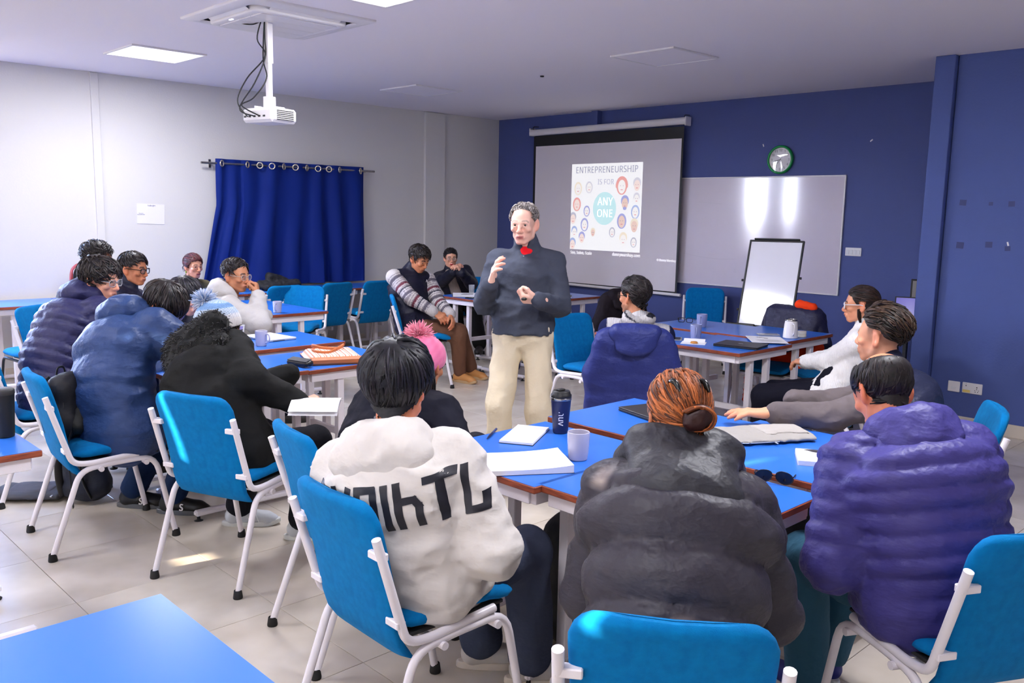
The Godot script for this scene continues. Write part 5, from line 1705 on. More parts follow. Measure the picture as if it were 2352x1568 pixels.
	job(k.node, "hood", M.nylon, func() -> Mb:
		var o := Mb.new(); o.col = lin(52, 50, 58)
		var b := Sdf.new()
		var c: Vector3 = kb.neck
		var z: Vector3 = -kb.fwd
		b.cap(c + kb.up * 0.035 + z * 0.075 - kb.side * 0.05, c + kb.up * 0.035 + z * 0.075 + kb.side * 0.05, 0.05)
		b.cap(c + kb.up * 0.02 + z * 0.085, c - kb.up * 0.10 + z * 0.145, 0.068, 0.075, 1.75, kb.side)
		b.cap(c - kb.up * 0.10 + z * 0.148, c - kb.up * 0.21 + z * 0.15, 0.066, 0.034, 1.7, kb.side)
		for e in [-1.0, 1.0]: b.line([c + kb.up * 0.05 + z * 0.06 + kb.side * 0.1 * e, c + kb.up * 0.03 - z * 0.02 + kb.side * 0.12 * e, c - kb.up * 0.03 - z * 0.09 + kb.side * 0.07 * e], [0.045, 0.04, 0.03])
		b.build(o, 0.010, 55.0, 0.006, 5.0, 17)
		return o)
	for e in [[-0.036, 0.100, 0.062, 0.5], [0.046, 0.098, 0.058, -0.3]]:
		job(k.node, "hair_clip", M.vc_gloss, func() -> Mb:
			var o := Mb.new(); o.col = lin(26, 22, 26)
			o.tube(curve([kb.hx * Vector3(e[0] - 0.012, e[1] + 0.004, e[2] - 0.02), kb.hx * Vector3(e[0], e[1] + 0.012, e[2] + 0.004), kb.hx * Vector3(e[0] + 0.008, e[1] - 0.008, e[2] + 0.028)], 4), [0.004, 0.006, 0.008, 0.009, 0.009, 0.009, 0.008, 0.006, 0.003], 8, true, 0.7)
			return o)
	trousers(k, [0.1, 0.08, 0.06], lin(24, 24, 30), M.cloth)
	shoes(k, lin(34, 30, 30), lin(24, 22, 22))

	k = person({"label": "balding man in dark violet-blue puffer jacket and teal jeans at right", "at": Vector2(8.22, 5.96), "dir": Vector2(-0.88, -0.47), "head": Vector3(8.02, 1.105, 5.86), "look": Vector3(-0.74, -0.52, -0.50), "bow": 0.07, "girth": 1.1, "twist": 0.25,
		"hand_l": Vector3(7.99, 0.665, 5.93), "hand_r": Vector3(7.93, 0.68, 5.84), "elbow_l": Vector3(-0.7, -0.7, 0.6), "elbow_r": Vector3(0.9, -0.3, 0.4), "pose_l": ["lace", Vector3(-0.5, 0.15, -0.6), Vector3(0.6, -0.3, -0.6)], "pose_r": ["lace", Vector3(-0.4, 0.05, 0.6), Vector3(0.7, -0.4, 0.4)],
		"foot_l": Vector3(7.84, 0, 5.87), "foot_r": Vector3(7.82, 0, 5.68), "skin": lin(214, 130, 92), "hair": black, "seed": 11,
		"hairstyle": {"line": [0.085, 0.070, 0.010, 0.034, -0.035, -0.080], "bald": 1.0, "bz": 0.01, "thick": 0.008, "side": 0.9, "flow": "fringe", "len": 0.05, "locks": 330, "w": 0.0034, "curl": 0.25, "lift": 0.003, "col": lin(14, 12, 14), "col2": lin(52, 44, 44)}})
	var kn := k
	trousers(k, [0.098, 0.080, 0.072], lin(50, 92, 116), M.denim, 0.007, 0.011)
	jacket(k, "jacket", {"col": lin(66, 60, 128), "m": M.nylon, "g": 0.034, "arm": [0.095, 0.085, 0.062], "quilt": [0.062, 0.016], "aquilt": [0.060, 0.014], "hem": 0.12, "amp": 0.006, "fq": 5.0, "cell": 0.0098, "K": 90.0, "hood": [0.046, Vector3(0.118, 0.075, 0.075), -0.005, 0.03]})
	job(k.node, "drawcord", M.vc_gloss, func() -> Mb:
		var o := Mb.new(); o.col = lin(20, 20, 30)
		var a: Vector3 = kn.neck - kn.side * 0.10 + kn.fwd * 0.05 - kn.up * 0.01
		o.tube(curve([a, a - Vector3(0.0, 0.09, 0.02), a - Vector3(0.01, 0.16, 0.03), a - Vector3(-0.01, 0.09, 0.03), a], 4), 0.0016, 5)
		o.col = lin(200, 200, 206)
		o.lathe(PackedVector2Array([Vector2(0, -0.01), Vector2(0.008, -0.006), Vector2(0.008, 0.006), Vector2(0, 0.01)]), 10, Transform3D(Basis(), a))
		return o)
	shoes(k, lin(30, 40, 130), lin(230, 230, 230))

	k = person({"label": "man with faded haircut in dark grey sweater, arm stretched over the table", "at": Vector2(7.66, 4.68), "dir": Vector2(-0.88, 0.47), "head": Vector3(7.52, 1.125, 4.71), "look": Vector3(-1.0, 0.02, -0.04), "twist": 0.15, "girth": 1.08,
		"hand_l": Vector3(7.19, 0.80, 5.42), "hand_r": Vector3(7.15, 0.80, 5.10), "elbow_l": Vector3(-0.5, -1.0, 0.6), "pose_l": ["flat", Vector3(-0.85, -0.05, 0.45), Vector3(0, -1, 0)], "skin": lin(226, 160, 124), "hair": lin(30, 24, 24), "beard": 0.35, "fade": 0.55, "seed": 13,
		"hairstyle": {"line": [0.088, 0.072, 0.040, 0.050, 0.010, -0.020], "thick": 0.030, "side": 0.22, "flow": "back", "len": 0.062, "locks": 560, "curl": 0.35, "lift": 0.014, "col": lin(14, 12, 13), "col2": lin(66, 48, 38)}})
	trousers(k, [0.095, 0.075, 0.06], lin(26, 26, 32), M.cloth)
	jacket(k, "sweater", {"col": lin(104, 96, 97), "m": M.cotton, "g": 0.006, "arm": [0.068, 0.058, 0.050], "collar": 0.02, "amp": 0.007, "fq": 7.0, "cell": 0.010, "hem": 0.05, "cuff": 0.03})
	jacket(k, "vest", {"col": lin(36, 42, 66), "m": M.nylon, "g": 0.016, "vest": true, "collar": 0.05, "collar_r": 0.066, "amp": 0.004, "cell": 0.012, "hem": 0.05})
	shoes(k, lin(40, 36, 36), lin(20, 20, 20))

	k = person({"label": "woman with ponytail, clear glasses and white knit sweater, seated at right", "at": Vector2(6.62, 3.31), "dir": Vector2(-0.96, 0.28), "head": Vector3(6.78, 1.115, 3.28), "look": Vector3(-0.93, -0.02, 0.36), "head_size": 0.95, "bow": 0.05, "size": 0.97,
		"hand_l": Vector3(6.24, 0.62, 3.12), "hand_r": Vector3(6.22, 0.62, 3.0), "elbow_l": Vector3(-0.5, -0.9, 0.5), "pose_l": ["relax", Vector3(-0.9, -0.1, -0.2), Vector3(0.1, -0.9, -0.1)], "foot_l": Vector3(6.22, 0, 3.42), "foot_r": Vector3(6.1, 0, 3.2), "skin": lin(206, 142, 110), "hair": black, "seed": 15,
		"hairstyle": {"line": [0.074, 0.060, 0.004, 0.026, -0.040, -0.085], "thick": 0.013, "side": 0.9, "flow": "to", "to": Vector3(0, 0.03, 0.112), "len": 0.09, "locks": 480, "curl": 0.14, "col": lin(16, 12, 13), "col2": lin(60, 42, 38),
			"bundles": [[[Vector3(0, 0.03, 0.10), Vector3(0, 0.035, 0.135), Vector3(0, -0.02, 0.16), Vector3(0.01, -0.10, 0.165), Vector3(0.01, -0.17, 0.15)], [0.01, 0.022, 0.03, 0.028, 0.006], 150], [[Vector3(-0.068, -0.02, -0.005), Vector3(-0.074, -0.07, 0.0), Vector3(-0.06, -0.12, 0.01)], [0.01, 0.012, 0.004], 24]]}})
	glasses(k, lin(216, 216, 226), false, 0.003)
	trousers(k, [0.092, 0.078, 0.062], lin(18, 20, 30), M.cloth)
	jacket(k, "sweater", {"col": lin(238, 236, 236), "m": M.knit, "g": 0.012, "arm": [0.07, 0.066, 0.05], "collar": 0.045, "amp": 0.006, "fq": 7.0, "cell": 0.0115, "hem": 0.10})
	shoes(k, lin(236, 234, 232), lin(240, 240, 240))

	var tones := [lin(206, 204, 208), lin(34, 40, 76)]
	var scarf := lin(176, 172, 174)
	k = person({"label": "man in grey ribbed sweater with navy lower panel, checked scarf and glasses, seen from behind", "at": Vector2(5.50, 3.91), "dir": Vector2(-0.66, -0.75), "head": Vector3(5.57, 1.105, 3.98), "look": Vector3(-0.95, 0.05, -0.12), "hand_l": Vector3(5.16, 0.72, 3.72), "hand_r": Vector3(5.36, 0.72, 3.58),
		"skin": lin(206, 140, 104), "hair": black, "beard": 0.7, "seed": 17, "shoulder": 0.185, "hairstyle": mk.call(short, {"thick": 0.022, "locks": 460, "flow": "back", "len": 0.06, "lift": 0.008})})
	var km := k
	glasses(k, lin(24, 22, 26))
	trousers(k, [0.092, 0.075, 0.06], lin(30, 32, 44), M.denim)
	jacket(k, "sweater", {"col": tones[0], "m": M.knit, "g": 0.008, "arm": [0.07, 0.06, 0.045], "collar": 0.02, "amp": 0.004, "cell": 0.011, "hem": 0.06,
		"colf": func(p: Vector3) -> Color: return tones[1] if (p - km.pel).dot(km.up) < 0.235 or absf((p - km.neck).dot(km.side)) > 0.205 else tones[0]})
	job(k.node, "scarf", M.knit, func() -> Mb:
		var o := Mb.new()
		var b := Sdf.new()
		var c: Vector3 = km.neck + km.up * 0.02
		var ring := []
		for i in 9: ring.append(c + km.side * cos(i * TAU / 8) * 0.073 - km.fwd * (sin(i * TAU / 8) * 0.073) + km.up * 0.012 * sin(i * 1.7))
		b.line(ring, [0.032, 0.032, 0.034, 0.032, 0.03, 0.032, 0.034, 0.032, 0.032])
		b.cap(c - km.side * 0.075 - km.fwd * 0.06, c - km.side * 0.02 - km.fwd * 0.13 - km.up * 0.16, 0.028, 0.022, 1.5, km.side)
		b.build(o, 0.008, 90.0, 0.002, 9.0, 5, func(p: Vector3) -> Color:
			var e := fposmod((p - c).dot(km.up) * 16.0 + (p - c).dot(km.side) * 5.0, 1.0)
			return lin(52, 52, 60) if e < 0.16 else (scarf if e < 0.6 else lin(206, 202, 202)))
		return o)
	shoes(k, lin(40, 36, 36), lin(20, 20, 20))

	k = person({"label": "person in pink fur pompom cap and dark navy coat, mostly hidden at the front table", "at": Vector2(6.28, 6.52), "dir": Vector2(-0.1, -1.0), "head": Vector3(6.16, 0.972, 6.205), "look": Vector3(-0.35, -0.25, -0.9), "head_size": 0.98, "bow": 0.06, "hand_r": Vector3(6.46, 0.66, 6.16), "hand_l": Vector3(6.1, 0.66, 6.1), "elbow_r": Vector3(0.9, -0.8, 0.3), "skin": sk2, "seed": 19, "shoulder": 0.185,
		"hairstyle": {"line": [0.07, 0.055, 0.0, 0.02, -0.05, -0.09], "thick": 0.008, "side": 1.0, "flow": "crown", "len": 0.06, "locks": 160, "col": lin(18, 14, 15), "col2": lin(54, 40, 38), "bundles": [[[Vector3(0.05, 0.0, 0.06), Vector3(0.075, -0.08, 0.07), Vector3(0.09, -0.15, 0.075), Vector3(0.11, -0.21, 0.07)], [0.025, 0.03, 0.028, 0.01], 90], [[Vector3(-0.05, 0.0, 0.06), Vector3(-0.06, -0.08, 0.08), Vector3(-0.06, -0.18, 0.09)], [0.02, 0.03, 0.012], 60]]}})
	jacket(k, "coat", {"col": lin(26, 26, 38), "m": M.cloth, "g": 0.03, "arm": [0.088, 0.078, 0.06], "hem": 0.3, "amp": 0.006, "cell": 0.012, "collar": 0.05, "collar_r": 0.08})
	trousers(k, [0.09, 0.075, 0.06], lin(24, 24, 34), M.cloth)
	shoes(k, lin(40, 36, 36), lin(20, 20, 20))
	var pk := lin(240, 132, 168)
	var cap := put("cap", dome(0.035, -0.075, Vector3(0.094, 0.098, 0.114), 26, 72, 0.0, func(_v, i, j): return pk.lerp(lin(226, 108, 148), 0.5 + 0.5 * sin(i * 0.9 + j * 0.5) * sin(j * 0.8))), M.fur, k.node)
	cap.transform = k.hx
	var pom := put("pompom", fluff(Vector3(-0.028, 0.12, 0.035), 0.068, 900, lin(232, 120, 150), lin(250, 186, 200), 4, 0.0024, 0.8), M.fur, cap)
	pom.set_meta("label", "fluffy pink pompom")

	# left group
	k = person({"label": "man in navy quilted puffer jacket with glasses, leftmost of the near row", "at": Vector2(3.76, 6.98), "dir": Vector2(0.05, -1.0), "head": Vector3(3.70, 1.195, 6.70), "look": Vector3(0.80, -0.10, -0.58), "bow": 0.07, "girth": 1.12, "hand_l": Vector3(3.6, 0.79, 6.45), "hand_r": Vector3(3.9, 0.79, 6.42), "skin": lin(224, 164, 136), "hair": black, "seed": 21, "head_size": 1.03, "shoulder": 0.185,
		"hairstyle": mk.call(short, {"line": [0.062, 0.05, -0.005, 0.028, -0.045, -0.085], "thick": 0.026, "side": 0.7, "len": 0.06, "curl": 0.7, "w": 0.005, "locks": 560, "lift": 0.010})})
	glasses(k, lin(170, 166, 170))
	jacket(k, "jacket", {"col": lin(44, 46, 84), "m": M.nylon, "g": 0.036, "arm": [0.096, 0.086, 0.06], "quilt": [0.060, 0.015], "hem": 0.16, "amp": 0.005, "cell": 0.0115, "K": 90.0, "hood": [0.048, Vector3(0.12, 0.068, 0.08), 0.02, 0.0]})
	trousers(k, [0.098, 0.08, 0.065], lin(24, 26, 40), M.cloth)
	shoes(k, lin(40, 36, 36), lin(20, 20, 20))

	k = person({"label": "man in steel-blue parka bending over the table, black shoes with white mark", "at": Vector2(4.72, 7.02), "dir": Vector2(-0.05, -1.0), "head": Vector3(4.62, 1.12, 6.71), "look": Vector3(0.62, -0.62, -0.62), "bow": 0.09, "girth": 1.12, "hand_r": Vector3(4.72, 0.79, 6.42), "hand_l": Vector3(4.4, 0.79, 6.45), "elbow_r": Vector3(1.0, -0.4, 0.2), "skin": lin(196, 134, 106), "hair": black, "beard": 0.3, "seed": 23, "shoulder": 0.19,
		"foot_r": Vector3(4.62, 0, 6.70), "foot_l": Vector3(4.38, 0, 6.82), "pelvis": Vector3(0, 0.545, -0.05), "hairstyle": mk.call(short, {"line": [0.055, 0.045, -0.01, 0.024, -0.045, -0.088], "thick": 0.022, "side": 0.8, "len": 0.085, "w": 0.005, "locks": 600, "flow": "crown", "curl": 0.3})})
	glasses(k, lin(26, 24, 28))
	jacket(k, "parka", {"col": lin(40, 62, 108), "m": M.nylon, "g": 0.045, "arm": [0.108, 0.092, 0.062], "quilt": [0.15, 0.011], "aquilt": [0.16, 0.009], "hem": 0.2, "amp": 0.008, "fq": 4.5, "cell": 0.0115, "K": 90.0, "hood": [0.056, Vector3(0.135, 0.08, 0.095), 0.02, 0.0]})
	trousers(k, [0.098, 0.08, 0.066], lin(26, 44, 78), M.denim)
	shoes(k, lin(16, 16, 18), lin(96, 98, 104), Vector3(0.72, 0, -0.69), "mark")

	k = person({"label": "woman in blue and white pompom beanie, black coat with fur hood", "at": Vector2(5.50, 6.74), "dir": Vector2(-0.20, -0.98), "head": Vector3(5.10, 1.045, 6.64), "look": Vector3(0.80, -0.14, -0.58), "head_size": 0.97, "bow": 0.07, "girth": 1.08, "pelvis": Vector3(-0.05, 0.545, 0.0), "hand_r": Vector3(5.60, 0.74, 6.50), "hand_l": Vector3(5.1, 0.78, 6.25), "elbow_r": Vector3(1, -0.5, 0.35),
		"pose_r": ["grip", Vector3(0.1, 0.1, -0.9), Vector3(-0.3, -0.9, 0)], "foot_l": Vector3(5.02, 0, 6.52), "foot_r": Vector3(5.40, 0, 6.38), "skin": lin(214, 154, 126), "hair": black, "seed": 27,
		"hairstyle": {"line": [0.05, 0.04, -0.01, 0.015, -0.06, -0.095], "thick": 0.010, "side": 1.0, "flow": "crown", "len": 0.07, "locks": 200, "col": lin(24, 18, 20), "col2": lin(92, 74, 70),
			"bundles": [[[Vector3(0.055, 0.01, 0.05), Vector3(0.085, -0.06, 0.07), Vector3(0.10, -0.14, 0.09), Vector3(0.10, -0.22, 0.11), Vector3(0.09, -0.28, 0.12)], [0.03, 0.036, 0.036, 0.03, 0.01], 170, 0.0045], [[Vector3(0.07, 0.0, 0.0), Vector3(0.09, -0.08, 0.01), Vector3(0.10, -0.16, 0.03)], [0.015, 0.02, 0.008], 50]]}})
	glasses(k, lin(28, 28, 60))
	jacket(k, "coat", {"col": lin(24, 22, 28), "m": M.cloth, "g": 0.03, "arm": [0.088, 0.080, 0.058], "hem": 0.3, "amp": 0.008, "fq": 4.5, "cell": 0.0115, "cuff": 0.01})
	var kf := k
	job(k.node, "fur_hood", M.fur, func() -> Mb:
		var o := Mb.new(); o.col = lin(16, 15, 17)
		var b := Sdf.new()
		hood(b, kf, 0.056, Vector3(0.13, 0.09, 0.08), 0.0, 0.10)
		var hc: Vector3 = kf.neck + kf.side * 0.09 - kf.fwd * 0.09
		b.cap(hc + kf.up * 0.03 - kf.side * 0.12, hc + kf.up * 0.03 + kf.side * 0.09, 0.085, 0.075)
		b.cap(hc - kf.up * 0.09 - kf.side * 0.10, hc - kf.up * 0.10 + kf.side * 0.07, 0.08, 0.07)
		var g := b.build(o, 0.0115, 48.0, 0.008, 14.0, 6)
		var r := RandomNumberGenerator.new(); r.seed = 9
		var nv := o.v.size()
		for q in 1600:
			var i := r.randi_range(0, nv - 1)
			o.col = lin(12, 11, 13).lerp(lin(58, 52, 56), r.randf() * r.randf())
			var d := (o.n[i] + Vector3(r.randf_range(-1, 1), r.randf_range(-1.4, 0.4), r.randf_range(-1, 1)) * 0.8).normalized()
			o.tube(PackedVector3Array([o.v[i], o.v[i] + d * 0.011, o.v[i] + d * 0.02 + Vector3(0, -0.005, 0)]), [0.0022, 0.0018, 0.0004], 4, false)
		return o)
	trousers(k, [0.092, 0.078, 0.068], lin(20, 20, 24), M.cloth)
	shoes(k, lin(196, 200, 206), lin(214, 216, 214), Vector3(0.74, 0, -0.67), "stripes")
	var bl := [lin(244, 240, 238), lin(236, 236, 240), lin(206, 220, 236), lin(150, 182, 220), lin(104, 146, 200)]
	var g2 := RandomNumberGenerator.new(); g2.seed = 3
	var bn := put("beanie", dome(0.045, -0.085, Vector3(0.098, 0.114, 0.122), 46, 120, 0.016, func(v, i, j):
		var b: Color = bl[0] if v < 0.26 else (bl[1] if v < 0.40 else (bl[2] if v < 0.58 else bl[3]))
		if v > 0.78: b = bl[3].lerp(bl[2], 0.5 + 0.5 * sin(i * 0.8))
		if v > 0.34 and v < 0.64 and (i / 2 + j) % 3 == 0: b = b.lerp(bl[4], 0.45)
		if v > 0.62 and v < 0.76: b = bl[3].lerp(bl[4], 0.55)
		return b * (0.9 + 0.1 * ((i + j) % 2))), M.knit, k.node)
	bn.transform = k.hx
	var pm := put("pompom", fluff(Vector3(-0.01, 0.132, 0.098), 0.062, 800, lin(120, 156, 206), lin(240, 242, 250), 8, 0.003), M.fur, bn)
	pm.set_meta("label", "blue and white yarn pompom")

	k = person({"label": "man in beige hooded jacket and thin glasses resting his chin on his hand", "at": Vector2(2.92, 5.62), "dir": Vector2(0.35, -0.94), "head": Vector3(3.02, 1.135, 5.50), "look": Vector3(0.88, -0.06, -0.42), "bow": 0.06, "hand_r": Vector3(3.20, 0.99, 5.42), "elbow_r": Vector3(0.9, -1.0, 0.1), "hand_l": Vector3(2.9, 0.8, 5.2), "pose_r": ["grip", Vector3(-0.35, 0.75, -0.1), Vector3(-0.4, -0.1, 0.5)],
		"skin": lin(190, 128, 94), "hair": black, "beard": 0.25, "fade": 0.75, "seed": 29, "hairstyle": mk.call(short, {"line": [0.082, 0.066, 0.030, 0.046, 0.005, -0.03], "thick": 0.017, "side": 0.25, "flow": "side", "dx": 1.0, "locks": 360})})
	glasses(k, lin(190, 184, 176), true, 0.0015)
	jacket(k, "jacket", {"col": lin(188, 184, 182), "m": M.cotton, "g": 0.026, "arm": [0.085, 0.078, 0.055], "hem": 0.15, "amp": 0.009, "fq": 5.0, "cell": 0.0125, "hood": [0.045, Vector3(0.12, 0.07, 0.06), 0.01, 0.02]})
	trousers(k, [0.095, 0.075, 0.06], lin(28, 28, 44), M.cloth)
	shoes(k, lin(40, 36, 36), lin(20, 20, 20))

	k = person({"label": "red-brown haired woman in olive top with drop earrings by the left wall", "at": Vector2(1.26, 5.05), "dir": Vector2(0.9, -0.3), "head": Vector3(1.30, 1.095, 5.05), "look": Vector3(0.97, -0.05, -0.15), "head_size": 0.94, "skin": lin(206, 146, 120), "lips": lin(170, 84, 84), "hair": lin(40, 22, 24), "seed": 31, "size": 0.95,
		"hairstyle": {"line": [0.066, 0.050, -0.02, 0.01, -0.045, -0.085], "thick": 0.016, "side": 0.9, "flow": "back", "len": 0.08, "locks": 340, "curl": 0.2, "col": lin(34, 16, 20), "col2": lin(104, 44, 48), "bundles": [[[Vector3(0, 0.0, 0.10), Vector3(0, -0.03, 0.13), Vector3(0.01, -0.08, 0.12)], [0.03, 0.04, 0.02], 60]]}})
	var ke := k
	jacket(k, "top", {"col": lin(92, 86, 66), "g": 0.012, "arm": [0.07, 0.06, 0.045], "collar": 0.02, "cell": 0.013})
	trousers(k, [0.092, 0.075, 0.06], lin(30, 28, 30), M.cloth)
	shoes(k, lin(40, 36, 36), lin(20, 20, 20))
	for e in [-1.0, 1.0]:
		var er := put("earring", Mb.new().lathe(PackedVector2Array([Vector2(0, -0.03), Vector2(0.008, -0.02), Vector2(0.006, -0.008), Vector2(0.002, 0)]), 10, Transform3D(Basis(), Vector3(e * 0.078, -0.042, 0.010))), mat(c8(150, 160, 60), 0.3, 0.6), k.node)
		er.transform = k.hx

	k = person({"label": "dark haired man in navy jacket with black-rimmed glasses, seen in profile", "at": Vector2(2.46, 6.08), "dir": Vector2(0.75, -0.66), "head": Vector3(2.42, 1.165, 6.02), "look": Vector3(0.80, -0.08, -0.60), "skin": lin(190, 122, 88), "hair": black, "fade": 0.7, "seed": 33, "hairstyle": mk.call(short, {"thick": 0.016, "line": [0.076, 0.06, 0.02, 0.042, -0.005, -0.05]})})
	glasses(k, lin(20, 20, 22), false, 0.003)
	jacket(k, "jacket", {"col": lin(30, 32, 52), "m": M.nylon, "g": 0.022, "arm": [0.08, 0.07, 0.055], "cell": 0.0135, "collar": 0.055, "collar_r": 0.075, "quilt": [0.09, 0.005]})
	trousers(k, [0.095, 0.075, 0.06], lin(30, 32, 44), M.cloth, 0.006, 0.018)
	shoes(k, lin(40, 36, 36), lin(20, 20, 20))

	k = person({"label": "man with thick swept dark hair beside the red and beige backpack, farthest left", "at": Vector2(1.98, 6.34), "dir": Vector2(0.6, -0.8), "head": Vector3(2.06, 1.225, 6.15), "look": Vector3(0.55, -0.02, -0.83), "skin": lin(196, 130, 98), "hair": black, "fade": 0.7, "seed": 35, "pelvis": Vector3(0, 0.6, 0.03), "hairstyle": mk.call(short, {"thick": 0.028, "line": [0.066, 0.055, 0.01, 0.036, -0.02, -0.06], "side": 0.4, "flow": "side", "dx": 1.2, "len": 0.07, "lift": 0.012})})
	jacket(k, "jacket", {"col": lin(60, 60, 70), "g": 0.02, "cell": 0.014, "collar": 0.04})
	trousers(k, [0.095, 0.075, 0.06], lin(30, 32, 44), M.cloth, 0.006, 0.018)
	shoes(k, lin(40, 36, 36), lin(20, 20, 20))

	k = person({"label": "woman with long straight black hair partly hidden behind the parka and the beanie", "at": Vector2(3.36, 6.25), "dir": Vector2(0.95, -0.3), "head": Vector3(3.68, 1.07, 6.18), "look": Vector3(0.78, -0.30, -0.60), "head_size": 0.96, "skin": lin(226, 170, 146), "hair": black, "seed": 37, "hand_r": Vector3(3.9, 0.79, 5.95), "hand_l": Vector3(3.7, 0.79, 5.85),
		"hairstyle": {"line": [0.060, 0.046, -0.06, -0.06, -0.08, -0.10], "thick": 0.016, "side": 1.0, "flow": "crown", "len": 0.11, "locks": 420, "curl": 0.12, "w": 0.005, "col": lin(14, 13, 16), "col2": lin(58, 54, 62), "bundles": [[[Vector3(0.06, 0.0, 0.04), Vector3(0.078, -0.08, 0.04), Vector3(0.07, -0.20, 0.05)], [0.03, 0.035, 0.02], 90], [[Vector3(0, 0.0, 0.09), Vector3(0, -0.10, 0.11), Vector3(0, -0.22, 0.10)], [0.05, 0.06, 0.03], 120]]}})
	jacket(k, "sweater", {"col": lin(56, 56, 66), "g": 0.012, "arm": [0.07, 0.06, 0.045], "collar": 0.03, "cell": 0.0135})
	trousers(k, [0.092, 0.075, 0.06], lin(30, 28, 30), M.cloth, 0.006, 0.018)
	shoes(k, lin(40, 36, 36), lin(20, 20, 20))

	# by the wall
	k = person({"label": "man in black vest over striped sweater, brown trousers and tan shoes", "at": Vector2(2.58, 3.44), "dir": Vector2(0.72, -0.69), "head": Vector3(2.52, 1.185, 3.38), "look": Vector3(0.92, -0.42, -0.12), "bow": 0.05, "girth": 1.12, "twist": 0.85, "shoulder": 0.19, "hand_r": Vector3(2.86, 0.665, 3.40), "hand_l": Vector3(2.88, 0.68, 3.28), "elbow_r": Vector3(0.8, -0.5, 0.7), "elbow_l": Vector3(-0.5, -0.9, 0.3),
		"pose_r": ["relax", Vector3(0.68, -0.45, -0.35), Vector3(-0.3, -0.7, -0.5)], "pose_l": ["relax", Vector3(0.55, -0.60, 0.2), Vector3(-0.5, -0.5, 0.5)], "foot_r": Vector3(2.78, 0, 3.08), "foot_l": Vector3(2.70, 0, 2.86), "skin": lin(196, 128, 92), "hair": black, "beard": 0.2, "seed": 41,
		"hairstyle": mk.call(short, {"thick": 0.024, "side": 0.55, "curl": 0.8, "len": 0.045, "line": [0.072, 0.058, 0.0, 0.03, -0.035, -0.075]})})
	var ks := k
	var st := [lin(216, 210, 210), lin(104, 98, 110), lin(196, 190, 192), lin(120, 62, 76), lin(80, 78, 90)]
	jacket(k, "sweater", {"col": st[0], "m": M.knit, "g": 0.0, "arm": [0.076, 0.066, 0.05], "amp": 0.004, "fq": 8.0, "cell": 0.0085, "collar": 0.02, "cuff": 0.01, "hem": 0.03,
		"colf": func(p: Vector3) -> Color:
			var t := arm_at(ks, p)
			if t < 0: return st[0]
			var u := fposmod(t + 0.02, 0.20)
			if t > 0.485: return st[2]
			if u < 0.018 or (u > 0.15 and u < 0.175): return st[3] if u > 0.1 else st[4]
			if u > 0.06 and u < 0.09: return st[1]
			return st[0] if fposmod(t, 0.022) < 0.013 else lin(150, 142, 148)})
	jacket(k, "vest", {"col": lin(24, 28, 46), "m": M.nylon, "g": 0.02, "vest": true, "collar": 0.06, "collar_r": 0.07, "quilt": [0.085, 0.007], "cell": 0.0115, "amp": 0.003, "hem": 0.04})
	trousers(k, [0.098, 0.082, 0.062], lin(116, 82, 64), M.cotton, 0.006, 0.0125)
	shoes(k, lin(202, 140, 78), lin(196, 160, 116), Vector3(0.55, 0, -0.83), "laces")
	var lg := put("chest_mark", text("A", 0.035, "Droid Serif", 0.001), M.white, k.node)
	lg.transform = Transform3D(Basis(ks.side, ks.up, -ks.fwd).orthonormalized().rotated(ks.up.normalized(), PI), ks.neck - ks.up * 0.13 + ks.fwd * 0.155 - ks.side * 0.075)

	k = person({"label": "woman in round glasses and dark jacket with hands clasped by her chin", "at": Vector2(1.36, 1.82), "dir": Vector2(0.72, 0.69), "head": Vector3(1.42, 1.11, 2.06), "look": Vector3(0.88, -0.04, 0.52), "head_size": 0.95, "size": 0.96, "hand_l": Vector3(1.78, 0.97, 2.20), "hand_r": Vector3(1.70, 0.97, 2.26), "elbow_l": Vector3(-0.7, -1, 0), "elbow_r": Vector3(0.7, -1, 0),
		"pose_l": ["lace", Vector3(-0.3, 0.75, 0.45), Vector3(-0.4, -0.1, 0.6)], "pose_r": ["lace", Vector3(0.35, 0.75, -0.3), Vector3(0.3, -0.1, -0.7)], "foot_l": Vector3(2.14, 0, 2.20), "foot_r": Vector3(1.72, 0, 2.16), "skin": lin(224, 166, 138), "lips": lin(206, 66, 70), "hair": black, "seed": 43,
		"hairstyle": {"line": [0.070, 0.052, -0.015, 0.012, -0.045, -0.085], "thick": 0.013, "side": 0.9, "flow": "back", "len": 0.09, "locks": 340, "curl": 0.1, "col": lin(14, 12, 14), "col2": lin(48, 42, 46), "bundles": [[[Vector3(0, 0.02, 0.10), Vector3(0, 0.0, 0.14), Vector3(0, -0.06, 0.13)], [0.03, 0.04, 0.02], 50]]}})
	glasses(k, lin(176, 150, 130), true, 0.0016)
	jacket(k, "jacket", {"col": lin(26, 28, 42), "m": M.nylon, "g": 0.018, "arm": [0.08, 0.072, 0.055], "cell": 0.0125, "collar": 0.03, "quilt": [0.1, 0.004]})
	var kw := k
	job(k.node, "shirt", M.knit, func() -> Mb:
		var o := Mb.new(); o.col = lin(176, 160, 150)
		var b := Sdf.new()
		b.cap(kw.neck + kw.fwd * 0.055 - kw.up * 0.01, kw.pel + kw.up * 0.15 + kw.fwd * 0.13, 0.055, 0.06)
		b.build(o, 0.012, 70.0)
		return o)
	trousers(k, [0.092, 0.085, 0.082], lin(16, 16, 20), M.cloth, 0.005, 0.0135)
	shoes(k, lin(30, 24, 24), lin(20, 18, 18), Vector3(0.1, 0, -1))
	run_jobs()
	put("lettering", kj.letters, M.vc, kj.node).set_meta("label", "bold black lettering across the back")
# ---------------------------------------------------------------- things on tables, chairs and floor
const TOP := 0.7508

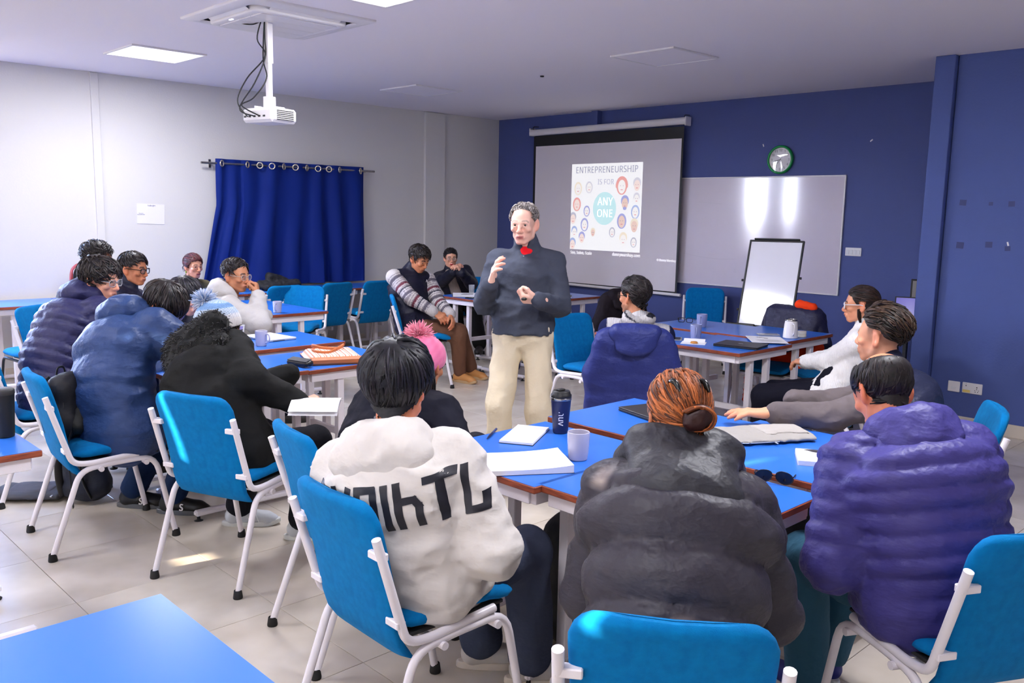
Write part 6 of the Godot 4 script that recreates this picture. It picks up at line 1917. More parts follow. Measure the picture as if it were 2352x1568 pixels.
func mug(label: String, at: Vector3, turn: float, col: Color, r := 0.039, h := 0.098, group := "") -> Node3D:
	var t := thing("mug", label, "mug", at, turn, group)
	var prof := PackedVector2Array([Vector2(0, 0), Vector2(r * 0.78, 0), Vector2(r * 0.84, 0.004), Vector2(r * 0.93, h * 0.3), Vector2(r, h * 0.75), Vector2(r, h - 0.002), Vector2(r - 0.002, h), Vector2(r - 0.0045, h - 0.003), Vector2(r * 0.85, 0.02), Vector2(0, 0.012)])
	var m := mat(col, 0.18)
	var b := Mb.new().lathe(prof, 40)
	for i in b.v.size():   # fluted sides
		var p := b.v[i]
		var q := Vector2(p.x, p.z).length()
		if q > r * 0.9 and p.y < h * 0.85 and p.y > 0.006: b.v[i] = p * Vector3(1, 1, 1) - Vector3(p.x, 0, p.z).normalized() * (0.0009 * (i % 2))
	put("cup", b, m, t)
	put("handle", Mb.new().tube(curve([Vector3(r * 0.95, h * 0.78, 0), Vector3(r + 0.022, h * 0.8, 0), Vector3(r + 0.032, h * 0.55, 0), Vector3(r + 0.022, h * 0.3, 0), Vector3(r * 0.9, h * 0.22, 0)], 5), 0.0052, 8, true, 0.8), m, t)
	return t

func slab(called: String, label: String, cat: String, at: Vector3, turn: float, parts: Array, group := "") -> Node3D:   # parts: [name, centre, size, bevel, material]
	var t := thing(called, label, cat, at, turn, group)
	for p in parts: put(p[0], Mb.new().box(p[1], p[2], p[3]), p[4], t)
	return t

func pen(label: String, a: Vector3, b: Vector3, ca: Color, cb: Color) -> void:
	var t := thing("pen", label, "pen", a)
	var d := b - a
	var l := d.length()
	var bs := frame(d, Vector3.DOWN)
	for q in [["barrel", 0.0, 0.55, ca], ["cap", 0.55, 1.0, cb]]:
		var m := mat(q[3], 0.3)
		var pts := PackedVector3Array()
		var rr := []
		for s in 5:
			pts.append(bs * Vector3(0, 0, -lerpf(q[1], q[2], s / 4.0) * l))
			rr.append(0.005 if q[0] == "cap" or s > 1 else [0.001, 0.0035][s])
		put(q[0], Mb.new().tube(pts, rr, 10), m, t)

func soft(t: Node3D, called: String, m: Material, col: Color, cell: float, K: float, amp: float, fq: float, fn, sd := 3) -> void:
	job(t, called, m, func() -> Mb:
		var b := Sdf.new()
		var o := Mb.new(); o.col = col
		fn.call(b)
		b.build(o, cell, K, amp, fq, sd)
		return o)

# a coat hung over the back of a chair, in the chair's own axes
func coat_on(called: String, label: String, at: Vector2, d: Vector2, col: Color, m: Material, drop: float, wide: float, hooded: bool, q := []) -> Node3D:
	var t := thing(called, label, "coat", Vector3(at.x, 0, at.y), yaw(d))
	soft(t, "shell", m, col, 0.0115, 75.0, 0.007, 5.0, func(b: Sdf) -> void:
		b.cap(Vector3(-wide * 0.8, 0.885, 0.315), Vector3(wide * 0.8, 0.885, 0.315), 0.042)
		for i in 5:
			var x := lerpf(-wide, wide, i / 4.0)
			b.cap(Vector3(x * 0.85, 0.87, 0.35), Vector3(x, drop, 0.315 + 0.02 * sin(i * 2.3)), 0.045, 0.05, 1.5, Vector3.RIGHT, [Vector3(0, drop, 0), Vector3.UP, q[0], q[1]] if q.size() > 1 else [])
			b.cap(Vector3(x * 0.85, 0.88, 0.28), Vector3(x * 0.9, 0.6, 0.19), 0.03, 0.03, 1.6, Vector3.RIGHT)
		for e in [-1.0, 1.0]: b.line([Vector3(e * wide * 0.95, 0.84, 0.33), Vector3(e * (wide + 0.055), 0.64, 0.32), Vector3(e * (wide + 0.06), drop - 0.02, 0.30)], [0.06, 0.058, 0.045]), 7)
	if hooded:
		soft(t, "hood", m, col, 0.0115, 70.0, 0.006, 6.0, func(b: Sdf) -> void:
			b.cap(Vector3(-0.11, 0.91, 0.36), Vector3(0.11, 0.91, 0.36), 0.05)
			b.cap(Vector3(0, 0.90, 0.385), Vector3(0, 0.81, 0.41), 0.055, 0.045, 2.6), 9)
	return t

func backpack(label: String, at: Vector3, turn: float, tilt: float, s: float, col: Color, pull: Color) -> Node3D:
	var t := thing("backpack", label, "backpack", at, turn)
	t.rotation.x = tilt
	t.rotation_order = EULER_ORDER_YXZ
	var m := bump(mat(Color.WHITE, 0.65), M.crease, Vector3(2, 2, 2), 0.2)
	soft(t, "body", m, col, 0.012, 80.0, 0.004, 6.0, func(b: Sdf) -> void:
		b.cap(Vector3(-0.08, 0.12, 0) * s, Vector3(0.08, 0.12, 0) * s, 0.105 * s)
		b.cap(Vector3(-0.07, 0.36, 0) * s, Vector3(0.07, 0.36, 0) * s, 0.09 * s)
		b.cap(Vector3(0, 0.12, 0) * s, Vector3(0, 0.36, 0) * s, 0.125 * s, 0.11 * s, 1.3))
	soft(t, "front_pocket", m, col * 1.15, 0.012, 80.0, 0.003, 6.0, func(b: Sdf) -> void:
		b.cap(Vector3(-0.06, 0.1, -0.11) * s, Vector3(0.06, 0.1, -0.11) * s, 0.05 * s)
		b.cap(Vector3(0, 0.09, -0.11) * s, Vector3(0, 0.2, -0.105) * s, 0.06 * s, 0.05 * s, 1.6))
	put("grab_handle", Mb.new().tube(curve([Vector3(-0.05, 0.44, 0.05) * s, Vector3(-0.03, 0.50, 0.05) * s, Vector3(0.03, 0.50, 0.05) * s, Vector3(0.05, 0.44, 0.05) * s], 5), 0.009 * s, 8, true, 0.5), M.black, t)
	for e in [-1.0, 1.0]:
		put("shoulder_strap", Mb.new().tube(curve([Vector3(e * 0.05, 0.43, 0.09) * s, Vector3(e * 0.08, 0.36, 0.14) * s, Vector3(e * 0.09, 0.2, 0.145) * s, Vector3(e * 0.11, 0.05, 0.09) * s], 6), 0.026 * s, 8, true, 0.3), M.black, t)
		put("zip_pull", Mb.new().box(Vector3(e * 0.05, 0.22 + e * 0.06, -0.135) * s, Vector3(0.01, 0.04, 0.006) * s, 0.002), mat(pull, 0.5), t)
	put("zip", Mb.new().tube(curve([Vector3(-0.135, 0.14, -0.06) * s, Vector3(-0.125, 0.36, -0.055) * s, Vector3(-0.05, 0.45, -0.045) * s, Vector3(0.05, 0.45, -0.045) * s, Vector3(0.125, 0.36, -0.055) * s, Vector3(0.135, 0.14, -0.06) * s], 6), 0.004 * s, 6), M.dark, t)
	return t

func build_small() -> void:
	var paper := mat(c8(246, 245, 248), 0.75)
	var navy := mat(c8(22, 30, 74), 0.35)
	var silver := mat(c8(196, 198, 202), 0.35, 0.6)
	var ink := mat(c8(40, 40, 48), 0.6)
	var grey_mug := c8(186, 184, 204)
	# front table group
	mug("pale grey fluted mug next to the open spiral notebook", Vector3(7.085, TOP, 6.225), 2.0, grey_mug, 0.041, 0.104)
	var t := thing("tumbler", "dark navy travel tumbler with steel band and white lettering", "tumbler", Vector3(6.775, TOP, 5.985))
	put("cup", Mb.new().lathe(PackedVector2Array([Vector2(0, 0), Vector2(0.029, 0), Vector2(0.031, 0.004), Vector2(0.041, 0.138)]), 40), navy, t)
	put("steel_band", Mb.new().lathe(PackedVector2Array([Vector2(0.041, 0.138), Vector2(0.0425, 0.139), Vector2(0.0425, 0.147), Vector2(0.041, 0.148)]), 40), M.steel, t)
	put("lid", Mb.new().lathe(PackedVector2Array([Vector2(0.0415, 0.148), Vector2(0.0425, 0.152), Vector2(0.0425, 0.160), Vector2(0.038, 0.164), Vector2(0.036, 0.172), Vector2(0.033, 0.176), Vector2(0, 0.176)]), 40), M.black, t)
	put("lid_slider", Mb.new().box(Vector3(0, 0.179, 0.004), Vector3(0.022, 0.008, 0.036), 0.003), M.black, t)
	var lt := put("lettering", text("nuv", 0.036, "Droid Sans", 0.003), M.white, t)
	var ld := Vector2(9.14 - 6.775, 8.57 - 5.985).normalized()
	ld = ld.rotated(-0.10)
	lt.transform = Transform3D(Basis(Vector3(0, -1, 0), Vector3(ld.y, 0, -ld.x), Vector3(ld.x, 0, ld.y)), Vector3(ld.x * 0.0352, 0.066, ld.y * 0.0352))
	var yw := func(a: Vector2, b: Vector2) -> float: return atan2(-(b.y - a.y), b.x - a.x)   # x axis along a > b
	slab("notepad", "small blank white notepad beside the tumbler", "notepad", Vector3(6.725, TOP, 6.14), yw.call(Vector2(6.706, 5.984), Vector2(6.854, 6.242)), [["pages", Vector3(0, 0.007, 0), Vector3(0.27, 0.010, 0.135), 0.001, paper], ["back_cover", Vector3(0, 0.001, 0), Vector3(0.272, 0.002, 0.137), 0.0005, M.dark]])
	t = thing("notebook", "open spiral notebook with curling blank pages at the front table edge", "notebook", Vector3(7.012, TOP, 6.435), yw.call(Vector2(6.93, 6.56), Vector2(7.095, 6.303)))
	var rows := []
	for q in [[0.0, 1.0], [1.0, 1.0]]:
		for j in 13:
			var u := j / 12.0
			var row := PackedVector3Array()
			for i in 5: row.append(Vector3(lerpf(-0.155, 0.155, u), (0.018 if q[0] > 0.5 else 0.0015) * (1.0 - 0.5 * u * u) + (0.02 * pow(u, 3.0) if q[0] > 0.5 else 0.0), lerpf(-0.115, 0.115, i / 4.0)))
			rows.append(row)
	var top := rows.slice(13, 26)
	var bot := rows.slice(0, 13)
	var b := Mb.new().surf(top, false, false, false).surf(bot, false, false, true)
	for s in [0, 4]:
		var e1 := PackedVector3Array(); var e2 := PackedVector3Array()
		for j in 13: e1.append(top[j][s]); e2.append(bot[j][s])
		b.surf([e1, e2], false, false, s == 0)
	b.surf([top[0], bot[0]], false, false, true); b.surf([top[12], bot[12]], false, false, false)
	put("pages", b, paper, t)
	b = Mb.new()
	for i in 14:
		var ring := PackedVector3Array()
		for q in 11: ring.append(Vector3(-0.155 + cos(q * TAU / 10) * 0.008, 0.009 + sin(q * TAU / 10) * 0.010, -0.105 + i * 0.0162 + q * 0.0004))
		b.tube(ring, 0.0013, 5, false)
	put("spiral", b, M.black, t)
	put("cover", Mb.new().box(Vector3(0, 0.0008, 0), Vector3(0.315, 0.0016, 0.232), 0.0004), navy, t)
	pen("dark blue patterned pen lying left of the small notepad", Vector3(6.671, TOP + 0.005, 6.298), Vector3(6.578, TOP + 0.005, 6.160), c8(34, 38, 74), c8(70, 78, 120))
	slab("laptop", "closed dark grey laptop half hidden by the woman with the bun", "laptop", Vector3(6.87, TOP + 0.004, 5.43), yw.call(Vector2(6.714, 5.523), Vector2(7.0, 5.60)), [["base", Vector3(0, 0.007, 0), Vector3(0.33, 0.012, 0.225), 0.003, M.dark], ["lid", Vector3(0, 0.016, 0), Vector3(0.33, 0.006, 0.225), 0.002, M.dark], ["ports", Vector3(-0.1655, 0.007, 0.02), Vector3(0.001, 0.005, 0.12), 0.0, silver]])
	t = thing("earbuds", "pair of white earbuds on the front table left of the woman with the bun", "earbuds", Vector3(7.30, TOP, 6.27))
	for q in [[0.0, 0.0], [0.018, -0.02]]:
		put("bud", Mb.new().lathe(PackedVector2Array([Vector2(0, 0), Vector2(0.008, 0.003), Vector2(0.009, 0.010), Vector2(0.004, 0.016), Vector2(0, 0.017)]), 12, Transform3D(Basis(), Vector3(q[0], 0, q[1]))).tube(PackedVector3Array([Vector3(q[0], 0.012, q[1]), Vector3(q[0] + 0.006, 0.036, q[1] - 0.004)]), 0.0032, 8), M.white_gloss, t)
	# sunglasses at the right corner
	t = thing("sunglasses", "dark aviator sunglasses resting near the right table corner", "sunglasses", Vector3(7.715, TOP + 0.012, 5.945), yw.call(Vector2(7.653, 5.985), Vector2(7.78, 5.93)))
	var sg := mat(c8(26, 22, 30), 0.06, 0.2)
	for e in [-1.0, 1.0]:
		var ring := PackedVector3Array()
		for i in 21:
			var a := TAU * i / 20.0
			ring.append(Vector3(e * 0.034 + cos(a) * 0.029, 0.012 + sin(a) * 0.021 - 0.004 * cos(a) * e, absf(cos(a)) * -0.004))
		put("rim", Mb.new().tube(ring, 0.0018, 6, false), M.black, t)
		var lens := Mb.new()
		lens.fan(ring)
		put("lens", lens, sg, t)
		put("temple", Mb.new().tube(curve([Vector3(e * 0.063, 0.018, -0.003), Vector3(e * 0.066, 0.012, -0.06), Vector3(e * 0.06, -0.008, -0.12)], 5), 0.0022, 6), M.black, t)
	put("bridge", Mb.new().tube(PackedVector3Array([Vector3(-0.006, 0.022, 0), Vector3(0.006, 0.022, 0)]), 0.0018, 6).tube(PackedVector3Array([Vector3(-0.006, 0.012, 0), Vector3(0.006, 0.012, 0)]), 0.0015, 6), mat(c8(190, 110, 60), 0.3, 0.6), t)
	slab("notepad", "thick white spiral pad with a pen on it, beside the balding man", "notepad", Vector3(7.725, TOP + 0.011, 5.58), yw.call(Vector2(7.575, 5.542), Vector2(7.769, 5.423)) , [["pages", Vector3(0, 0.010, 0), Vector3(0.215, 0.020, 0.17), 0.002, paper], ["back_cover", Vector3(0, 0.0005, 0), Vector3(0.217, 0.001, 0.172), 0.0, silver]])
	pen("black and white pen lying on the thick white pad", Vector3(7.632, TOP + 0.0362, 5.578), Vector3(7.768, TOP + 0.0362, 5.522), c8(54, 50, 60), c8(244, 244, 246))
	t = thing("laptop_sleeve", "light grey fabric laptop sleeve with zip pulls on the front table", "laptop sleeve", Vector3(7.385, TOP + 0.011, 5.445), yw.call(Vector2(7.30, 5.61), Vector2(7.50, 5.24)))
	var felt := bump(mat(Color.WHITE, 0.9), M.crease, Vector3(2, 2, 2), 0.2)
	soft(t, "pouch", felt, lin(158, 153, 148), 0.008, 110.0, 0.002, 8.0, func(s: Sdf) -> void:
		s.cap(Vector3(-0.165, 0.016, 0), Vector3(0.165, 0.016, 0), 0.018, -1.0, 6.6, Vector3(0, 0, 1)))
	soft(t, "flap", felt, lin(170, 164, 158), 0.008, 110.0, 0.003, 8.0, func(s: Sdf) -> void:
		s.cap(Vector3(-0.02, 0.030, 0.0), Vector3(0.15, 0.032, 0.01), 0.010, -1.0, 7.0, Vector3(0, 0, 1)))
	put("zip", Mb.new().tube(curve([Vector3(-0.17, 0.014, -0.11), Vector3(-0.183, 0.014, 0.0), Vector3(-0.17, 0.014, 0.11), Vector3(0.0, 0.014, 0.121)], 5), 0.002, 5), silver, t)
	for q in [Vector3(-0.172, 0.012, 0.11), Vector3(-0.02, 0.012, 0.123)]: put("zip_pull", Mb.new().box(q, Vector3(0.006, 0.004, 0.035), 0.001), silver, t)
	# left group
	slab("phone", "white edged smartphone lying at the near table corner", "phone", Vector3(4.765, TOP - 0.004, 6.10), yw.call(Vector2(4.78, 6.16), Vector2(4.68, 6.07)), [["case", Vector3(0, 0.004, 0), Vector3(0.15, 0.008, 0.072), 0.003, M.white], ["screen", Vector3(0, 0.0083, 0), Vector3(0.142, 0.0008, 0.066), 0.0, mat(c8(26, 28, 40), 0.08)]])
	t = thing("glasses_case", "black folding glasses case between phone and striped handbag", "glasses case", Vector3(4.74, TOP - 0.002, 5.985), yw.call(Vector2(4.63, 6.0), Vector2(4.84, 5.955)))
	soft(t, "case_body", mat(Color.WHITE, 0.4), lin(24, 24, 28), 0.006, 150.0, 0.0, 1.0, func(s: Sdf) -> void:
		s.cap(Vector3(-0.07, 0.017, -0.012), Vector3(0.07, 0.017, -0.012), 0.019)
		s.cap(Vector3(-0.07, 0.014, 0.018), Vector3(0.07, 0.014, 0.018), 0.014))
	put("flap", Mb.new().box(Vector3(0, 0.034, 0.004), Vector3(0.155, 0.004, 0.05), 0.002, Basis(Vector3.RIGHT, 0.25)), mat(c8(38, 38, 44), 0.5), t)
	t = thing("handbag", "pink and cream striped woven handbag with tan leather handles", "handbag", Vector3(4.63, TOP - 0.010, 5.70), yw.call(Vector2(4.85, 5.80), Vector2(4.42, 5.62)))
	var str_tex := pixel_tex(128, 16, func(x, _y):
		var u := fposmod(x / 128.0 * 9.0, 1.0)
		var c := c8(238, 214, 196) if u < 0.42 else (c8(222, 150, 128) if u < 0.62 else (c8(240, 226, 212) if u < 0.8 else c8(206, 120, 100)))
		return c * (0.9 if int(x / 2.0) % 2 == 0 else 1.0))
	var woven := mat(Color.WHITE, 0.85)
	woven.albedo_texture = str_tex
	b = Mb.new()
	var rr := []
	for j in 9:
		var u := j / 8.0
		var row := PackedVector3Array()
		for i in 25:
			var w := i / 24.0
			var edge := minf(minf(u, 1 - u) * 8.0, minf(w, 1 - w) * 10.0)
			row.append(Vector3(lerpf(-0.2, 0.2, u), 0.012 + 0.034 * clampf(edge, 0, 1), lerpf(-0.165, 0.165, w)))
		rr.append(row)
	b.surf(rr, false, false, false)
	for q in b.uv.size(): b.uv[q] = Vector2(b.uv[q].x, b.uv[q].y)
	put("panel", b, woven, t)
	var tan := mat(c8(190, 108, 58), 0.5)
	put("base", Mb.new().box(Vector3(-0.195, 0.022, 0), Vector3(0.05, 0.044, 0.335), 0.012), tan, t)
	put("lining", Mb.new().box(Vector3(0.01, 0.008, 0), Vector3(0.38, 0.014, 0.325), 0.004), tan, t)
	put("handle", Mb.new().tube(curve([Vector3(0.19, 0.04, -0.08), Vector3(0.12, 0.07, -0.1), Vector3(0.03, 0.066, -0.05), Vector3(0.02, 0.062, 0.04), Vector3(0.10, 0.07, 0.09), Vector3(0.19, 0.04, 0.075)], 6), 0.009, 8, true, 0.45), tan, t)
	put("handle", Mb.new().tube(curve([Vector3(0.18, 0.036, -0.06), Vector3(0.06, 0.052, -0.11), Vector3(-0.03, 0.052, -0.09), Vector3(-0.06, 0.052, -0.03), Vector3(0.05, 0.054, 0.04), Vector3(0.18, 0.036, 0.06)], 6), 0.009, 8, true, 0.45), tan, t)
	mug("pale grey mug beside the silver laptop, behind the beanie woman's hair", Vector3(4.06, TOP + 0.016, 5.86), 0.3, grey_mug)
	slab("laptop", "thin silver closed laptop on the left group table", "laptop", Vector3(3.80, TOP + 0.016, 5.66), yw.call(Vector2(3.60, 5.74), Vector2(3.97, 5.71)), [["base", Vector3(0, 0.006, 0), Vector3(0.31, 0.010, 0.215), 0.003, silver], ["lid", Vector3(0, 0.0135, 0), Vector3(0.31, 0.005, 0.215), 0.002, mat(c8(232, 230, 234), 0.4)], ["ports", Vector3(0.1552, 0.006, 0.03), Vector3(0.001, 0.004, 0.09), 0.0, M.dark]])
	mug("pale grey mug standing alone on the table by the outward-facing chair", Vector3(2.37, TOP, 4.80), -0.8, grey_mug)
	mug("mug half hidden behind the hand of the man in beige hoodie", Vector3(1.50, TOP, 4.50), -0.5, c8(236, 234, 236))
	mug("white mug behind the open laptop, only its rim showing", Vector3(3.78, TOP + 0.016, 6.16), -0.5, c8(240, 238, 240))
	t = thing("laptop", "open laptop with violet screen in front of the man in the parka", "laptop", Vector3(4.33, TOP - 0.006, 6.36), 0.35)
	put("base", Mb.new().box(Vector3(0, 0.007, 0), Vector3(0.32, 0.013, 0.22), 0.003), silver, t)
	put("keyboard", Mb.new().box(Vector3(0, 0.0139, -0.02), Vector3(0.28, 0.001, 0.10), 0.0), M.dark, t)
	var lidb := Basis(Vector3.RIGHT, -0.22)
	put("lid", Mb.new().box(Vector3(0, 0.115, -0.135), Vector3(0.32, 0.21, 0.006), 0.002, lidb), silver, t)
	var vs := mat(c8(112, 104, 168), 0.15); vs.emission_enabled = true; vs.emission = c8(92, 84, 150); vs.emission_energy_multiplier = 0.5
	put("screen", Mb.new().box(Vector3(0, 0.116, -0.1312), Vector3(0.30, 0.19, 0.001), 0.0, lidb), vs, t)
	t = thing("jacket_heap", "heap of black jacket lying on the wall table under the curtain", "jacket", Vector3(0.42, TOP, 3.72))
	soft(t, "cloth", bump(mat(Color.WHITE, 0.75), M.crease, Vector3(2.5, 2.5, 2.5), 0.4), lin(42, 40, 46), 0.011, 70.0, 0.010, 7.0, func(s: Sdf) -> void:
		s.cap(Vector3(0, 0.05, -0.2), Vector3(0.02, 0.06, 0.2), 0.055, 0.05)
		s.cap(Vector3(-0.06, 0.08, -0.10), Vector3(0.0, 0.14, 0.08), 0.06, 0.05)
		s.cap(Vector3(0.06, 0.07, -0.22), Vector3(0.1, 0.04, 0.16), 0.045, 0.04)
		s.ell(Vector3(0, -0.16, 0), Vector3(0.5, 0.16, 0.5), Basis(), true))
	# table of the woman with clasped hands
	t = thing("notebook", "open notebook in front of the woman with clasped hands", "notebook", Vector3(2.06, TOP, 2.40), yw.call(Vector2(1.85, 2.25), Vector2(2.15, 2.5)))
	put("page", Mb.new().box(Vector3(-0.1, 0.008, 0), Vector3(0.195, 0.014, 0.25), 0.004, Basis(Vector3(0, 0, 1), 0.05)), paper, t)
	put("page", Mb.new().box(Vector3(0.1, 0.008, 0), Vector3(0.195, 0.014, 0.25), 0.004, Basis(Vector3(0, 0, 1), -0.05)), paper, t)
	put("cover", Mb.new().box(Vector3(0, 0.0015, 0), Vector3(0.42, 0.003, 0.265), 0.001), M.dark, t)
	pen("black pen lying across the open notebook by the wall", Vector3(2.08, TOP + 0.018, 2.47), Vector3(2.15, TOP + 0.018, 2.36), c8(30, 30, 36), c8(30, 30, 36))
	slab("phone", "black phone at the table edge before the open notebook", "phone", Vector3(2.36, TOP, 2.55), 0.4, [["case", Vector3(0, 0.004, 0), Vector3(0.15, 0.008, 0.07), 0.003, M.black], ["screen", Vector3(0, 0.0083, 0), Vector3(0.14, 0.0006, 0.062), 0.0, mat(c8(20, 20, 28), 0.08)]])
	t = thing("glass_tumbler", "small clear glass beside the open notebook", "glass", Vector3(1.97, TOP, 2.22))
	var gl := mat(Color(0.92, 0.94, 0.96, 0.12), 0.03); gl.transparency = BaseMaterial3D.TRANSPARENCY_ALPHA
	put("cup", Mb.new().lathe(PackedVector2Array([Vector2(0, 0.002), Vector2(0.028, 0.002), Vector2(0.034, 0.1), Vector2(0.031, 0.1), Vector2(0.026, 0.008), Vector2(0, 0.008)]), 24), gl, t)
	mug("pale mug on the table behind the speaker's raised elbow", Vector3(2.64, TOP - 0.006, 2.56), 0.3, grey_mug)
	slab("notebook", "dark small notebook on the table behind the speaker, by the screen", "notebook", Vector3(2.80, TOP, 1.66), 0.7, [["pages", Vector3(0, 0.009, 0), Vector3(0.2, 0.012, 0.14), 0.001, paper], ["cover", Vector3(0, 0.018, 0), Vector3(0.205, 0.004, 0.145), 0.001, M.dark]])
	# right group
	t = thing("eyeglasses", "black eyeglasses folded open on the right group table", "eyeglasses", Vector3(4.93, TOP + 0.006, 2.45), 0.5)
	for e in [-1.0, 1.0]:
		var ring := PackedVector3Array()
		for i in 17:
			var a := TAU * i / 16.0
			ring.append(Vector3(e * 0.034 + signf(cos(a)) * pow(absf(cos(a)), 0.6) * 0.026, 0.02 + signf(sin(a)) * pow(absf(sin(a)), 0.6) * 0.019, 0))
		put("rim", Mb.new().tube(ring, 0.0028, 6, false), M.black, t)
		put("temple", Mb.new().tube(curve([Vector3(e * 0.062, 0.03, 0), Vector3(e * 0.07, 0.03, -0.06), Vector3(e * 0.066, 0.004, -0.13)], 5), 0.0026, 6), M.black, t)
	put("bridge", Mb.new().tube(PackedVector3Array([Vector3(-0.008, 0.026, 0), Vector3(0.008, 0.026, 0)]), 0.0024, 6), M.black, t)
	mug("blue grey mug at the back of the right group, nearest the glasses", Vector3(5.19, TOP + 0.006, 2.60), -1.2, c8(150, 156, 196), 0.042, 0.106)
	mug("blue grey fluted mug in front of the other, beside the napkin", Vector3(5.52, TOP, 3.17), -0.9, c8(150, 156, 196), 0.042, 0.106)
	t = thing("napkin", "folded white napkin under a biscuit", "napkin", Vector3(5.64, TOP, 3.37), 0.5)
	put("sheet", Mb.new().box(Vector3(0, 0.001, 0), Vector3(0.17, 0.002, 0.15), 0.0).box(Vector3(0.0, 0.010, -0.05), Vector3(0.15, 0.0015, 0.06), 0.0, Basis(Vector3.RIGHT, 0.35)), paper, t)
	t = thing("biscuit", "small round golden biscuit on the white napkin", "biscuit", Vector3(5.66, TOP + 0.0022, 3.395))
	put("crumb", Mb.new().lathe(PackedVector2Array([Vector2(0, 0), Vector2(0.024, 0.001), Vector2(0.027, 0.006), Vector2(0.022, 0.013), Vector2(0, 0.016)]), 20), mat(c8(206, 140, 70), 0.8), t)
	slab("laptop", "closed black laptop with pale emblem at the near right group corner", "laptop", Vector3(5.935, TOP, 3.235), yw.call(Vector2(5.856, 3.41), Vector2(6.10, 3.36)) , [["base", Vector3(0, 0.007, 0), Vector3(0.31, 0.012, 0.24), 0.004, M.dark], ["lid", Vector3(0.004, 0.016, 0), Vector3(0.312, 0.006, 0.245), 0.002, mat(c8(40, 36, 40), 0.4)], ["emblem", Vector3(0, 0.0193, 0), Vector3(0.03, 0.0006, 0.016), 0.0, silver]])
	slab("paper_sheets", "printed white sheets with a bold heading on the right group table", "paper", Vector3(5.915, TOP + 0.010, 2.855), yw.call(Vector2(5.70, 2.77), Vector2(5.92, 3.04)), [["sheets", Vector3(0, 0.002, 0), Vector3(0.33, 0.004, 0.25), 0.0005, paper]])
	var pn: Node3D = get_node("paper_sheets")
	put("heading", text("NOTES", 0.03, "Droid Sans", 0.0006, true), ink, pn).transform = Transform3D(Basis(Vector3.UP, 0.9) * Basis(Vector3.RIGHT, -PI / 2), Vector3(-0.07, 0.0046, 0.02))
	b = Mb.new()
	for q in 9: b.box(Vector3(0.02 + q * 0.014, 0.0042, -0.01), Vector3(0.003, 0.0004, 0.19 - (q % 3) * 0.03))
	put("print_lines", b, mat(c8(150, 150, 158), 0.8), pn).set_meta("kind", "stuff")
	t = thing("tumbler", "white lidded steel mug with square handle on the right group table", "tumbler", Vector3(5.975, TOP + 0.010, 2.62), -0.8)
	put("cup", Mb.new().lathe(PackedVector2Array([Vector2(0, 0), Vector2(0.05, 0), Vector2(0.054, 0.006), Vector2(0.047, 0.1), Vector2(0.043, 0.128)]), 40), M.white, t)
	put("rim", Mb.new().lathe(PackedVector2Array([Vector2(0.043, 0.128), Vector2(0.044, 0.13), Vector2(0.044, 0.137), Vector2(0.04, 0.14), Vector2(0.037, 0.12), Vector2(0, 0.118)]), 40), M.steel, t)
	put("handle", Mb.new().tube(bent([Vector3(0.043, 0.11, 0), Vector3(0.088, 0.112, 0), Vector3(0.086, 0.04, 0), Vector3(0.048, 0.028, 0)], 0.02), 0.006, 8, true, 0.8), M.white, t)
	t = thing("jar", "small cream lidded pot behind the white steel mug", "jar", Vector3(6.0, TOP + 0.010, 2.50))
	put("pot", Mb.new().lathe(PackedVector2Array([Vector2(0, 0), Vector2(0.034, 0), Vector2(0.036, 0.004), Vector2(0.036, 0.022), Vector2(0.033, 0.024)]), 28), mat(c8(228, 222, 208), 0.4), t)
	put("lid", Mb.new().lathe(PackedVector2Array([Vector2(0.033, 0.024), Vector2(0.036, 0.026), Vector2(0.036, 0.042), Vector2(0.033, 0.045), Vector2(0, 0.045)]), 28), mat(c8(236, 232, 222), 0.4), t)
	slab("phone", "phone in a metallic case lying behind the printed sheets", "phone", Vector3(5.80, TOP + 0.010, 2.63), 0.75, [["case", Vector3(0, 0.006, 0), Vector3(0.16, 0.012, 0.075), 0.003, silver], ["screen", Vector3(0, 0.0122, 0), Vector3(0.14, 0.0006, 0.06), 0.0, mat(c8(180, 180, 190), 0.1)]])
	slab("tablet", "tablet edge showing beside the man in grey sweater", "tablet", Vector3(5.40, TOP, 3.36), 0.6, [["case", Vector3(0, 0.004, 0), Vector3(0.22, 0.008, 0.15), 0.003, silver], ["screen", Vector3(0, 0.0083, 0), Vector3(0.2, 0.0006, 0.135), 0.0, mat(c8(30, 34, 50), 0.08)]])
	# left edge tumbler
	t = thing("tumbler", "black tumbler at the left picture edge", "tumbler", Vector3(5.44, TOP, 7.68))
	put("cup", Mb.new().lathe(PackedVector2Array([Vector2(0, 0), Vector2(0.032, 0), Vector2(0.034, 0.004), Vector2(0.041, 0.16), Vector2(0.041, 0.165)]), 32), M.black, t)
	put("lid", Mb.new().lathe(PackedVector2Array([Vector2(0.041, 0.165), Vector2(0.043, 0.168), Vector2(0.042, 0.182), Vector2(0.036, 0.188), Vector2(0, 0.188)]), 32), M.dark, t)
	# book in the beanie woman's hand
	t = thing("open_book", "open white notebook held in the beanie woman's right hand", "notebook", Vector3(5.70, 0.70, 6.47), 0.85)
	for s in 2:
		rows = []
		for j in 9:
			var u := j / 8.0
			var row := PackedVector3Array()
			for i in 5: row.append(Vector3(lerpf(-0.11, 0.11, i / 4.0), 0.04 + 0.035 * sin(u * 2.6) - s * 0.018 * (1 - u * 0.5), lerpf(0.1, -0.1, u)))
			rows.append(row)
		put("pages" if s == 0 else "under_pages", Mb.new().surf(rows, false, false, false), paper, t)
	# flip chart
	t = thing("flip_chart", "small portable whiteboard on an easel, leaning back, black frame", "flip chart")
	var tl := Vector3(5.088, 1.436, 1.738); var tr := Vector3(5.533, 1.44, 1.648); var bl := Vector3(5.128, 0.724, 1.972)
	var ax := (tr - tl).normalized()
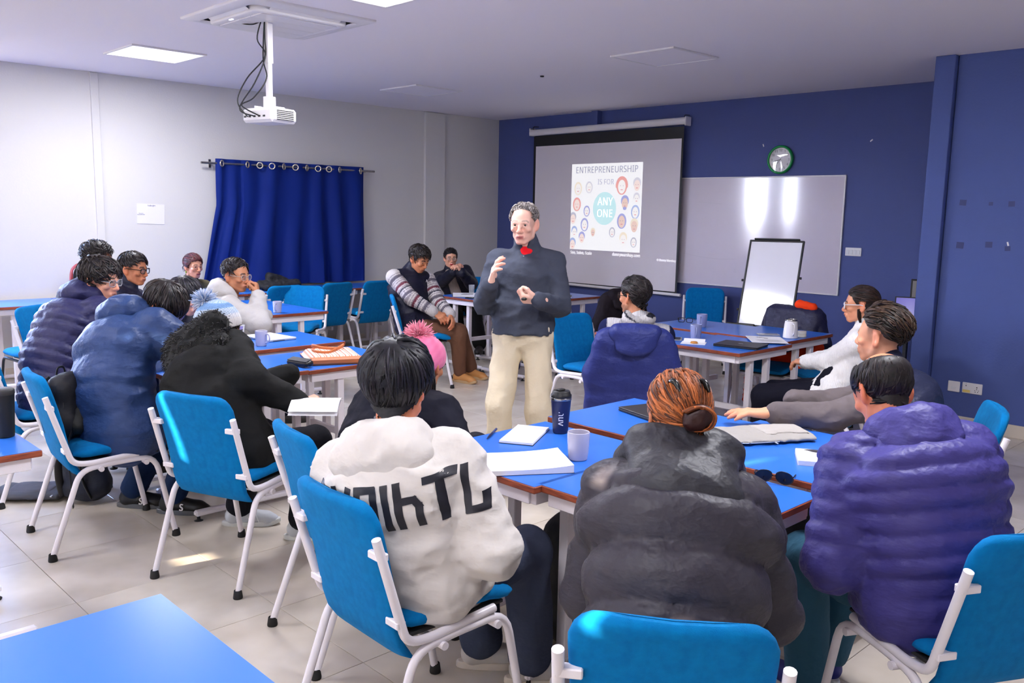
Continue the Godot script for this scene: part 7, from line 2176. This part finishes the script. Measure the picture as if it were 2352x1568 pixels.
	var ay := (tl - bl) - ax * (tl - bl).dot(ax)
	var hh := ay.length(); ay = ay.normalized()
	var az := ax.cross(ay)
	var w := (tr - tl).length()
	var bs := Basis(ax, ay, az)
	t.transform = Transform3D(bs, (tl + tr + bl + bl + (tr - tl)) / 4.0)
	put("board", Mb.new().box(Vector3.ZERO, Vector3(w, hh, 0.008)), mat(c8(228, 228, 234), 0.10, 0, 0.55), t)
	b = Mb.new()
	for s in [-1.0, 1.0]:
		b.box(Vector3(s * w / 2, 0, 0), Vector3(0.016, hh + 0.016, 0.02), 0.003)
		b.box(Vector3(0, s * hh / 2, 0), Vector3(w, 0.016, 0.02), 0.003)
	put("frame", b, M.black, t)
	put("clamp_bar", Mb.new().box(Vector3(0, hh / 2 + 0.016, 0.004), Vector3(w * 0.86, 0.014, 0.024), 0.003), M.black, t)
	put("pen_tray", Mb.new().box(Vector3(-w * 0.42, -hh / 2 - 0.006, 0.02), Vector3(w * 0.55, 0.03, 0.05), 0.008), M.black, t)
	for q in [[-1.0, 0.02], [1.0, 0.06], [1.0, -0.22], [-1.0, -0.24]]:
		put("knob", Mb.new().lathe(PackedVector2Array([Vector2(0, 0), Vector2(0.005, 0), Vector2(0.005, 0.012), Vector2(0.011, 0.013), Vector2(0.011, 0.026), Vector2(0, 0.028)]), 12, Transform3D(Basis(Vector3(0, 0, 1), -q[0] * PI / 2), Vector3(q[0] * w / 2, q[1], 0))), M.black, t)
	var floor_y := func(p: Vector3) -> Vector3: return t.transform.affine_inverse() * p
	for s in [-1.0, 1.0]:
		put("leg", Mb.new().tube(PackedVector3Array([Vector3(s * w * 0.46, -hh / 2, -0.015), floor_y.call(t.transform * Vector3(s * w * 0.46, -hh / 2, 0) * Vector3(1, 0, 1) + Vector3(0.0, 0.0, 0.12))]), 0.011, 10), M.black, t)
	put("leg", Mb.new().tube(PackedVector3Array([Vector3(0, hh * 0.3, -0.02), floor_y.call(Vector3(5.25, 0, 1.35))]), 0.011, 10), M.black, t)
	# lectern stand with monitor and laptop behind the column
	t = thing("desk", "narrow black desk half hidden behind the blue column", "desk", Vector3(6.10, 0, 0.62))
	put("desktop", Mb.new().box(Vector3(0, 0.72, 0), Vector3(0.42, 0.025, 0.62), 0.004), mat(c8(40, 28, 24), 0.4), t)
	for q in [[-0.18, -0.28], [-0.18, 0.28], [0.18, -0.28], [0.18, 0.28]]: put("leg", Mb.new().box(Vector3(q[0], 0.354, q[1]), Vector3(0.035, 0.708, 0.035), 0.003), M.black, t)
	t = thing("monitor", "grey desktop monitor behind the laptop at the blue column", "monitor", Vector3(6.16, 0.7325, 0.45), 0.35)
	put("panel", Mb.new().box(Vector3(0, 0.26, 0), Vector3(0.36, 0.25, 0.025), 0.004), M.dark, t)
	put("screen", Mb.new().box(Vector3(0, 0.26, 0.0132), Vector3(0.33, 0.22, 0.001), 0.0), mat(c8(150, 146, 140), 0.35), t)
	put("stand", Mb.new().box(Vector3(0, 0.07, -0.02), Vector3(0.04, 0.14, 0.02), 0.003).box(Vector3(0, 0.005, 0), Vector3(0.16, 0.01, 0.12), 0.003), M.dark, t)
	t = thing("laptop", "open laptop showing a violet slide with white emblem, behind the column", "laptop", Vector3(6.13, 0.7325, 0.76), 0.35)
	put("base", Mb.new().box(Vector3(0, 0.008, 0.0), Vector3(0.32, 0.014, 0.2), 0.003), M.black, t)
	lidb = Basis(Vector3.RIGHT, -0.25)
	put("lid", Mb.new().box(Vector3(0, 0.125, -0.125), Vector3(0.32, 0.22, 0.006), 0.002, lidb), M.black, t)
	var ps := mat(c8(60, 46, 150), 0.2); ps.emission_enabled = true; ps.emission = c8(72, 58, 170); ps.emission_energy_multiplier = 0.6
	put("screen", Mb.new().box(Vector3(0, 0.126, -0.1214), Vector3(0.30, 0.20, 0.001), 0.0, lidb), ps, t)
	var wm := mat(Color.WHITE); wm.emission_enabled = true; wm.emission = Color(0.8, 0.8, 0.9); wm.emission_energy_multiplier = 0.7
	b = Mb.new()
	for q in 14:
		var a := q * 2.4
		b.box(Vector3(0.06 + cos(a) * 0.012 * sqrt(q) * 0.9, 0.126 + sin(a) * 0.012 * sqrt(q) * 0.9, -0.12), Vector3(0.014, 0.011, 0.0006), 0.0)
	put("emblem", Mb.new().add(b, Transform3D(lidb, Vector3(0, 0.126, -0.1205) - lidb * Vector3(0, 0.126, -0.12))), wm, t)
	# coats
	coat_on("parka", "navy parka with hood draped over the chair back of the man in grey sweater", Vector2(5.53, 3.94), Vector2(-0.66, -0.75), lin(46, 54, 122), M.nylon, 0.40, 0.20, true, [0.12, 0.008])
	t = coat_on("jacket", "black jacket with a bit of orange lining hung over a chair back", Vector2(3.72, 2.02), Vector2(-0.9, -0.43), lin(30, 28, 32), M.cloth, 0.52, 0.17, true)
	soft(t, "lining", M.cotton, lin(240, 140, 30), 0.008, 90.0, 0.003, 9.0, func(s: Sdf) -> void: s.cap(Vector3(-0.02, 0.945, 0.385), Vector3(0.03, 0.94, 0.39), 0.026))
	t = coat_on("coat", "dark navy puffer coat with orange lining over a chair beyond the right group", Vector2(5.66, 2.27), Vector2(0.05, 1.0), lin(34, 38, 62), M.nylon, 0.45, 0.20, false, [0.09, 0.009])
	soft(t, "lining", M.cotton, lin(234, 66, 26), 0.009, 80.0, 0.005, 8.0, func(s: Sdf) -> void:
		s.cap(Vector3(-0.16, 0.93, 0.30), Vector3(-0.05, 0.945, 0.30), 0.035, 0.04)
		s.cap(Vector3(-0.24, 0.62, 0.18), Vector3(-0.25, 0.50, 0.0), 0.08, 0.09)
		s.cap(Vector3(-0.2, 0.55, 0.1), Vector3(0.1, 0.5, 0.05), 0.06, 0.04))
	t = coat_on("coat", "black coat with an orange patch on the chair nearest the white sweater woman", Vector2(6.16, 2.27), Vector2(-0.6, 0.8), lin(18, 18, 24), M.cloth, 0.42, 0.15, false)
	soft(t, "lining", M.cotton, lin(236, 60, 24), 0.009, 80.0, 0.004, 8.0, func(s: Sdf) -> void: s.cap(Vector3(0.02, 0.93, 0.33), Vector3(0.06, 0.90, 0.36), 0.045))
	t = thing("scarf", "rust red scarf end hanging below a chair seat beyond the right group", "scarf", Vector3(5.44, 0, 2.26))
	soft(t, "cloth", M.knit, lin(186, 62, 34), 0.009, 90.0, 0.006, 14.0, func(s: Sdf) -> void: s.cap(Vector3(0, 0.42, 0), Vector3(0.0, 0.16, 0.0), 0.022, 0.03, 1.4))
	# bags
	t = backpack("black backpack with small red and white mark, on the chair behind the parka", Vector3(4.60, 0.505, 7.19), PI + 2.2, 0.0, 0.68, lin(20, 20, 24), c8(60, 60, 60))
	put("mark", Mb.new().box(Vector3(0.0, 0.17, -0.145), Vector3(0.028, 0.018, 0.003), 0.001), mat(c8(226, 30, 30), 0.5), t)
	put("mark", Mb.new().box(Vector3(-0.026, 0.165, -0.145), Vector3(0.022, 0.012, 0.003), 0.001), M.white, t)
	put("strap_tail", Mb.new().tube(curve([Vector3(0.11, 0.05, -0.09), Vector3(0.18, 0.0, -0.12), Vector3(0.19, -0.12, -0.13), Vector3(0.18, -0.3, -0.13)], 5), 0.014, 6, true, 0.18), M.black, t)
	backpack("large black backpack with yellow zip pulls under the front table", Vector3(7.02, 0.012, 6.16), 2.55, 0.0, 1.05, lin(17, 17, 20), c8(226, 160, 40))
	backpack("navy blue backpack on the floor behind the speaker's legs", Vector3(2.78, 0.012, 2.46), 0.8, 0.0, 0.78, lin(30, 42, 92), c8(40, 50, 90))
	backpack("dark navy bag on the floor between the two leftmost chairs", Vector3(4.12, 0.012, 6.98), 0.6, 0.0, 0.8, lin(20, 22, 44), c8(40, 40, 60))
	t = backpack("red and beige patterned backpack standing on the wall table at left", Vector3(0.42, TOP, 5.70), 0.9, 0.0, 0.72, lin(196, 178, 164), c8(60, 40, 40))
	put("side_panel", Mb.new().tube(curve([Vector3(0.11, 0.03, 0.02), Vector3(0.115, 0.18, 0.03), Vector3(0.09, 0.29, 0.03), Vector3(0.0, 0.33, 0.03), Vector3(-0.09, 0.29, 0.03), Vector3(-0.115, 0.18, 0.03), Vector3(-0.11, 0.03, 0.02)], 6), 0.026, 8, true, 1.2), mat(c8(150, 52, 50), 0.6), t)
	t = thing("laptop_bag", "flat grey laptop bag lying on the floor at left", "bag", Vector3(3.84, 0.0, 7.17), 0.9)
	soft(t, "body", mat(Color.WHITE, 0.8), lin(66, 64, 72), 0.009, 90.0, 0.003, 7.0, func(s: Sdf) -> void:
		s.cap(Vector3(-0.17, 0.03, 0), Vector3(0.17, 0.03, 0), 0.026, -1.0, 5.0, Vector3(0, 0, 1)))
	soft(t, "pocket", mat(Color.WHITE, 0.8), lin(76, 74, 82), 0.009, 90.0, 0.003, 7.0, func(s: Sdf) -> void:
		s.cap(Vector3(-0.1, 0.046, -0.01), Vector3(0.12, 0.046, -0.01), 0.014, -1.0, 7.0, Vector3(0, 0, 1)))
	put("zip_pull", Mb.new().box(Vector3(0.15, 0.04, 0.12), Vector3(0.01, 0.006, 0.04), 0.001), silver, t)
	# cables in the corner
	t = thing("cable_bundle", "loops of black cable hanging by the corner behind the table", "cable", Vector3(0.75, 0, 0.55))
	for q in 4:
		var a := q * 0.8
		put("cable", Mb.new().tube(curve([Vector3(-0.3, 0.05, 0.1 * q), Vector3(-0.15, 0.28 + 0.05 * sin(a), 0.1), Vector3(0.05, 0.3 - 0.04 * q, 0.0), Vector3(0.2, 0.12, 0.05 * q), Vector3(0.05, 0.02, 0.1), Vector3(0.35, 0.03, 0.02 + 0.05 * q)], 6), 0.006, 6), M.black, t)
	t = thing("clicker", "small black presentation clicker held in the speaker's left hand", "clicker", Vector3(5.695, 1.165, 5.125), 0.6)
	put("body", Mb.new().box(Vector3.ZERO, Vector3(0.03, 0.016, 0.075), 0.006), M.black, t)
	put("button", Mb.new().box(Vector3(0, 0.0085, -0.015), Vector3(0.014, 0.002, 0.016), 0.001), mat(c8(170, 110, 60), 0.3, 0.4), t)
	run_jobs()
